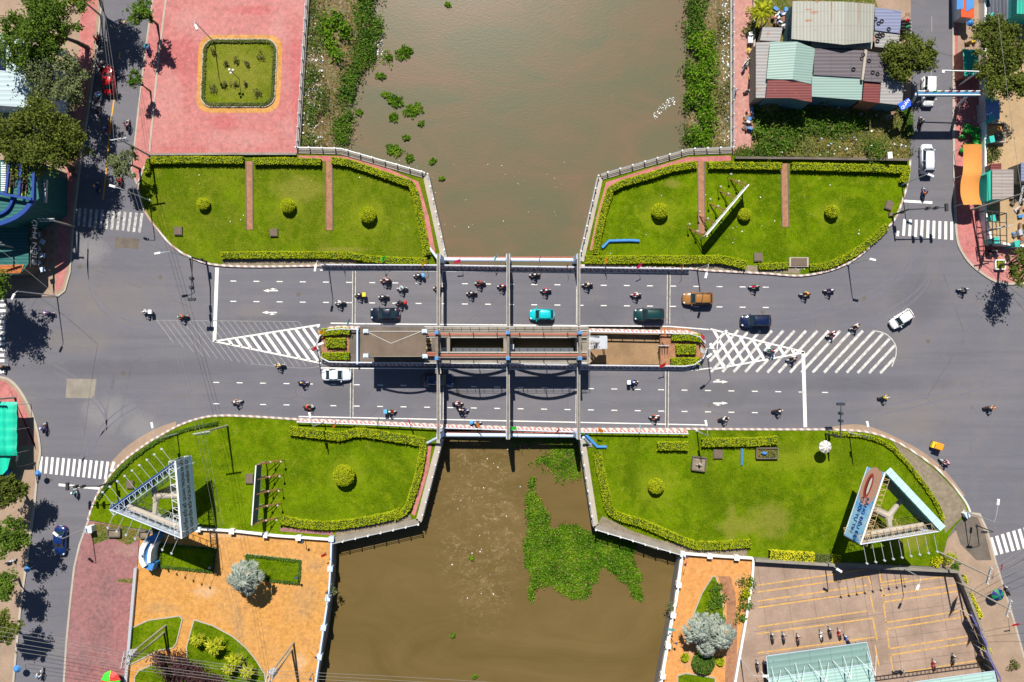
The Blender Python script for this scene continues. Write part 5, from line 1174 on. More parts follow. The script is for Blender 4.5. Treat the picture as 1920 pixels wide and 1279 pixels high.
MR = dict(cream=mk_roof('cream_tin', srgb(142, 142, 132), srgb(156, 155, 145), .3, PI / 2, .5, 2.2, [(1507, 28, 5, 6), (1503, 50, 10, 4), (1493, 44, 8, 2), (1494, 64, 9, 3), (1533, 40, 1.6, 45), (1583, 44, 1.2, 40), (1500, 8, 12, 2)]), mint=mk_roof('mint_tin', srgb(126, 150, 142), srgb(138, 162, 154), .0, 0, .4), grey=mk_roof('grey_fibre', srgb(84, 78, 84), srgb(98, 90, 94), 0, 0, .55, 3),
          red=mk_roof('red_tin', srgb(100, 42, 42), srgb(116, 52, 48), .35, 0, .4), lav=mk_roof('lavender_tin', srgb(112, 118, 146), srgb(122, 128, 156), 0, 0, .5), pale=mk_roof('pale_tin', srgb(136, 134, 134), srgb(154, 150, 148), .5, 0, .5),
          rust=mk_roof('rust_tin', srgb(160, 84, 40), srgb(186, 110, 56), .6, 0, .4), white=mk_roof('white_tin', srgb(164, 180, 186), srgb(178, 194, 198), .02, 0, .7), teal=mk_roof('teal_tin', srgb(24, 150, 128), srgb(34, 170, 146), 0, PI / 2, .5), dteal=mk_roof('dark_teal_tin', srgb(26, 84, 84), srgb(34, 98, 94), .05, 0, .5), mint3=mk_roof('pale_mint_sheet', srgb(150, 180, 172), srgb(162, 192, 184), 0, -.14, .5, 3.2), mint2=mk_roof('mint_sheet_roof', srgb(112, 140, 134), srgb(124, 152, 146), 0, -.14, .9, 3.2))
tn = lambda n_: n_
shed('tin_shed', 'large cream tin roof with rust streaks, biggest of the sheds at the top right', [(1486, 2), (1640, 8), (1637, 79), (1484, 73)], 4.9, MR['cream'], 'shedwall', ridge=[(1583, 3), (1583, 84)])
shed('tin_shed', 'mint green gabled tin roof next to the pink promenade with dark red lower sheets', [(1444, 79), (1528, 91), (1521, 158), (1437, 148)], 4.5, MR['mint'], 'shedwall', ridge=[(1494, 78), (1486, 149)])
shed('tin_shed', 'narrow pale lean-to roof against the pink promenade', [(1417, 80), (1446, 79), (1441, 150), (1438, 184), (1417, 184)], 3.8, MR['pale'], 'conc')
shed('tin_shed', 'dark red corrugated roof below the mint gabled roof', [(1439, 151), (1483, 149), (1522, 160), (1522, 192), (1482, 184), (1436, 184)], 4.8, MR['red'], 'shedwall')
shed('tin_shed', 'charcoal corrugated roof in the middle of the sheds with a single tyre', [(1527, 91), (1622, 95), (1617, 146), (1525, 141)], 4.4, MR['grey'], 'conc_d')
shed('tin_shed', 'pale mint flat roof below the charcoal corrugated one', [(1523, 141), (1618, 146), (1615, 188), (1520, 181)], 4.2, MR['mint'], 'shedwall')
shed('tin_shed', 'small charcoal roof with three tyres beside the bushy street tree', [(1625, 96), (1659, 101), (1654, 155), (1620, 152)], 4.6, MR['grey'], 'conc_d')
shed('tin_shed', 'small rust edged dark red roof under the three tyre roof', [(1620, 151), (1651, 156), (1648, 194), (1617, 189)], 4.3, MR['red'], 'rust')
shed('tin_shed', 'patched grey and pale blue roof at the street corner of the sheds', [(1656, 100), (1668, 104), (1695, 148), (1691, 198), (1649, 193)], 3.9, MR['pale'], 'shedwall', parts=(('patch', [(1665, 168), (1691, 172), (1690, 183), (1664, 179)], .03, solid('blue_plastic_sheet', srgb(110, 170, 190), .4)), ('patch', [(1659, 188), (1689, 192), (1689, 198), (1658, 194)], .03, MR['rust'])))
shed('tin_shed', 'lavender blue roof scattered with old tyres by the parked scooters', [(1640, 14), (1690, 21), (1687, 63), (1640, 57)], 3.6, MR['lav'], 'conc')
shed('tin_shed', 'patchwork of pale and rusty sheets below the lavender roof', [(1639, 58), (1687, 64), (1683, 92), (1640, 88)], 3.4, MR['pale'], 'conc', parts=(('patch', [(1638, 67), (1653, 68), (1653, 79), (1638, 78)], .03, MR['rust']), ('patch', [(1667, 61), (1681, 63), (1680, 74), (1666, 73)], .03, MR['rust'])))
shed('tin_shed', 'thin cream canopy between the cream roof and the charcoal roof', [(1522, 76), (1583, 85), (1636, 80), (1634, 92), (1522, 90)], 3.9, MR['cream'], 'conc')
shed('tin_shed', 'small rusty pale roof among junk at the back of the sheds', [(1430, 51), (1467, 52), (1462, 79), (1425, 76)], 3.0, MR['pale'], 'conc_d', parts=(('patch', [(1440, 68), (1462, 69), (1461, 78), (1440, 77)], .03, MR['rust']),))
shed('parapet_wall', 'thin white wall strip between the two charcoal roofs', [(1621, 93), (1626, 94), (1619, 150), (1615, 150)], 4.9, M['conc_l'], 'conc_l', cat='wall')
tyres = [(1641, 36), (1647, 44), (1653, 40), (1666, 55), (1651, 61), (1655, 66), (1644, 67), (1650, 68), (1645, 77), (1618, 103), (1600, 130), (1629, 114), (1636, 136), (1645, 139)]
tl = ['half off the left edge of the lavender roof', 'lower left of the pair on the lavender roof', 'upper right of the pair on the lavender roof', 'alone at the lower right of the lavender roof', 'topmost in the cluster under the lavender roof', 'rightmost in the cluster under the lavender roof', 'leftmost in the cluster above the rusty sheet', 'middle of the cluster above the rusty sheet', 'lowest of the cluster on the rusty sheet', 'at the corner of the charcoal roof by the white strip', 'alone in the middle of the charcoal roof', 'topmost on the small charcoal roof', 'left one of the lower pair on the small charcoal roof', 'right one of the lower pair on the small charcoal roof']
tz = [3.66] * 4 + [3.5] * 5 + [4.96, 4.5] + [4.66] * 3
for (x, y), l, z_ in zip(tyres, tl, tz):
    p = W(x, y, z_); m = MB(); n1, n2 = 16, 6; vs = []
    for i in range(n1):
        for j in range(n2): a, b_ = 2 * PI * i / n1, 2 * PI * j / n2; rr = .24 + .08 * math.cos(b_); vs.append((p.x + rr * math.cos(a), p.y + rr * math.sin(a), z_ + .09 + .08 * math.sin(b_)))
    m.add(vs, [(i * n2 + j, ((i + 1) % n1) * n2 + j, ((i + 1) % n1) * n2 + (j + 1) % n2, i * n2 + (j + 1) % n2) for i in range(n1) for j in range(n2)])
    tag(m.build('old_tyre', M['black'], org=(p.x, p.y, z_)), 'old tyre ' + l, 'tyre', 'old tyres weighing down the shed roofs')
# left side
t = shed('warehouse', 'white tin roofed building with solar panels under the big trees', [(-80, 52), (20, 66), (52, 78), (72, 100), (90, 118), (92, 205), (-80, 192)], 5.5, MR['white'], 'bluewhite')
for i in range(4):
    p = W(2, 86 + i * 12.5, 5.65); MB().box(p.x - .6, p.y, 5.72, 2.6, .9, .06, -.1).build('solar_panel', solid('solar_cells', (.01, .015, .05), .15), t)
t = thing('office_building', 'bright blue framed building with curved balconies in deep shade', 'building', (*W(20, 345, 5).xy, 0))
bl = solid('shade_dimmed_blue', srgb(10, 58, 132), .5)  # blue darkened so the frame looks shaded, shade put into the colour
MB().prism(PX([(-80, 300), (62, 300), (62, 385), (0, 420), (-80, 420)], 9), 0, 9).build('wall', M['dteal'] if 'dteal' in M else MR['dteal'], t)
MB().prism(PX([(-80, 296), (66, 306), (74, 372), (40, 402), (0, 418), (-80, 426)], 8.2), 7.9, 8.3).build('floor_slab', solid('teal_slab', srgb(30, 90, 100), .6), t)
for a, b in (((18, 300), (12, 362)), ((40, 306), (36, 368)), ((64, 324), (62, 376)), ((12, 302), (40, 310)), ((-60, 352), (62, 374))):
    p, q = W(*a, 10), W(*b, 10); MB().bar(p, q, .34, .35).build('roof_frame', bl, t)
cv = PX(curve([(62, 374), (45, 396), (20, 412), (-20, 424), (-60, 428)], 4), 9.4); MB().ribbon(cv, .6, 9.0, 9.5).build('curved_balcony', bl, t)
cv = PX(curve([(26, 368), (14, 392), (-10, 404), (-60, 412)], 4), 9.4); MB().ribbon(cv, .35, 9.0, 9.5).build('curved_rib', bl, t)
for a, c_ in (((20, 314), srgb(150, 160, 30)), ((46, 322), srgb(150, 160, 30)), ((15, 357), srgb(150, 160, 30)), ((43, 364), srgb(150, 160, 30))):
    p = W(*a, 9.2); MB().box(p.x, p.y, 9.15, .8, .8, .1).build('yellow_panel', solid('lime_panel', c_), t)
for a in ((21, 336), (46, 344)):
    p = W(*a, 9.2); MB().box(p.x, p.y, 9.14, .8, 2.4, .08).build('dark_panel', solid('maroon_panel', srgb(60, 20, 30)), t)
p = W(78, 358, 6.5); MB().box(p.x, p.y, 6.4, 1.4, 3.4, .5, -.05).build('cooling_unit', M['steel'], t)
m = MB()
for i in range(13): p = W(6, 306 + i * 4.2, 9.6); m.box(p.x, p.y, 9.5, .7, .18, .15)
m.build('louvre_slats', M['white'], t)
sgn_ = shed('shop', 'dark teal roofed shop with a lettered sign in the shade on the left', [(-80, 420), (54, 424), (54, 494), (38, 514), (-80, 516)], 4.5, MR['dteal'], 'conc_d')
MB().prism(PX([(-80, 498), (45, 496), (38, 512), (-80, 514)], 4.7), 4.6, 4.66).build('rusty_eave', MR['rust'], sgn_)
pa, pb = W(58, 425, 5.4).xy, W(57, 500, 5.4).xy; panel(sgn_, pa, pb, 3.6, 5.4, M['dark'], .12, 'sign_board')
text_mesh('lettering', 'ĐIỆN PHÚ', 1.5, M['white'], sgn_, face_mtx(pa, pb, 3.6, 5.4, (1, 0), .38, .5))
m = MB()
for i in range(6): p = W(70 + (i % 2) * 9, 440 + i * 13, 2.5); m.box(p.x, p.y, 2.4, .7, .7, .1, i)
tag(m.build('shop_goods', M['bluewhite'], org=W(75, 470)), 'pale blue goods stacked outside the shaded shop', 'goods')
for gx in (88, 98):
    pass
m = MB()
for gx in (86, 99):
    for i in range(10):
        if gx == 86 and i < 1: continue
        m.box(*W(gx + 2 - i * .35, 335 + i * 17).xy, .155, .62, .62, .02)
struct(m.build('tile_inlay', M['brick']))
t = thing('tarpaulin_shelter', 'sea green tarpaulin shelter on the pink corner pavement', 'shelter', (*W(0, 810).xy, 0))
ttm = mk_roof('green_tarp', srgb(6, 170, 140), srgb(16, 196, 160), 0, PI / 2, 1.4)
m = MB(); vs = []; nx, ny = 14, 18
for i in range(nx + 1):
    for j in range(ny + 1):
        x = -110 + 139 * i / nx; y = 754 + 101 * j / ny; p = W(x, y, 4.2); vs.append((p.x, p.y, 4.2 + .06 * math.sin(i * 1.7 + j) + .07 * math.sin(j * 2.1) - (.35 if j in (0, ny) or i == nx else 0)))
m.add(vs, [(i * (ny + 1) + j, i * (ny + 1) + j + 1, (i + 1) * (ny + 1) + j + 1, (i + 1) * (ny + 1) + j) for i in range(nx) for j in range(ny)]); m.build('tarpaulin', ttm, t, smooth=True)
for q in ((27, 760), (27, 806), (27, 850), (-20, 760), (-20, 850)):
    p = W(*q, 4.1); MB().tube([(p.x, p.y, 0), (p.x, p.y, 4.1)], .05, 6).build('pole', M['steel'], t)
m = MB(); p = W(14, 872, 3); m.prism(PX([(-60, 856), (20, 856), (14, 880), (5, 890), (-60, 890)], 3.2), 3.1, 3.2); tag(m.build('tarpaulin', ttm, org=W(0, 870)), 'smaller ragged green tarpaulin tucked below the big one', 'tarpaulin')
t = thing('planter_wall', 'blue edged corner planter below the green tarpaulins', 'planter', W(10, 890)); MB().ribbon(PX([(-40, 870), (6, 873), (19, 884), (18, 900), (10, 915)]), .5, .1, .7).build('rim', M['blue'], t); MB().prism(PX([(-40, 873), (4, 876), (16, 886), (14, 900), (8, 912), (-40, 912)]), .1, .5).build('soil', M['rough'], t)
t = thing('water_tank', 'long white cylindrical water tank beside the white roofed building', 'water tank', W(120, 100)); a, b = W(104, 97, 3.5), W(124, 100, 3.5); MB().tube([a, b], .55, 14).build('tank', M['white'], t)
for u in (.2, .8): p = a.lerp(b, u); MB().box(p.x, p.y, 1.5, .9, .2, 3).build('stand', M['steel'], t)
# right side
t = thing('awning', 'large folded ochre tarpaulin awning on the right pavement', 'awning', (*W(1822, 325).xy, 0))
m = MB(); vs = []; nx, ny = 8, 20
for i in range(nx + 1):
    for j in range(ny + 1):
        y = 271 + 113 * j / ny; x = (1806 + 3 * math.sin(j / 3)) + (1843 - 1808) * i / nx; p = W(x, y, 3.4); vs.append((p.x, p.y, 3.3 + .35 * math.sin(PI * i / nx) - .28 * abs(math.sin(PI * j / 10)) + .05 * math.sin(3.1 * i + j)))
m.add(vs, [(i * (ny + 1) + j, i * (ny + 1) + j + 1, (i + 1) * (ny + 1) + j + 1, (i + 1) * (ny + 1) + j) for i in range(nx) for j in range(ny)]); m.build('canvas', solid('ochre_canvas', srgb(200, 132, 60), .8), t, smooth=True)
for q in ((1809, 275), (1809, 327), (1809, 381), (1840, 275), (1840, 381)):
    p = W(*q, 3.2); MB().tube([(p.x, p.y, 0), (p.x, p.y, 3.2)], .05, 6).build('pole', M['steel'], t)
shed('kiosk', 'bright teal corrugated kiosk roof on the right pavement', [(1805, 92), (1834, 94), (1836, 142), (1808, 143)], 2.8, MR['teal'], 'redpipe', cat='kiosk')
shed('warehouse', 'grey corrugated shed in the yard near the twin crossarm pole', [(1860, 318), (1900, 318), (1900, 372), (1860, 374)], 4.0, mk_roof('weathered_fibre', srgb(128, 118, 114), srgb(164, 154, 148), .0, 0, .5, 2), 'teal')
shed('lean_to', 'teal strip roof beside the grey corrugated yard shed', [(1850, 325), (1859, 318), (1859, 374), (1850, 378)], 3.6, MR['teal'], 'teal')
shed('lean_to', 'small dark red roof above the grey corrugated yard shed', [(1857, 308), (1877, 306), (1877, 318), (1857, 318)], 3.2, MR['red'], 'conc')
shed('cargo_box', 'blue grey tarpaulin covered box in the yard under the trees', [(1848, 188), (1874, 188), (1874, 224), (1849, 224)], 2.6, solid('grey_blue_tarp', srgb(110, 134, 176), .4, 0, .3, .8), 'steel', cat='box')
shed('lean_to', 'lavender roof corner at the far right of the yard', [(1914, 305), (1960, 303), (1960, 340), (1914, 340)], 3.5, MR['lav'], 'conc')
shed('storage_rack', 'long rack of dark steel bars stacked in the yard', [(1840, -60), (1900, -60), (1898, 30), (1885, 38), (1848, 34)], 1.6, mk_roof('steel_bars', srgb(50, 52, 62), srgb(92, 96, 110), .1, PI / 2, .55), 'dark', cat='steel stock')
shed('lean_to', 'teal roof at the top right corner of the yard', [(1908, -60), (1990, -60), (1990, 30), (1906, 26)], 4, MR['teal'], 'teal')
shed('stall', 'orange stall canopy with blue sheets at the top of the right pavement', [(1800, -60), (1826, -60), (1826, 34), (1802, 32)], 2.6, solid('orange_canvas', srgb(210, 70, 10), .7), 'steel', cat='stall', parts=(('blue_sheet', [(1794, -40), (1806, -40), (1806, 16), (1794, 18)], .1, 'blue'), ('blue_sheet', [(1811, -40), (1828, -40), (1826, 14), (1812, 22)], .14, 'blue')))
sandm = solid('sand', srgb(198, 142, 84), .95, 0, .2, 3)
t = thing('sand_bay', 'low walled bay of orange sand in the yard', 'sand bay', W(1862, 250)); MB().ribbon(PX([(1845, 234), (1878, 233), (1878, 268), (1845, 270)]), .2, .1, .9, True).build('wall', M['conc_l'], t); MB().prism(PX([(1846, 236), (1877, 235), (1877, 267), (1846, 268)]), .1, .45).build('sand', sandm, t)
m = MB(); p = W(1872, 258); m.ell((p.x, p.y, .4), (1.0, .9, .7), 12, 8, .12); m.build('gravel_heap', M['rip'], t)
m = MB(); p = W(1812, 262)
for i in range(26): m.ell((p.x + R.uniform(-1.5, 1.5), p.y + R.uniform(-1.9, 1.9), .5 + R.uniform(0, .5)), (.55, .4, .35), 8, 6, .15)
tag(m.build('green_sacks', solid('green_sacks', srgb(20, 130, 30), .5, 0, .5, 2), org=p), 'heap of bright green sacks on the right pavement above the ochre awning', 'sacks')
t = thing('pergola', 'black open steel frame standing in the yard corner', 'pergola', (*W(1864, 430).xy, 0))
for a, b in (((1848, 395), (1887, 400)), ((1850, 460), (1888, 462)), ((1848, 395), (1850, 460)), ((1887, 400), (1888, 462)), ((1860, 397), (1862, 460)), ((1849, 415), (1887, 418)), ((1850, 440), (1888, 442)), ((1874, 398), (1876, 461)), ((1850, 450), (1888, 452))):
    MB().bar(W(*a, 3), W(*b, 3), .1).build('beam', M['dark'], t)
for a in ((1848, 395), (1887, 400), (1850, 460), (1888, 462)): p = W(*a, 3); MB().box(p.x, p.y, 1.5, .14, .14, 3).build('post', M['dark'], t)
# mint roofs in the car park
def canopy(px, z, label, posts, rm='mint2'):
    P = PX(px, z); c = centre(P); t = thing('parking_canopy', label, 'canopy', (c.x, c.y, 0)); MB().prism(P, z - .1, z).build('roof', MR[rm], t)
    m = MB().ribbon(P, .07, z, z + .05, True); m.build('gutter', M['bluewhite'], t)
    for q in posts: p = W(*q, z); MB().tube([(p.x, p.y, 0), (p.x, p.y, z)], .08, 6).build('post', M['steel'], t)
    return t
t = canopy([(1437, 1230), (1625, 1204), (1635, 1245), (1442, 1290)], 3.0, 'sloping mint sheet canopy over the scooter park, upper part with white masts', [(1450, 1240), (1620, 1216), (1628, 1240)])
t2 = canopy([(1441, 1272), (1633, 1244), (1650, 1330), (1445, 1345)], 3.6, 'ribbed pale mint canopy at the bottom edge of the car park', [(1460, 1300), (1600, 1290)], 'mint3')
for i in range(5):
    a = W(1448 + i * 45, 1282 - i * 7, 3.7); o = MB().tube([(a.x, a.y, 3.7), (a.x, a.y, 6.2)], .08, 6).build('mast', M['bluewhite'], t2)
    for d_ in ((-1.6, 1.7), (0, 2.4), (1.4, 1.9)): MB().tube([(a.x, a.y, 6.1), (a.x + d_[0], a.y + d_[1], 3.3)], .035, 5).build('stay', M['white'], t2)
canopy([(1712, 1279), (1864, 1258), (1880, 1330), (1715, 1340)], 3.0, 'mint canopy corner at the bottom right of the car park', [(1720, 1290), (1862, 1270)], 'mint3')
t = thing('bike_rack', 'long ladder-like steel rack across the car park by the red scooter', 'rack', W(1730, 1262)); a, b = W(1636, 1273, .4), W(1842, 1246, .4)
d_ = (b - a).normalized(); n_ = Vector((-d_.y, d_.x, 0))
for s_ in (-.3, .3): MB().bar(a + n_ * s_, b + n_ * s_, .07).build('rail', M['dark'], t)
for i in range(28): p = a.lerp(b, i / 27); MB().bar(p - n_ * .3, p + n_ * .3, .06).build('rung', M['dark'], t)
for i, (q1, q2) in enumerate((((1822, 1155), (1852, 1215)), ((1848, 1222), (1878, 1279)))):
    a, b = W(*q1, 3.2), W(*q2, 3.2); t = thing('banner', ('upper' if i == 0 else 'lower') + ' purple slanted banner on the street wall of the car park', 'banner', ((a.x + b.x) / 2, (a.y + b.y) / 2, 0))
    n_ = Vector((.95, .35, 0)); m = MB(); a2, b2 = a + n_ * .75 - Vector((0, 0, 1.4)), b + n_ * .75 - Vector((0, 0, 1.4))
    m.add([a, b, b2, a2, a - n_ * .06, b - n_ * .06, b2 - n_ * .06, a2 - n_ * .06], [(3, 2, 1, 0), (4, 5, 6, 7), (0, 1, 5, 4), (1, 2, 6, 5), (2, 3, 7, 6), (3, 0, 4, 7)]); m.build('sheet', solid('purple_print', srgb(96, 92, 150), .5), t)
    for u in (0, .33, .66, 1): p = a.lerp(b, u); MB().tube([(p.x, p.y, 0), (p.x, p.y, 3.2)], .05, 6).build('post', M['white'], t)
# overhead height gate on the right street
t = thing('overhead_gantry', 'blue steel height gate across the right street with coloured pennants over the white van', 'gantry', W(1757, 250))
xa, xb = W(1719, 176, 6.2), W(1835, 176, 6.2); yy = xa.y
MB().box((xa.x + xb.x) / 2, yy, 6.1, xb.x - xa.x, .5, .9).build('cross_beam', solid('steel_blue', srgb(58, 120, 160), .5), t)
for k in (-.28, .28): MB().bar((xa.x, yy + k, 6.6), (xb.x, yy + k, 6.6), .12).build('edge_rail', M['white'], t)
for q in ((1708, 195), (1794, 200)):
    p = W(*q); e = xa if q[0] < 1750 else Vector(W(1818, 182, 6.2)); MB().tube([(p.x, p.y, 0), (e.x, yy, 6.1)], .22, 10).build('leg', M['steel'], t)
for i, c_ in enumerate(('red', 'green', 'yellow', 'magenta', 'red', 'teal', 'red', 'red', 'red')):
    x = xa.x + .9 + i * 1.15; MB().add([(x, yy + .2, 6.9), (x + .7, yy + .32, 6.85), (x + .6, yy + .15, 6.6), (x + .1, yy + .05, 6.6)], [(0, 1, 2, 3)]).build('pennant', FM[c_], t)
t = thing('camera_mast', 'thin white arm of a camera mast over the right street above the height gate', 'mast', W(1800, 158)); top = W(1835, 134, 7.5); p = W(1798, 160)
MB().tube([(p.x, p.y, 0), top], [.16, .1], 8).build('pole', M['steel'], t); e = W(1766, 132, 7.5); MB().tube([top, e], .09, 6).build('arm', M['white'], t); MB().box(e.x + .2, e.y - .2, 7.4, .4, .3, .3).build('camera', M['white'], t)
# boxes, covers, planters, parasols
def cover(px, py, w, h, label, rz=0, mat='conc_d', name='utility_cover'):
    p = W(px, py); t = thing(name, label, 'cover', (p.x, p.y, .15), rz); MB().box(0, 0, .15, w, h, .36).build('base', M[mat], t, world=False); MB().box(0, 0, .37, w * .82, h * .82, .08).build('lid', M['slab'], t, world=False)
cover(336, 434, 1.25, 1.3, 'square concrete cover on the first lawn near the curved kerb'); cover(515, 437, 1.2, 1.2, 'square concrete cover between the two brick paths')
cover(1420, 483, 1.35, 1.35, 'square concrete cover at the end of the long low hedge'); cover(1496, 492, 3.0, 1.5, 'long pale flat slab cover beside the kerb right of the low hedge', 0, 'conc_l'); cover(1665, 386, 1.1, 1.4, 'tilted concrete cover near the curved kerb by the signal mast', -.35)
cover(469, 897, 1.2, 1.5, 'dark concrete cover half under the slatted hoarding'); cover(246, 908, 1.1, 1.2, 'brownish cover under the billboard floodlights')
cover(1345, 851, 1.45, 1.4, 'square brown cover at the end of the yellow green hedge'); cover(1668, 403, .6, .6, 'tiny concrete block at the foot of the signal mast')
def planter(px, py, w, h, label, fill='soil', rz=0):
    p = W(px, py); t = thing('planter', label, 'planter', (p.x, p.y, .15), rz)
    m = MB()
    for a, b, c_, d_ in ((0, h / 2, w, .16), (0, -h / 2, w, .16), (-w / 2, 0, .16, h - .16), (w / 2, 0, .16, h - .16)): m.box(a, b, .28, c_, d_, .58)
    m.build('rim', M['conc_d' if fill != 'leaf' else 'white'], t, world=False); MB().box(0, 0, .17, w - .17, h - .17, .3).build('soil', M['rip' if fill == 'soil' else 'rough'], t, world=False)
    if fill != 'soil':
        m = MB()
        for i in range(120): m.leaf((R.uniform(-w / 2, w / 2) * .8, R.uniform(-h / 2, h / 2) * .8, .3 + R.random() * .4), .25, .14)
        m.build('plants', M['hedge' if fill == 'leaf' else 'bank2'], t, world=False)
    return t
t = planter(1309, 869, 2.1, 2.1, 'square planter of pebbles with a pale figure in the middle of the lawn', 'soil', -.12)
MB().ell((0, 0, .75), (.2, .3, .35), 8, 8).ell((0, 0, 1.15), (.14, .14, .18), 8, 6).box(0, -.1, .5, .9, .25, .2).build('figure', M['conc_l'], t, world=False)
t = planter(1436, 849, 3.3, 1.6, 'long planter with a blue ornament beside the yellow green hedge', 'plants', 0); MB().ell((-.5, 0, .6), (.45, .25, .3), 8, 6, .15).build('ornament', M['blue'], t, world=False)
planter(1871, 497, 1.5, 1.4, 'white square planter with a tree on the right corner pavement', 'leaf')
t = planter(217, 998, 1.9, 1.1, 'small pale concrete tank with a blue rim on the dry grass', 'soil'); planter(272, 1001, 1.3, 1.0, 'small tank of orange soil beside the billboard edge', 'soil')
p = W(176, 989); t = thing('utility_box', 'white rounded utility box on the dry grass beside the kerb', 'box', (p.x, p.y, .15)); MB().box(0, 0, .7, .85, 1.0, 1.3, .1, .9, .9).build('cabinet', M['white'], t, world=False); MB().box(0, 0, 1.38, .95, 1.1, .06, .1).build('lid', M['bluewhite'], t, world=False)
p = W(1806, 963); t = thing('utility_box', 'small white box on the corner pavement near the rubble', 'box', (p.x, p.y, .15)); MB().box(0, 0, .5, .6, .8, 1.0, .5, .9, .9).build('cabinet', M['white'], t, world=False); MB().box(0, 0, 1.03, .66, .88, .05, .5).build('lid', M['bluewhite'], t, world=False)
def parasol(px, py, z, r, cols, label, ribs=12):
    p = W(px, py, z); t = thing('parasol', label, 'parasol', (p.x, p.y, .15)); MB().tube([(p.x, p.y, .1), (p.x, p.y, z + .1)], .03, 6).build('pole', M['steel'], t)
    m = MB(); n = ribs * 2
    for i in range(n):
        a0, a1 = 2 * PI * i / n, 2 * PI * (i + 1) / n; m.cur = (i // 2) % len(cols)
        r0 = r * (1 if i % 2 == 0 else .95); r1 = r * (.95 if i % 2 == 0 else 1)
        m.add([(p.x, p.y, z + .35), (p.x + r * .5 * math.cos(a0), p.y + r * .5 * math.sin(a0), z + .22), (p.x + r * .5 * math.cos(a1), p.y + r * .5 * math.sin(a1), z + .22), (p.x + r0 * math.cos(a0), p.y + r0 * math.sin(a0), z - .15), (p.x + r1 * math.cos(a1), p.y + r1 * math.sin(a1), z - .15)], [(0, 1, 2), (1, 3, 4, 2)])
    m.build('canopy', cols, t)
    return t
parasol(1548, 838, 3.0, .98, [M['conc_l'], M['white']], 'white ribbed parasol on the lawn by the signal mast', 14)
parasol(1872, 1116, 2.2, .98, [solid('green_cloth', srgb(10, 120, 70)), solid('navy_cloth', srgb(24, 30, 110))], 'green and navy striped umbrella on the pavement at the lower right', 8)
parasol(70, 888, 2.2, .5, [M['blue']], 'small royal blue umbrella by the kerb above the lower left trees', 8)
parasol(50, 1068, 2.2, .5, [M['blue']], 'small blue umbrella under the second lower left tree', 8); parasol(31, 1255, 2.2, .6, [M['blue']], 'blue umbrella near the bottom left corner', 8)
parasol(1820, 42, 2.2, .6, [M['blue']], 'blue umbrella below the orange stall', 6)
t = parasol(207, 1276, 2.6, 1.5, [solid('red_canopy', srgb(200, 50, 40)), FM['green']], 'red and green canopy at the bottom edge of the old red pavement', 4)
# blue and white arch sign by the ochre square
t = thing('arch_sign', 'curved blue and white gate structure at the corner of the ochre square', 'gate', (*W(278, 1035).xy, 0))
MB().ribbon(PX(curve([(292, 1007), (276, 1018), (269, 1035), (271, 1056), (287, 1064)], 4), 2.4), 1.15, .1, 2.4).build('outer_wall', M['blue'], t)
MB().ribbon(PX(curve([(276, 1014), (267, 1030), (266, 1050), (272, 1062)], 4), 2.7), .7, 2.2, 2.9).build('white_band', M['white'], t)
MB().ribbon(PX(curve([(286, 1020), (280, 1036), (279, 1056)], 4), 2.7), .5, .2, 2.7).build('inner_band', M['white'], t)
t = thing('shop_sign', 'tilted blue sign with white letters at the street corner of the sheds', 'sign', (*W(1697, 196).xy, 0)); p = W(1697, 196, 4.5)
MB().box(p.x, p.y, 4.5, 1.9, 1.2, .12, .5).build('board', solid('sign_blue', srgb(20, 80, 200), .5), t); MB().tube([(p.x, p.y, 0), (p.x, p.y, 4.4)], .06, 6).build('post', M['steel'], t)
text_mesh('lettering', 'QUÁN', .6, M['white'], t, Matrix.Translation((p.x, p.y, 4.6)) @ Matrix.Rotation(.9, 4, 'Z'))
for q, lab, z_ in (((1675, 212), 'small dark plate on a post in the vacant lot', 3), ((1669, 291), 'small white and blue sign by the hedge under the vacant lot', 2.4), ((1702, 27), 'dark awning board on a post above the row of parked scooters', 3.2)):
    p = W(*q, z_); t = thing('sign_post', lab, 'sign', (p.x, p.y, 0)); MB().tube([(p.x, p.y, 0), (p.x, p.y, z_)], .05, 6).build('post', M['steel'], t); MB().box(p.x, p.y, z_, .7, 1.0 if 'white' in lab else .5, .06, .1).build('plate', M['white' if 'white' in lab else 'maroon_x'] if False else (M['white'] if 'white' in lab else M['wood']), t)
# ------------------------------------------------------------ hedges, bushes, trees
def hedge(px, w, h, label, mat='hedge', dens=26, closed=False):
    L = PX(px); c = L[len(L) // 2]; t = thing('hedge', label, 'hedge', (c[0], c[1], .15), group='clipped yellow green hedges')
    MB().ribbon(L, w * .86, .1, .15 + h * .9, closed).build('dark_core', M['hedge_d'], t)  # solid dark block filling the inside of the hedge
    m = MB(); ln = sum((Vector(b) - Vector(a)).length for a, b in zip(L[:-1], L[1:]))
    pts = along(L, .05); n = int(ln * (w + 2 * h) * dens * 1.7)
    for _ in range(n):
        p, a = pts[R.randrange(len(pts))]; nx, ny = -math.sin(a), math.cos(a)
        if R.random() < w / (w + 1.4 * h): o = R.uniform(-.5, .5) * w; z = .15 + h + R.uniform(-.1, .1)
        else: o = (w / 2 + R.uniform(-.05, .05)) * R.choice((-1, 1)); z = .15 + R.uniform(.1, 1) * h
        m.leaf((p.x + nx * o + R.gauss(0, .04), p.y + ny * o + R.gauss(0, .04), z), R.uniform(.16, .26), R.uniform(.1, .17), R, 2.2)
    m.build('foliage', M[mat], t); return t
hedge([(288, 303), (370, 302), (459, 303)], .95, .95, 'straight clipped hedge along the top of the first lawn, left of the first brick path')
hedge([(479, 305), (540, 304), (604, 306)], .95, .95, 'straight clipped hedge between the two brick paths of the left park')
hedge([(624, 303), (655, 307), (700, 322), (745, 338), (772, 347), (780, 365), (785, 390), (795, 440), (802, 480)], .95, .95, 'long bent hedge following the river corner of the left park')
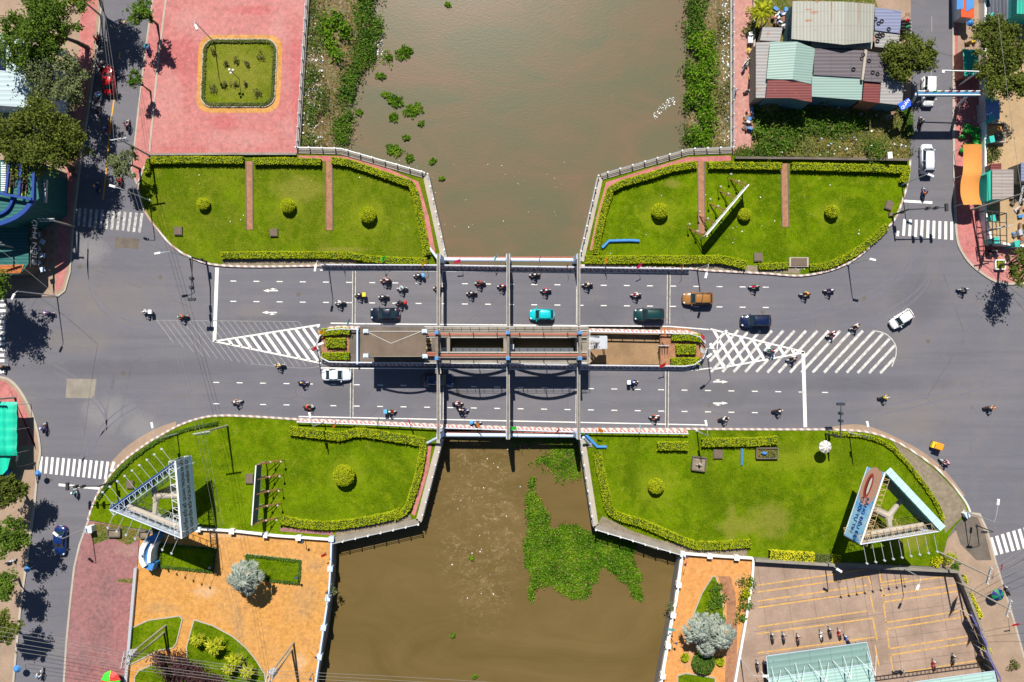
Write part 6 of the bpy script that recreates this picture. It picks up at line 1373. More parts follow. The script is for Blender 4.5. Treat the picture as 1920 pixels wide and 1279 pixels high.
hedge([(418, 480), (500, 479), (600, 479), (660, 480), (690, 486), (745, 490), (803, 491)], .95, .9, 'slightly wavy hedge along the kerb of the left park, from lamp to left gantry')
hedge([(284, 300), (280, 318), (277, 326)], .8, .8, 'short hedge stub at the top left corner of the first lawn')
hedge([(1115, 478), (1120, 445), (1130, 400), (1143, 358), (1165, 346), (1215, 332), (1258, 318), (1304, 310)], .95, .95, 'long bent hedge following the river corner of the park with the diagonal hoarding')
hedge([(1326, 312), (1390, 313), (1462, 314)], .95, .95, 'straight clipped hedge between the two brick paths behind the diagonal hoarding')
hedge([(1481, 314), (1560, 316), (1640, 318), (1700, 321)], 1.05, .95, 'straight clipped hedge under the vacant lot at the upper right')
hedge([(1693, 314), (1693, 330), (1690, 345)], 1.2, .9, 'short thick hedge end at the kerb of the upper right street')
hedge([(1096, 488), (1150, 488), (1210, 487), (1290, 488), (1345, 487), (1372, 492), (1396, 498)], 1.15, .9, 'long shaggy hedge along the kerb from the right gantry to the square cover', dens=30)
hedge([(1420, 500), (1450, 500), (1476, 498)], .9, .6, 'low hedge piece between the two covers by the upper right kerb')
hedge(curve([(1516, 502), (1550, 498), (1585, 483), (1612, 466), (1638, 446), (1660, 424)], 3), .95, .6, 'curved low hedge following the upper right kerb')
hedge(curve([(546, 806), (600, 813), (640, 817), (668, 810), (700, 812), (740, 819), (770, 823), (796, 829)], 3), 1.25, .95, 'wavy hedge under the bottom railing on the left')
hedge(curve([(795, 828), (793, 850), (785, 890), (773, 930), (762, 955), (740, 968)], 3), .95, .9, 'curving hedge along the river side of the lawn left of the white water')
hedge(curve([(530, 972), (570, 980), (620, 983), (680, 976), (730, 966), (752, 958)], 3), 1.2, .95, 'bulging hedge at the foot of the lower left lawn')
hedge(curve([(1119, 848), (1125, 880), (1135, 925), (1143, 955), (1165, 968), (1200, 978), (1240, 995), (1280, 1012), (1305, 1020), (1350, 1020), (1405, 1016)], 3), 1.15, .95, 'very long curving hedge along the river side of the lower right lawn')
hedge([(1231, 835), (1260, 835), (1288, 835)], 1.2, .95, 'small square cut hedge piece below the bottom railing')
hedge([(1314, 829), (1360, 828), (1410, 827), (1455, 824)], 1.2, .95, 'long block hedge beside the planter with the blue ornament')
hedge([(606, 623), (640, 621), (658, 621)], .95, .9, 'top one of the three hedge blocks on the left median tip'); hedge([(614, 643), (650, 643)], 1.35, .9, 'middle one of the three hedge blocks on the left median tip'); hedge([(606, 668), (657, 667)], 1.0, .9, 'lowest one of the three hedge blocks on the left median tip')
hedge([(1257, 631), (1290, 632), (1312, 635)], 1.05, .9, 'top one of the three hedge blocks on the right median tip'); hedge([(1266, 655), (1303, 655)], 1.4, .9, 'middle one of the three hedge blocks on the right median tip'); hedge([(1256, 678), (1310, 677)], 1.05, .9, 'lowest one of the three hedge blocks on the right median tip')
hedge(curve([(1560, 812), (1610, 816), (1660, 832), (1700, 870), (1735, 915), (1757, 950), (1765, 975)], 3), .5, .5, 'thin low hedge line between the lower right lawn and the rubble strip')
hedge(curve([(185, 935), (215, 895), (250, 860), (300, 825), (350, 805), (410, 793)], 3), .45, .35, 'thin dark hedge line inside the lower left kerb', 'bank')
for p in ([(303, 1019), (406, 1029), (401, 1071), (301, 1061)], [(463, 1040), (564, 1051), (561, 1093), (470, 1083)]):
    hedge(p + [p[0]], .35, .35, 'low clipped border of the ' + ('shaded grass bed' if p[0][0] < 400 else 'grass bed beside the silver palm'), 'bank')
hedge(tilt(rrect(384, 79, 514, 197, 18)) + [tilt(rrect(384, 79, 514, 197, 18))[0]], .45, .35, 'low clipped border of the square garden in the pink plaza', 'bank2')
hedge([(1440, 1038), (1480, 1041), (1523, 1043)], 1.5, 1.0, 'bright yellow flowering hedge on the car park wall', 'yel'); hedge([(1555, 1045), (1572, 1046)], 1.2, .9, 'short bright yellow bush on the car park wall', 'yel'); hedge([(1524, 1044), (1552, 1045)], 1.2, .9, 'brown dry gap piece in the yellow hedge', 'bank2')
hedge([(1812, 1112), (1822, 1135), (1832, 1155)], .9, .9, 'yellow hedge strip outside the street wall of the car park', 'yel'); hedge([(1799, 1078), (1803, 1092)], .9, .9, 'small yellow bush at the wall corner behind the right billboard', 'yel'); hedge([(1842, 1208), (1850, 1222)], .8, .8, 'yellow bush between the two purple banners', 'yel')
hedge([(1688, 205), (1700, 220), (1702, 255)], .9, .9, 'dark green bush row at the street edge of the vacant lot', 'bank')
def ball(px, py, r, label, mat='hedge', h=None, n=900, flat=.9, grp='ball shaped clipped shrubs'):
    h = h or r * 1.5; p = W(px, py); t = thing('round_shrub', label, 'shrub', (p.x, p.y, .15), group=grp)
    MB().ell((0, 0, h * .5), (r * .9, r * .9, h * .48), 14, 10).build('dark_core', M['hedge_d'], t, world=False)  # solid dark ball filling the inside of the shrub
    m = MB()
    for _ in range(int(n * r * r)):
        a = R.uniform(0, 2 * PI); u = R.uniform(-.35, 1); s_ = math.sqrt(1 - u * u); k = 1 + R.gauss(0, .03)
        m.leaf((r * s_ * math.cos(a) * k, r * s_ * math.sin(a) * k, h * .5 + h * .5 * u * k), R.uniform(.18, .28), R.uniform(.1, .17), R, 1.2)
    m.build('foliage', M[mat], t, world=False)
for x, y, r, l in ((385, 384, .92, 'round shrub on the first lawn, nearest the curved kerb'), (543, 388, 1.08, 'round shrub between the two brick paths of the left park'), (692, 405, 1.2, 'round shrub right of the second brick path in the left park'), (1235, 398, 1.2, 'round shrub left of the brick path by the diagonal hoarding'), (1393, 404, .95, 'round shrub just right of the diagonal hoarding'), (1556, 399, 1.02, 'round shrub alone on the upper right lawn'), (648, 889, 1.6, 'largest round shrub, alone on the lower left lawn'), (1228, 909, 1.18, 'round shrub on the lower right lawn near the river hedge')):
    ball(x, y, r, l)
ball(1316, 1237, 1.7, 'big bushy green ball shrub below the silver palm', 'bank', 2.0, 500); ball(1283, 1230, .6, 'small yellow green shrub left of the big ball shrub', 'hedge'); ball(1349, 1238, .6, 'small yellow green shrub right of the big ball shrub', 'hedge')
def bush(px, py, r, h, label, mat='bank', n=160, L=.35, name='bush', loc=None):
    p = W(px, py); t = thing(name, label, 'bush', (p.x, p.y, .15))
    MB().tube([(0, 0, 0), (.05, 0, h * .5)], [.08, .04], 6).build('stem', M['bark'], t, world=False)
    m = MB(); cs = [(R.gauss(0, r * .45), R.gauss(0, r * .45), h * R.uniform(.45, .9)) for _ in range(7)]
    for i in range(int(n * max(.4, r * r))):
        c_ = cs[i % 7]; m.leaf((c_[0] + R.gauss(0, r * .28), c_[1] + R.gauss(0, r * .28), c_[2] + R.gauss(0, h * .16)), L * R.uniform(.7, 1.3), L * R.uniform(.35, .6))
    m.build('foliage', M[mat], t, world=False); return t
for x, y, r, l in ((402, 100, .5, 'beside the garden lamp post corner'), (425, 120, .4, 'left of the white globe lamp'), (444, 116, .4, 'above the white globe lamp'), (465, 121, .4, 'right of the white globe lamp'), (492, 107, .6, 'at the upper right corner'), (400, 170, .7, 'at the lower left corner'), (424, 160, .45, 'lower row, second from left'), (442, 159, .45, 'lower row, third from left'), (463, 157, .3, 'lower row, smallest one'), (484, 176, .7, 'at the lower right corner')):
    bush(x, y, r, .7, 'little bush in the square garden, ' + l, 'bank2', 260, .25)
for x, y, r, h, l, mt_ in ((1636, 290, 1.7, 1.6, 'broad bright green bush in the vacant lot above the hedge', 'bank'), (1441, 203, 1.5, 1.8, 'yellow green bush at the corner below the mint gabled shed', 'bank2'), (1541, 191, 1.1, 2.5, 'small tree-like bush in front of the pale mint roof', 'bank2'), (1416, 250, 1.0, 1.0, 'weedy bush beside the pink promenade end', 'bank'), (1409, 30, .8, 1.0, 'yellow green shrub at the top of the pink promenade', 'hedge'), (1411, 50, .9, 1.1, 'green shrub above the parked trolley', 'bank'), (1409, 98, .7, .9, 'bright shrub below the parked trolley', 'yel'), (1408, 118, .6, .9, 'upper shrub of the row by the shed wall', 'bank2'), (1409, 144, .6, .9, 'lower shrub of the row by the shed wall', 'yel'), (1802, 105, .6, .9, 'pot plants beside the teal kiosk', 'bank2'), (1862, 288, 1.3, 1.0, 'green weeds below the sand bay', 'bank2'), (1845, 300, .8, .8, 'weeds at the foot of the yard wall', 'bank'),
                             (1770, 1042, 1.2, 1.0, 'yellow green bush by the wire-laden pole', 'hedge'), (1750, 1050, 1.0, .9, 'yellow bush at the wall corner under the billboard lights', 'yel'), (1897, 1245, .9, .7, 'round brown green bush on the lower right pavement', 'bank2'), (1785, 1060, .9, .9, 'dark bush at the corner of the car park wall', 'bank'), (1399, 1085, 1.1, 1.2, 'top bush of the row on the thin white wall', 'bank'), (1396, 1108, 1.1, 1.2, 'second bush of the row on the thin white wall', 'hedge'), (1392, 1130, 1.2, 1.2, 'third bush of the row on the thin white wall', 'bank'), (1391, 1155, .9, 1.1, 'lowest bush of the row on the thin white wall', 'bank'), (1339, 1105, 1.2, .8, 'upper bush in the triangular bed', 'bank'), (1345, 1130, 1.4, .8, 'middle bush in the triangular bed', 'bank'), (1347, 1158, 1.2, .8, 'lower bush in the triangular bed', 'bank'), (626, 1105, .7, 1.0, 'pale bush growing from the river wall of the ochre square', 'leaf_g'), (1254, 1135, .8, .8, 'dry bush hanging from the white balustrade', 'leaf_g'),
                             (136, 2, 1.0, 1.5, 'yellowish bush at the top by the blue grey pole', 'hedge')):
    bush(x, y, r, h, l, mt_)
def tree(crown, base, zc, r, label, mat='leaf', n=3400, L=.42, dens=1.0, gap=.5, flat=.6, true=False, cat='tree', seed=0, name='street_tree'):
    rd = random.Random(seed); c = W(*crown, zc) if not true else Vector((*W(*crown).xy, zc)); b = W(*base)
    t = thing(name, label, cat, (b.x, b.y, .1), group='broad leaved street trees'); m = MB()
    d = Vector((c.x, c.y, 0)) - Vector((b.x, b.y, 0)); f = Vector((b.x, b.y, 0)) + d * .35 + Vector((0, 0, zc * .45))
    m.tube([(b.x, b.y, 0), (b.x + d.x * .12, b.y + d.y * .12, zc * .25), f], [.26 * r / 4 + .08, .2 * r / 4 + .06, .15 * r / 4 + .05], 8)
    cl = []
    for i in range(int(16 * dens)):
        a = rd.uniform(0, 2 * PI); q = math.sqrt(rd.random()) * .82; cl.append(Vector((c.x + r * q * math.cos(a), c.y + r * q * math.sin(a), zc + r * flat * rd.uniform(-.5, .55) * (1 - q * .5))))
    for p in cl: m.tube([f, f.lerp(p, .55) + Vector((rd.gauss(0, .2), rd.gauss(0, .2), .1)), p], [.13 * r / 4 + .02, .07 * r / 4 + .02, .02], 5)
    m.build('trunk', M['bark'], t)
    m = MB(); sub = []
    for p in cl:
        for _ in range(6): sub.append((p + Vector((rd.gauss(0, r * .19), rd.gauss(0, r * .19), rd.gauss(0, r * .1))), rd.uniform(.3, .75) * r * .19))
    for i in range(n):
        p, s_ = sub[i % len(sub)]; m.leaf((p.x + rd.gauss(0, s_), p.y + rd.gauss(0, s_), p.z + rd.gauss(0, s_ * .7)), L * rd.uniform(.6, 1.3), L * rd.uniform(.35, .65), rd)
    m.build('crown', M[mat], t); return t
TR = [((68, 52), (165, 90), 9.5, 5.3, 'biggest dark green tree, at the top left over the white roof', 'leaf', 15000, 1.3, 1),
      ((100, 152), (150, 178), 8.5, 4.2, 'sparse grey green tree over the edge of the white roof', 'leaf_g', 8000, 1.1, 2),
      ((62, 258), (137, 316), 10, 5.2, 'wide olive tree above the bright blue building', 'leaf_o', 14000, 1.2, 3),
      ((262, 19), (296, 47), 6.5, 2.2, 'small light green tree at the top of the brick pavement', 'bank', 1500, .7, 4),
      ((252, 147), (283, 172), 5, 1.25, 'thin young tree leaning over the brick pavement', 'bank', 420, .6, 5),
      ((229, 302), (263, 317), 5.5, 2.2, 'compact grey green tree at the corner beside the first hedge', 'leaf_g', 4200, .8, 6),
      ((14, 926), (45, 915), 7, 2.6, 'topmost tree at the lower left pavement, over the blue edged planter', 'leaf_o', 4600, .9, 7),
      ((14, 1008), (48, 1000), 7.5, 2.9, 'second tree down the lower left pavement', 'leaf', 5600, 1, 8),
      ((4, 1096), (36, 1085), 7, 2.5, 'third tree down the lower left pavement', 'leaf', 4600, .9, 9),
      ((4, 1178), (28, 1170), 7, 2.6, 'lowest tree of the lower left pavement, under the overhead wires', 'leaf_o', 4600, .9, 10),
      ((1703, 110), (1694, 108), 5.5, 3.3, 'dense bushy tree between the sheds and the right street', 'leaf_o', 9000, 1.3, 11),
      ((1868, 76), (1862, 92), 7, 3.2, 'upper of the two trees in the yard, leafy with gaps', 'leaf_o', 6000, .9, 12),
      ((1882, 132), (1862, 150), 7.5, 4.1, 'lower and wider of the two trees in the yard', 'leaf_o', 9500, 1.1, 13),
      ((1912, 497), (1871, 497), 7, 2.9, 'thin airy tree growing from the white square planter', 'leaf_o', 1500, .8, 14)]
for cr, bs, zc, r, l, mt_, n, dn, sd_ in TR: tree(cr, bs, zc, r, l, mt_, n, seed=sd_, dens=dn)
tree((211, 16), (186, -10), 9, 4.0, 'tree just past the top edge shading the tree lined street', 'leaf', 7500, true=True, seed=21)
tree((165, 290), (142, 330), 8.5, 3.6, 'tree beside the bright blue building shading the left zebra crossing', 'leaf_o', 7500, true=True, seed=22)
tree((178, 350), (150, 368), 7.5, 2.6, 'smaller tree shading the left zebra crossing', 'leaf_o', 1800, true=True, seed=25) if False else None
tree((36, 548), (4, 545), 9, 3.9, 'tree past the left edge whose shade falls on the junction', 'leaf', 9000, true=True, seed=23)
def palm(px, py, h, r, label, mat='silver', nf=26, fan=True, seed=0, name='fan_palm'):
    rd = random.Random(seed); c = W(px, py, h); t = thing(name, label, 'palm', (c.x, c.y, .15), group='ornamental palms')
    MB().tube([(c.x, c.y, 0), (c.x, c.y, h)], [.3, .2], 10).build('trunk', M['bark'], t)
    m = MB()
    for i in range(nf):
        a = i * 2.39996 + rd.uniform(-.15, .15); tl_ = (.1 + .9 * ((i + .5) / nf)) if fan else .25 + .75 * ((i + .5) / nf); rr = r * tl_ * rd.uniform(.85, 1.05)
        e = Vector((math.cos(a), math.sin(a), 0)); tip = Vector((c.x, c.y, h)) + e * rr * (.68 if fan else 1) + Vector((0, 0, (1.3 - 1.7 * tl_) * r * .45))
        m.tube([(c.x, c.y, h - .2), tip], [.05, .02], 4)
        if fan:
            n_ = Vector((-e.y, e.x, 0)); R_ = r * .36; tw_ = rd.uniform(-.5, .5); spn = 3.0 if i < 5 else 1.15
            for k in range(11):
                b_ = (k - 5) / 5 * spn + rd.uniform(-.05, .05); dv = e * math.cos(b_) + n_ * math.sin(b_); w_ = .05 * r; nn = Vector((-dv.y, dv.x, .35 * (1 if k % 2 else -1) + tw_)).normalized() * w_
                q = tip + dv * R_ * rd.uniform(.8, 1.12) + Vector((0, 0, -.3 * R_ + tw_ * .3 * (k - 5) / 5 * R_)); md = tip + dv * R_ * .5 + Vector((0, 0, .08))
                m.add([tip, md + nn, q, md - nn], [(0, 1, 2, 3)])
        else:
            for k in range(14):
                u = (k + 1) / 14; p = Vector((c.x, c.y, h)).lerp(tip, u) + Vector((0, 0, .5 * r * .3 * math.sin(PI * u)))
                for s_ in (-1, 1):
                    nv_ = Vector((-e.y, e.x, 0)) * s_ * .32 * r * (1 - .55 * u) + e * .2 * r; m.add([p, p + nv_ * .5 + e.cross(Vector((0, 0, 1))) * .0 + Vector((0, 0, .05)) + e * .1, p + nv_ + Vector((0, 0, -.08)), p + nv_ * .5 - e * .08], [(0, 1, 2, 3)])
    m.build('fronds', M[mat], t); return t
palm(459, 1083, 5.5, 3.2, 'silver blue fan palm on the ochre square casting a round shadow', seed=3, nf=26)
palm(1310, 1180, 4.5, 2.9, 'left head of the silver palm cluster on the orange promenade', seed=4, nf=22); palm(1352, 1192, 4.8, 2.9, 'right head of the silver palm cluster on the orange promenade', seed=5, nf=22); palm(1328, 1215, 3.6, 1.9, 'lowest silver palm of the cluster, over the big ball shrub', seed=8, nf=18); palm(1333, 1168, 4.0, 2.0, 'topmost silver palm of the cluster on the orange promenade', seed=9, nf=18)
for i, (x, y, r) in enumerate(((370, 1200, 1.3), (402, 1212, 1.7), (440, 1238, 1.5), (463, 1260, 1.3), (428, 1255, 1.1))):
    palm(x, y, 2.2, r, ('leftmost', 'largest', 'third', 'rightmost', 'lowest')[i] + ' yellow green feather palm in the curved bed', 'lime', 18, False, 30 + i, 'feather_palm')
palm(1428, 22, 3.0, 2.2, 'green feather palm behind the sheds at the top', 'lime', 18, False, 41, 'feather_palm')
for i, (x, y, r) in enumerate(((330, 1255, 2.4), (368, 1258, 2.6), (400, 1272, 2.2))): bush(x, y, r, 2.4, ('left', 'middle', 'right')[i] + ' dark maroon bush under the yellow palms', 'maroon', 330, .4, 'maroon_bush')
bush(1402, 60, 1.0, 1.0, 'low shrub by the rail of the pink promenade', 'bank2')
def junk(poly, n, label):
    m = MB()
    for x, y in scatter(PX(poly), n):
        m.cur = R.randrange(5); s_ = R.uniform(.25, .9); m.box(x, y, R.uniform(.2, .7), s_, s_ * R.uniform(.3, 1), R.uniform(.2, .8), R.uniform(0, 3))
    return stuff(m.build('junk', [M['wood'], M['steel'], M['rust'], M['conc_d'], M['blue']]), label, 'junk')
junk([(1445, 20), (1482, 20), (1478, 78), (1462, 50), (1445, 48)], 60, 'heap of junk and timber between the palm and the cream roof')
junk([(1394, 205), (1410, 205), (1410, 250), (1394, 245)], 22, 'brown scraps on the pink promenade beside the vacant lot')
junk([(1895, 360), (1930, 360), (1930, 460), (1900, 455)], 26, 'odds and ends on the yard concrete near the steel frame')
# ------------------------------------------------------------ cars
def loft(secs, cap=True):
    m = MB(); n = len(secs[0])
    for s_ in secs: m.v += [tuple(p) for p in s_]
    for i in range(len(secs) - 1):
        for j in range(n): m.f.append((i * n + j, i * n + (j + 1) % n, (i + 1) * n + (j + 1) % n, (i + 1) * n + j)); m.mi.append(0)
    if cap: m.f.append(tuple(range(n - 1, -1, -1))); m.mi.append(0); m.f.append(tuple(range((len(secs) - 1) * n, len(secs) * n))); m.mi.append(0)
    return m
CARS = dict(  # length, width, hood height, roof height, x of: windscreen base, roof front, roof rear, rear glass base, tail deck height
    sedan=(4.6, 1.82, .92, 1.46, .95, .32, -.95, -1.62, 1.0), suv=(4.75, 1.9, 1.08, 1.74, 1.15, .55, -1.75, -2.15, 1.15),
    hatch=(3.95, 1.72, .98, 1.54, 1.0, .45, -1.35, -1.72, 1.05), van=(4.7, 1.84, 1.1, 1.9, 1.45, .95, -1.95, -2.22, 1.2))
def car(kind, px, py, deg, col, label, scale=1.0):
    Lg, Wd, hh, rh, wb, rf, rr, rb, dk = CARS[kind]; p = W(px, py, 0.7)
    t = thing('parked_car' if False else 'car', label, 'car', (p.x, p.y, .012), math.radians(deg)); pm = paint(col[0], col[1]); hw = Wd / 2
    secs = []
    prof = [(Lg / 2, .5, .45, .5), (Lg / 2 - .06, .68, .36, hh * .64), (Lg / 2 - .2, .83, .3, hh * .76), (Lg / 2 - .5, .95, .22, hh * .88), (wb + .05, 1, .2, hh), (0, .985, .2, hh + .02), (rb, .99, .2, dk), (-Lg / 2 + .45, .96, .22, dk * .97), (-Lg / 2 + .18, .87, .28, dk * .9), (-Lg / 2 + .04, .74, .36, dk * .8), (-Lg / 2, .6, .42, dk * .6)]
    for x, k, zb_, zt_ in prof:
        w_ = hw * k; sh = .12
        secs.append([(x, -w_ * .92, zb_), (x, -w_, zb_ + .14), (x, -w_, zt_ - sh), (x, -w_ + .12, zt_ - .02), (x, -w_ * .5, zt_ + .035), (x, 0, zt_ + .05), (x, w_ * .5, zt_ + .035), (x, w_ - .12, zt_ - .02), (x, w_, zt_ - sh), (x, w_, zb_ + .14), (x, w_ * .92, zb_)])
    body = loft(secs).build('body', pm, t, world=False, smooth=True)
    # glasshouse and roof
    tw = hw * .79; bw = hw * .9
    g = loft([[(wb, -bw + .06, hh - .02), (wb, bw - .06, hh - .02), (rf, tw, rh - .05), (rf, -tw, rh - .05)], [(wb - .0, -bw + .05, hh - .03), (wb - .0, bw - .05, hh - .03), (rf - .02, tw, rh - .06), (rf - .02, -tw, rh - .06)]])
    gh = MB(); 
    v = [(wb, -bw + .1, hh), (wb, bw - .1, hh), (rb, bw - .08, dk), (rb, -bw + .08, dk), (rf, -tw, rh - .04), (rf, tw, rh - .04), (rr, tw, rh - .05), (rr, -tw, rh - .05)]
    gh.add(v, [(0, 1, 5, 4), (1, 2, 6, 5), (2, 3, 7, 6), (3, 0, 4, 7), (4, 5, 6, 7)]); gh.build('windows', M['glass'], t, world=False)
    rs = []
    n = 6
    for i in range(n + 1):
        u = i / n; x = rf + .02 + (rr - rf - .04) * u; e = tw * (1.0 - .06 * abs(u - .5)); z = rh - .03 + .045 * math.sin(PI * u)
        rs.append([(x, -e - .02, z - .06), (x, -e * .8, z), (x, 0, z + .03), (x, e * .8, z), (x, e + .02, z - .06), (x, 0, z - .07)])
    loft(rs).build('roof', pm, t, world=False, smooth=True)
    for s_ in (-1, 1):
        m = MB(); m.bar((wb, s_ * (bw - .1), hh), (rf, s_ * tw, rh - .03), .07).bar((rb, s_ * (bw - .08), dk), (rr, s_ * tw, rh - .04), .1).bar(((rf + rr) / 2, s_ * bw, hh), ((rf + rr) / 2 - .05, s_ * tw, rh - .04), .08)
        m.build('pillars', pm, t, world=False)
        mr = MB().box(wb - .15, s_ * (hw + .1), hh + .05, .14, .24, .14, 0, .8, .9).build('mirror', pm, t, world=False)
        MB().box(Lg / 2 - .27, s_ * (hw * .68), hh * .78, .26, .24, .12, s_ * -.5, .8, .8).build('headlight', solid('headlight_glass', (.7, .72, .74), .15), t, world=False)
        MB().box(-Lg / 2 + .14, s_ * (hw * .66), dk * .8, .1, .22, .16, s_ * .35).build('tail_light', solid('tail_light_red', (.35, .01, .01), .25), t, world=False)
        for x in (Lg / 2 - .85, -Lg / 2 + .85):
            w_ = MB().tube([(x, s_ * (hw - .2), .31), (x, s_ * (hw + .01), .31)], .31, 16).build('wheel', M['black'], t, world=False)
            MB().tube([(x, s_ * (hw + .005), .31), (x, s_ * (hw + .02), .31)], .19, 12).build('rim', M['steel'], w_, world=False)
        if kind in ('suv',): MB().bar((rf - .1, s_ * tw * .9, rh + .05), (rr + .1, s_ * tw * .9, rh + .05), .05).build('roof_rail', M['dark'], t, world=False)
        MB().bar((wb - .3, s_ * hw * .985, hh - .12), (rb + .3, s_ * hw * .985, dk - .12), .015, .03).build('door_trim', M['dark'], t, world=False)
    MB().box(Lg / 2 - .03, 0, .5, .1, hw * 1.1, .22).build('grille', M['dark'], t, world=False)
    MB().box(-Lg / 2 + .01, 0, .62, .05, .45, .14).build('number_plate', M['white'], t, world=False)
    MB().box(wb + .04, 0, hh + .05, .07, bw * 1.6, .03).build('wiper_cowl', M['dark'], t, world=False)
    return t
cc = lambda n_, *c_: (n_, srgb(*c_))
car('sedan', 722, 588, 180, cc('dark_navy', 10, 22, 40), 'very dark navy sedan beneath the group of scooters left of the left gantry')
car('hatch', 1016, 590, 180, cc('turquoise', 0, 178, 186), 'bright turquoise hatchback just right of the middle gantry')
car('suv', 1217, 590, 180, cc('dark_green', 10, 52, 52), 'dark green wagon in the lane beside the brown pit')
car('suv', 1308, 560, 180, cc('bronze', 148, 102, 48), 'bronze brown large car beside the right end of the striped railing')
car('suv', 1417, 602, 180, cc('deep_blue', 8, 24, 60), 'deep blue car passing the right hatched triangle')
car('hatch', 1690, 598, 214, cc('pearl_white', 225, 225, 222), 'white car turning diagonally in the right junction')
car('sedan', 631, 703, 0, cc('silver_white', 214, 218, 226), 'silvery white sedan heading right below the left median tip')
car('suv', 823, 712, 0, cc('shaded_navy', 14, 30, 70), 'dark blue car in the shadow under the left gantry')
car('van', 1740, 172, 268, cc('van_white', 226, 226, 224), 'white van passing under the blue height gate')
car('van', 1737, 298, 90, cc('van_silver', 200, 204, 214), 'silver van in the right street below the height gate')
car('sedan', 204, 150, 93, cc('red', 176, 14, 26), 'red car in tree shade on the tree lined street')
car('sedan', 113, 1014, 268, cc('royal_blue', 10, 40, 96), 'dark royal blue car on the lower left street')
# ------------------------------------------------------------ scooters and riders
def scooter_proto():
    t = thing('motor_scooter', 'x', 'motor scooter', (0, 0, 0)); bm_ = M['dark']
    for x in (.63, -.63):
        w_ = MB().tube([(x, -.05, .28), (x, .05, .28)], .28, 14).build('wheel', M['black'], t, world=False); MB().tube([(x, -.06, .28), (x, .06, .28)], .15, 10).build('rim', M['steel'], w_, world=False)
    secs = []
    for x, w_, zb_, zt_ in ((.52, .1, .35, .8), (.42, .2, .32, .9), (.3, .22, .28, .78), (.16, .14, .26, .42), (-.05, .14, .27, .45), (-.2, .17, .3, .68), (-.55, .18, .4, .74), (-.85, .09, .5, .7)):
        secs.append([(x, -w_, zb_ + .05), (x, -w_, zt_ - .06), (x, -w_ * .5, zt_), (x, w_ * .5, zt_), (x, w_, zt_ - .06), (x, w_, zb_ + .05), (x, 0, zb_)])
    b = loft(secs).build('body_panels', bm_, t, world=False, smooth=True)
    loft([[(x, -w_, .72), (x, -w_ * .6, .8), (x, w_ * .6, .8), (x, w_, .72)] for x, w_ in ((-.08, .09), (-.25, .16), (-.6, .15), (-.82, .08))]).build('seat', M['black'], t, world=False, smooth=True)
    MB().tube([(.44, -.34, 1.02), (.52, -.15, .98), (.52, .15, .98), (.44, .34, 1.02)], .025, 6).build('handlebar', M['dark'], t, world=False)
    MB().tube([(.52, 0, .95), (.63, 0, .3)], .04, 6).box(.63, 0, .57, .42, .12, .05).build('fork', M['steel'], t, world=False)
    MB().box(.6, 0, .86, .12, .2, .16, 0, .7, .8).build('headlight', M['white'], t, world=False)
    for s_ in (-1, 1): MB().tube([(.46, s_ * .26, 1.0), (.42, s_ * .33, 1.22)], .012, 4).box(.42, s_ * .33, 1.25, .03, .13, .08).build('mirror', M['dark'], t, world=False)
    MB().box(-.9, 0, .62, .05, .14, .1).build('tail_light', solid('tail_light_red', (.35, .01, .01), .25), t, world=False)
    MB().tube([(-.2, -.17, .3), (-.78, -.17, .36)], .05, 8).build('exhaust', M['steel'], t, world=False)
    return t
def skin_mesh(name, verts, edges, rad, root=0, sub=1):
    me = bpy.data.meshes.new(name); me.from_pydata(verts, edges, []); o = bpy.data.objects.new(name, me); C.objects.link(o)
    md = o.modifiers.new('skin', 'SKIN'); md.use_smooth_shade = True
    for i, r_ in enumerate(rad): me.skin_vertices[0].data[i].radius = r_ if isinstance(r_, tuple) else (r_, r_)
    me.skin_vertices[0].data[root].use_root = True
    sb = o.modifiers.new('sub', 'SUBSURF'); sb.levels = sub; sb.render_levels = sub
    dg = bpy.context.evaluated_depsgraph_get(); dg.update(); out = bpy.data.meshes.new_from_object(o.evaluated_get(dg)); out.name = name
    bpy.data.objects.remove(o); return out
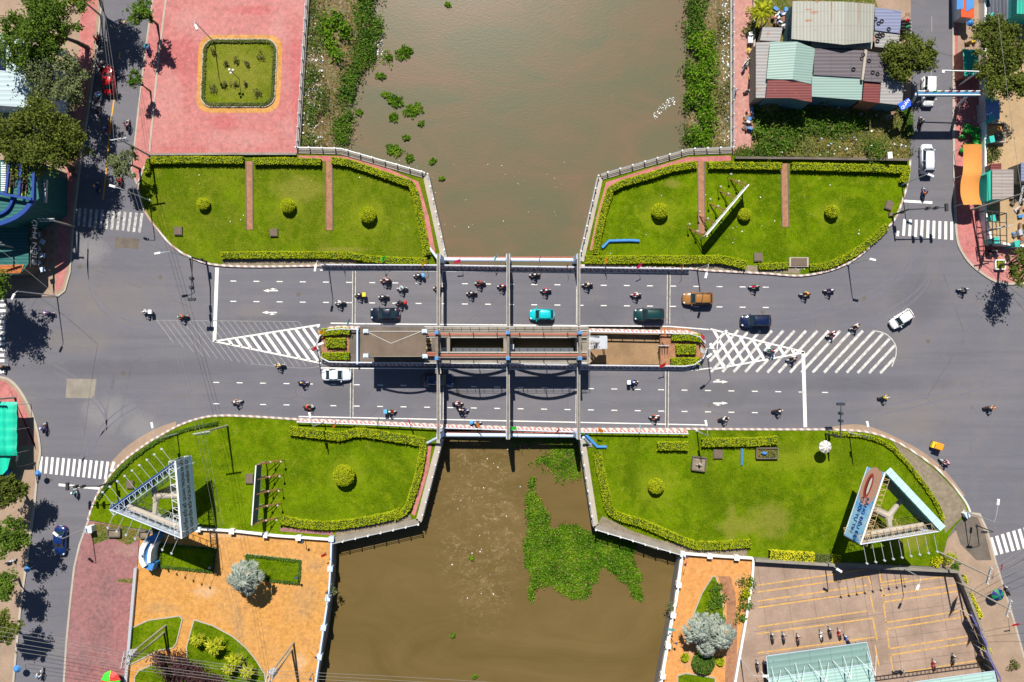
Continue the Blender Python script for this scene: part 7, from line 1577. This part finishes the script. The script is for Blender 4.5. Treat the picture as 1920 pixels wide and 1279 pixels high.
def rider_proto():
    """seated figure: pelvis on the scooter seat, hands at the bars, feet on the board"""
    t = thing('person', 'x', 'person', (0, 0, 0))
    V = [(-.28, 0, .86), (-.25, 0, 1.05), (-.19, 0, 1.28), (-.15, 0, 1.42), (-.11, 0, 1.52), (-.07, 0, 1.63), (-.05, 0, 1.72)]
    E = [(0, 1), (1, 2), (2, 3), (3, 4), (4, 5), (5, 6)]; Rd = [.15, .135, .15, .1, .055, .09, .075]
    for s_ in (-1, 1):
        b = len(V); V += [(-.26, s_ * .11, .84), (.12, s_ * .2, .86), (.16, s_ * .16, .46), (.3, s_ * .15, .42)]
        E += [(0, b), (b, b + 1), (b + 1, b + 2), (b + 2, b + 3)]; Rd += [.1, .075, .055, .045]
        b = len(V); V += [(-.16, s_ * .2, 1.4), (.02, s_ * .3, 1.18), (.32, s_ * .31, 1.08), (.42, s_ * .3, 1.05)]
        E += [(3, b), (b, b + 1), (b + 1, b + 2), (b + 2, b + 3)]; Rd += [.065, .05, .037, .04]
        for k, dy in enumerate((-.035, -.012, .012, .035)):
            f = len(V); V += [(.46, s_ * .3 + dy, 1.055), (.49, s_ * .3 + dy, 1.03)]; E += [(b + 3, f), (f, f + 1)]; Rd += [.011, .01]
        f = len(V); V += [(.43, s_ * .255, 1.03), (.455, s_ * .25, 1.0)]; E += [(b + 3, f), (f, f + 1)]; Rd += [.012, .01]
    me = skin_mesh('person_body', V, E, Rd); me.materials.append(solid('skin', srgb(176, 122, 92), .6, 0, .06))
    o = bpy.data.objects.new('body', me); C.objects.link(o); o.parent = t; KIDS.setdefault(t.name, []).append(o)
    V = [(-.27, 0, .94), (-.24, 0, 1.08), (-.19, 0, 1.28), (-.16, 0, 1.42)]; E = [(0, 1), (1, 2), (2, 3)]; Rd = [.165, .16, .175, .11]
    for s_ in (-1, 1):
        b = len(V); V += [(-.16, s_ * .2, 1.4), (.02, s_ * .3, 1.18), (.26, s_ * .31, 1.1)]; E += [(3, b), (b, b + 1), (b + 1, b + 2)]; Rd += [.085, .068, .055]
    me = skin_mesh('jacket_mesh', V, E, Rd); me.materials.append(M['white']); o = bpy.data.objects.new('jacket', me); C.objects.link(o); o.parent = t; KIDS[t.name].append(o)
    V = [(-.27, 0, .87)]; E = []; Rd = [.16]
    for s_ in (-1, 1):
        b = len(V); V += [(-.24, s_ * .12, .86), (.12, s_ * .2, .87), (.16, s_ * .16, .52)]; E += [(0, b), (b, b + 1), (b + 1, b + 2)]; Rd += [.12, .09, .07]
    me = skin_mesh('trousers_mesh', V, E, Rd); me.materials.append(M['dark']); o = bpy.data.objects.new('trousers', me); C.objects.link(o); o.parent = t; KIDS[t.name].append(o)
    m = MB().ell((-.06, 0, 1.74), (.155, .13, .14), 14, 8, 0, R, -.25); m.box(.08, 0, 1.72, .1, .2, .02); m.build('helmet', M['white'], t, world=False, smooth=True)
    return t
SP, RP = scooter_proto(), rider_proto()
def recol(root, mp):
    for ch in root.children:
        for k, m_ in mp.items():
            if ch.name.split('.')[0] == k:
                ch.material_slots[0].link = 'OBJECT'; ch.material_slots[0].material = m_
def copy2(o):
    c = o.copy(); C.objects.link(c); mp = {}
    kids = []
    for ch in KIDS[o.name]:
        k = ch.copy(); C.objects.link(k); k.parent = c; kids.append(k)
        for g in KIDS.get(ch.name, []): q = g.copy(); C.objects.link(q); q.parent = k
    return c, kids
PAL = dict(black=(24, 24, 28), white=(226, 224, 222), red=(178, 24, 30), blue=(24, 60, 150), navy=(20, 28, 60), grey=(120, 120, 126), pink=(226, 160, 170), magenta=(206, 30, 96), orange=(224, 100, 30), yellow=(226, 190, 40), green=(40, 130, 80), teal=(40, 150, 150), brown=(110, 70, 50), tan=(190, 150, 120), purple=(110, 80, 150), cream=(220, 206, 180), sky=(90, 160, 210), maroon=(96, 24, 40), silver=(176, 180, 186))
cm = lambda k: solid(k + '_finish', srgb(*PAL[k]), .5, 0, .1)
_first = [True]
def lab16(s_): return ' '.join(s_.split()[:16])
def ride(px, py, deg, bikec, shirt, helm, where, cargo=None, pax=None, rider=True, fwd=.0):
    p = W(px, py, .5); a = math.radians(deg)
    if _first[0]: b, kb = SP, KIDS[SP.name]
    else: b, kb = copy2(SP)
    b.location = (p.x, p.y, .015); b.rotation_euler = (0, 0, a)
    b['label'] = ('%s motor scooter %s' % (bikec, where)); b['group'] = 'motor scooters on the roads' if rider else 'parked motor scooters'
    for ch in kb:
        if ch.name.split('.')[0] == 'body_panels': ch.material_slots[0].link = 'OBJECT'; ch.material_slots[0].material = cm(bikec)
    if not rider: b.rotation_euler = (.12, 0, a); return b
    who = [(shirt, helm, 0)] + ([(pax[0], pax[1], -.42)] if pax else [])
    for i, (sh, he, dx) in enumerate(who):
        if _first[0] and i == 0: r_, kr = RP, KIDS[RP.name]
        else: r_, kr = copy2(RP)
        r_.location = (p.x + math.cos(a) * (dx + fwd), p.y + math.sin(a) * (dx + fwd), .015 + (.03 if i else 0)); r_.rotation_euler = (0, 0, a)
        r_['label'] = lab16('%s clad rider, %s helmet, %s' % (sh, he, where)) if i == 0 else lab16('%s clad back seat passenger, %s' % (sh, where)); r_['group'] = 'riders on motor scooters'
        for ch in kr:
            nm = ch.name.split('.')[0]
            if nm in ('jacket', 'helmet'): ch.material_slots[0].link = 'OBJECT'; ch.material_slots[0].material = cm(sh if nm == 'jacket' else he)
    _first[0] = False
    if cargo:
        ck, ccol = cargo; q = Vector((p.x - math.cos(a) * .75, p.y - math.sin(a) * .75, .85)); m = MB()
        if ck == 'box': m.box(q.x, q.y, 1.08, .55, .62, .5, a)
        else: m.ell((q.x, q.y, 1.0), (.3, .36, .26), 10, 7, .16)
        tag(m.build('delivery_box' if ck == 'box' else 'bundle', cm(ccol), org=q), lab16('%s %s on the scooter %s' % (ccol, ck, where)), ck)
    return b
RIDES = [(723, 526, 180, 'brown', 'pink', 'black', 'above the dark navy sedan, in the top lane', None, ('maroon', 'white')), (785, 517, 180, 'navy', 'navy', 'white', 'close to the top railing left of the left gantry', ('bundle', 'sky')), (754, 541, 180, 'white', 'white', 'teal', 'diagonally behind the top lane pair'), (719, 557, 180, 'black', 'navy', 'white', 'directly above the dark navy sedan'), (675, 553, 180, 'black', 'black', 'white', 'at the joint line right of the leaning lamp shadow', ('box', 'yellow')), (751, 568, 180, 'navy', 'navy', 'black', 'at the tail of the dark navy sedan', ('bundle', 'red')), (638, 568, 180, 'grey', 'white', 'white', 'in front of the dark navy sedan'), (822, 540, 180, 'black', 'red', 'red', 'half under the left gantry beam'),
    (884, 550, 180, 'black', 'navy', 'white', 'in the middle lane of the first river bay'), (900, 531, 180, 'black', 'red', 'brown', 'in the top lane of the first river bay'), (942, 537, 180, 'black', 'red', 'white', 'reaching the middle gantry from the left'), (1002, 516, 180, 'black', 'black', 'white', 'close to the top railing right of the middle gantry'), (1023, 545, 180, 'black', 'magenta', 'white', 'above the turquoise hatchback'), (1101, 534, 180, 'black', 'tan', 'white', 'just right of the right gantry'), (1192, 553, 180, 'magenta', 'cream', 'white', 'above the dark green wagon'), (1414, 538, 180, 'magenta', 'green', 'tan', 'right of the bronze car near the top kerb'), (1509, 552, 180, 'black', 'yellow', 'orange', 'trailing left of the purple clad rider'), (1554, 545, 180, 'navy', 'purple', 'white', 'near the curved kerb lamp at the upper right'), (1805, 543, 180, 'grey', 'grey', 'silver', 'at the far right corner near the tree shadow'),
    (1602, 613, 205, 'black', 'cream', 'tan', 'over the worn hatching left of the white car'), (1558, 627, 205, 'black', 'magenta', 'white', 'over the worn hatching in magenta'), (1442, 658, 180, 'teal', 'teal', 'red', 'on the right hatched triangle', None, ('maroon', 'white')), (1484, 673, 195, 'black', 'grey', 'tan', 'just below the tip of the right hatched triangle'),
    (276, 585, 180, 'black', 'white', 'white', 'alone in the left junction with a white load', ('box', 'white')), (343, 594, 180, 'black', 'orange', 'teal', 'entering the left junction past the stop line'), (92, 587, 170, 'navy', 'purple', 'white', 'beside the tree shadow at the left'), (240, 235, 80, 'black', 'pink', 'black', 'going up the tree lined street'), (202, 244, 260, 'red', 'blue', 'sky', 'coming down the tree lined street on the yellow line'), (226, 339, 80, 'red', 'red', 'maroon', 'beside the round tree below the pink square'), (184, 351, 90, 'navy', 'blue', 'yellow', 'inside the tree shadow above the left zebra'), (188, 180, 80, 'white', 'sky', 'blue', 'below the red car in tree shade'), (185, 206, 80, 'navy', 'navy', 'silver', 'lowest in the dark tree shade of the left street'), (184, 74, 80, 'black', 'red', 'black', 'in shade at the top of the left street'), (191, 125, 85, 'black', 'black', 'navy', 'beside the red car in deep shade'), (5, 687, 180, 'navy', 'tan', 'brown', 'at the left edge on the side zebra'),
    (525, 685, 175, 'black', 'cream', 'yellow', 'below the left hatched triangle'), (569, 717, 0, 'purple', 'blue', 'yellow', 'behind the silvery white sedan'), (579, 763, 0, 'black', 'orange', 'red', 'near the bottom kerb under the silvery white sedan'), (445, 753, 10, 'white', 'tan', 'white', 'leading into the road from the lower left'), (733, 771, 0, 'red', 'green', 'white', 'in front of the bottom railing left of the left gantry', ('box', 'sky')), (858, 756, 0, 'maroon', 'pink', 'white', 'upper of the pair right of the left gantry'), (869, 768, -8, 'blue', 'black', 'tan', 'lower of the pair right of the left gantry', None, ('navy', 'white')), (893, 792, 0, 'grey', 'sky', 'tan', 'against the bottom railing in the first river bay', ('bundle', 'sky')), (1187, 716, 5, 'black', 'blue', 'white', 'below the brown pit with a white box', ('box', 'white')), (1227, 782, 180, 'black', 'orange', 'white', 'close to the bottom railing below the brown pit'), (1357, 785, 10, 'black', 'white', 'black', 'near the square planters at the bottom kerb'), (1458, 770, 5, 'black', 'black', 'white', 'left of the right stop line'), (1657, 745, 5, 'grey', 'yellow', 'white', 'alone below the worn hatching'), (1855, 764, 5, 'black', 'tan', 'orange', 'far out in the right junction'), (1770, 866, 150, 'silver', 'pink', 'pink', 'by the rubble strip kerb on a light bike'),
    (84, 802, 80, 'maroon', 'blue', 'white', 'beside the pink corner pavement on the left'), (142, 922, 95, 'white', 'teal', 'white', 'crossing the stop line of the lower left street'), (77, 1263, 70, 'white', 'white', 'sky', 'at the bottom of the lower left street'), (1725, 229, 90, 'black', 'black', 'white', 'in the shadow of the height gate'), (1731, 362, 90, 'blue', 'orange', 'black', 'between the silver van and the upper right zebra'), (278, 91, 90, 'blue', 'sky', 'teal', 'under the small tree on the brick pavement'), (1855, 82, 0, 'black', 'yellow', 'black', 'beside the yard trees on the right pavement') ]
for r_ in RIDES: ride(*r_)
# yellow three-wheeler
p = W(1756, 836, .6); t = thing('tricycle', 'yellow covered three-wheeler turning at the rubble strip kerb', 'tricycle', (p.x, p.y, .015), math.radians(-20))
m = MB(); m.box(0, 0, 1.5, 1.25, 1.05, .08, 0, .85, .85).build('canopy', solid('amber_cloth', srgb(216, 140, 16), .7), t, world=False); MB().box(-.3, 0, .6, 1.0, 1.0, .5).build('body', cm('yellow'), t, world=False)
for x, y in ((-.5, .5), (-.5, -.5), (.85, 0)): MB().tube([(x, y - .04, .3), (x, y + .04, .3)], .3, 14).build('wheel', M['black'], t, world=False)
for x, y in ((-.6, .5), (-.6, -.5), (.55, .45), (.55, -.45)): MB().tube([(x, y, .3), (x, y, 1.48)], .025, 5).build('post', M['steel'], t, world=False)
MB().tube([(.85, 0, .3), (.75, 0, 1.0), (.7, .25, 1.05), (.7, -.25, 1.05)], .025, 5).build('handlebar', M['dark'], t, world=False)
PARK = [(1447, 1196, 95, 'black', 'first from the left in the scooter park, with a red seat'), (1468, 1196, 95, 'navy', 'second from the left in the scooter park'), (1495, 1199, 95, 'maroon', 'third from the left in the scooter park, alone'), (1539, 1192, 100, 'white', 'fourth in the scooter park, lower of the close pair'), (1555, 1186, 100, 'black', 'fifth in the scooter park, nearest the yellow line'), (1573, 1189, 100, 'red', 'sixth in the scooter park, beside the blue one'), (1587, 1199, 120, 'blue', 'last of the row, touching the mint canopy edge'), (1419, 1249, 95, 'black', 'left of the mint canopy, nearer the lamp'), (1433, 1250, 95, 'navy', 'tight against the left edge of the mint canopy'), (1750, 1247, 95, 'red', 'beside the ladder rack with a red cover'), (1786, 1236, 85, 'black', 'upright above the ladder rack at the right'), (1685, 1259, 5, 'black', 'lying crosswise at the left end of the ladder rack'),
    (1697, 38, 10, 'red', 'top one of the row outside the lavender roof'), (1698, 44, 8, 'black', 'second of the row outside the lavender roof'), (1698, 50, 5, 'green', 'third of the row outside the lavender roof'), (1698, 56, 5, 'black', 'fourth of the row outside the lavender roof'), (1698, 62, 0, 'navy', 'fifth of the row outside the lavender roof'), (1697, 68, 0, 'black', 'lowest of the row outside the lavender roof'), (1859, 470, 0, 'black', 'upper of the two beside the white square planter'), (1863, 478, 0, 'navy', 'lower of the two beside the white square planter'), (1887, 1107, 115, 'black', 'beside the green and navy umbrella'), (1398, 117, 60, 'white', 'upper of the close pair on the pink promenade'), (1396, 126, 60, 'silver', 'lower of the close pair on the pink promenade'), (1405, 153, 80, 'black', 'by the lower shrub on the pink promenade'), (1404, 169, 20, 'white', 'crosswise on the pink promenade'), (1377, 175, 80, 'silver', 'beside the promenade railing'), (1821, 78, 10, 'yellow', 'with a yellow cover by the teal kiosk'), (20, 1052, 20, 'silver', 'in the shade under the second lower left tree')]
for x, y, d_, c_, w_ in PARK: ride(x, y, d_, c_, None, None, w_, rider=False)
p = W(1404, 75); t = thing('trolley', 'white cart with a grey lid beside the shrubs on the pink promenade', 'cart', (p.x, p.y, .15)); MB().box(0, -.3, .5, .75, 1.0, .6).build('tray', M['steel'], t, world=False); MB().box(0, .55, .75, .6, .5, .5, .2).build('box', M['white'], t, world=False)
for x, y in ((-.3, -.7), (.3, -.7), (-.3, .4), (.3, .4)): MB().tube([(x - .03, y, .12), (x + .03, y, .12)], .12, 10).build('wheel', M['black'], t, world=False)
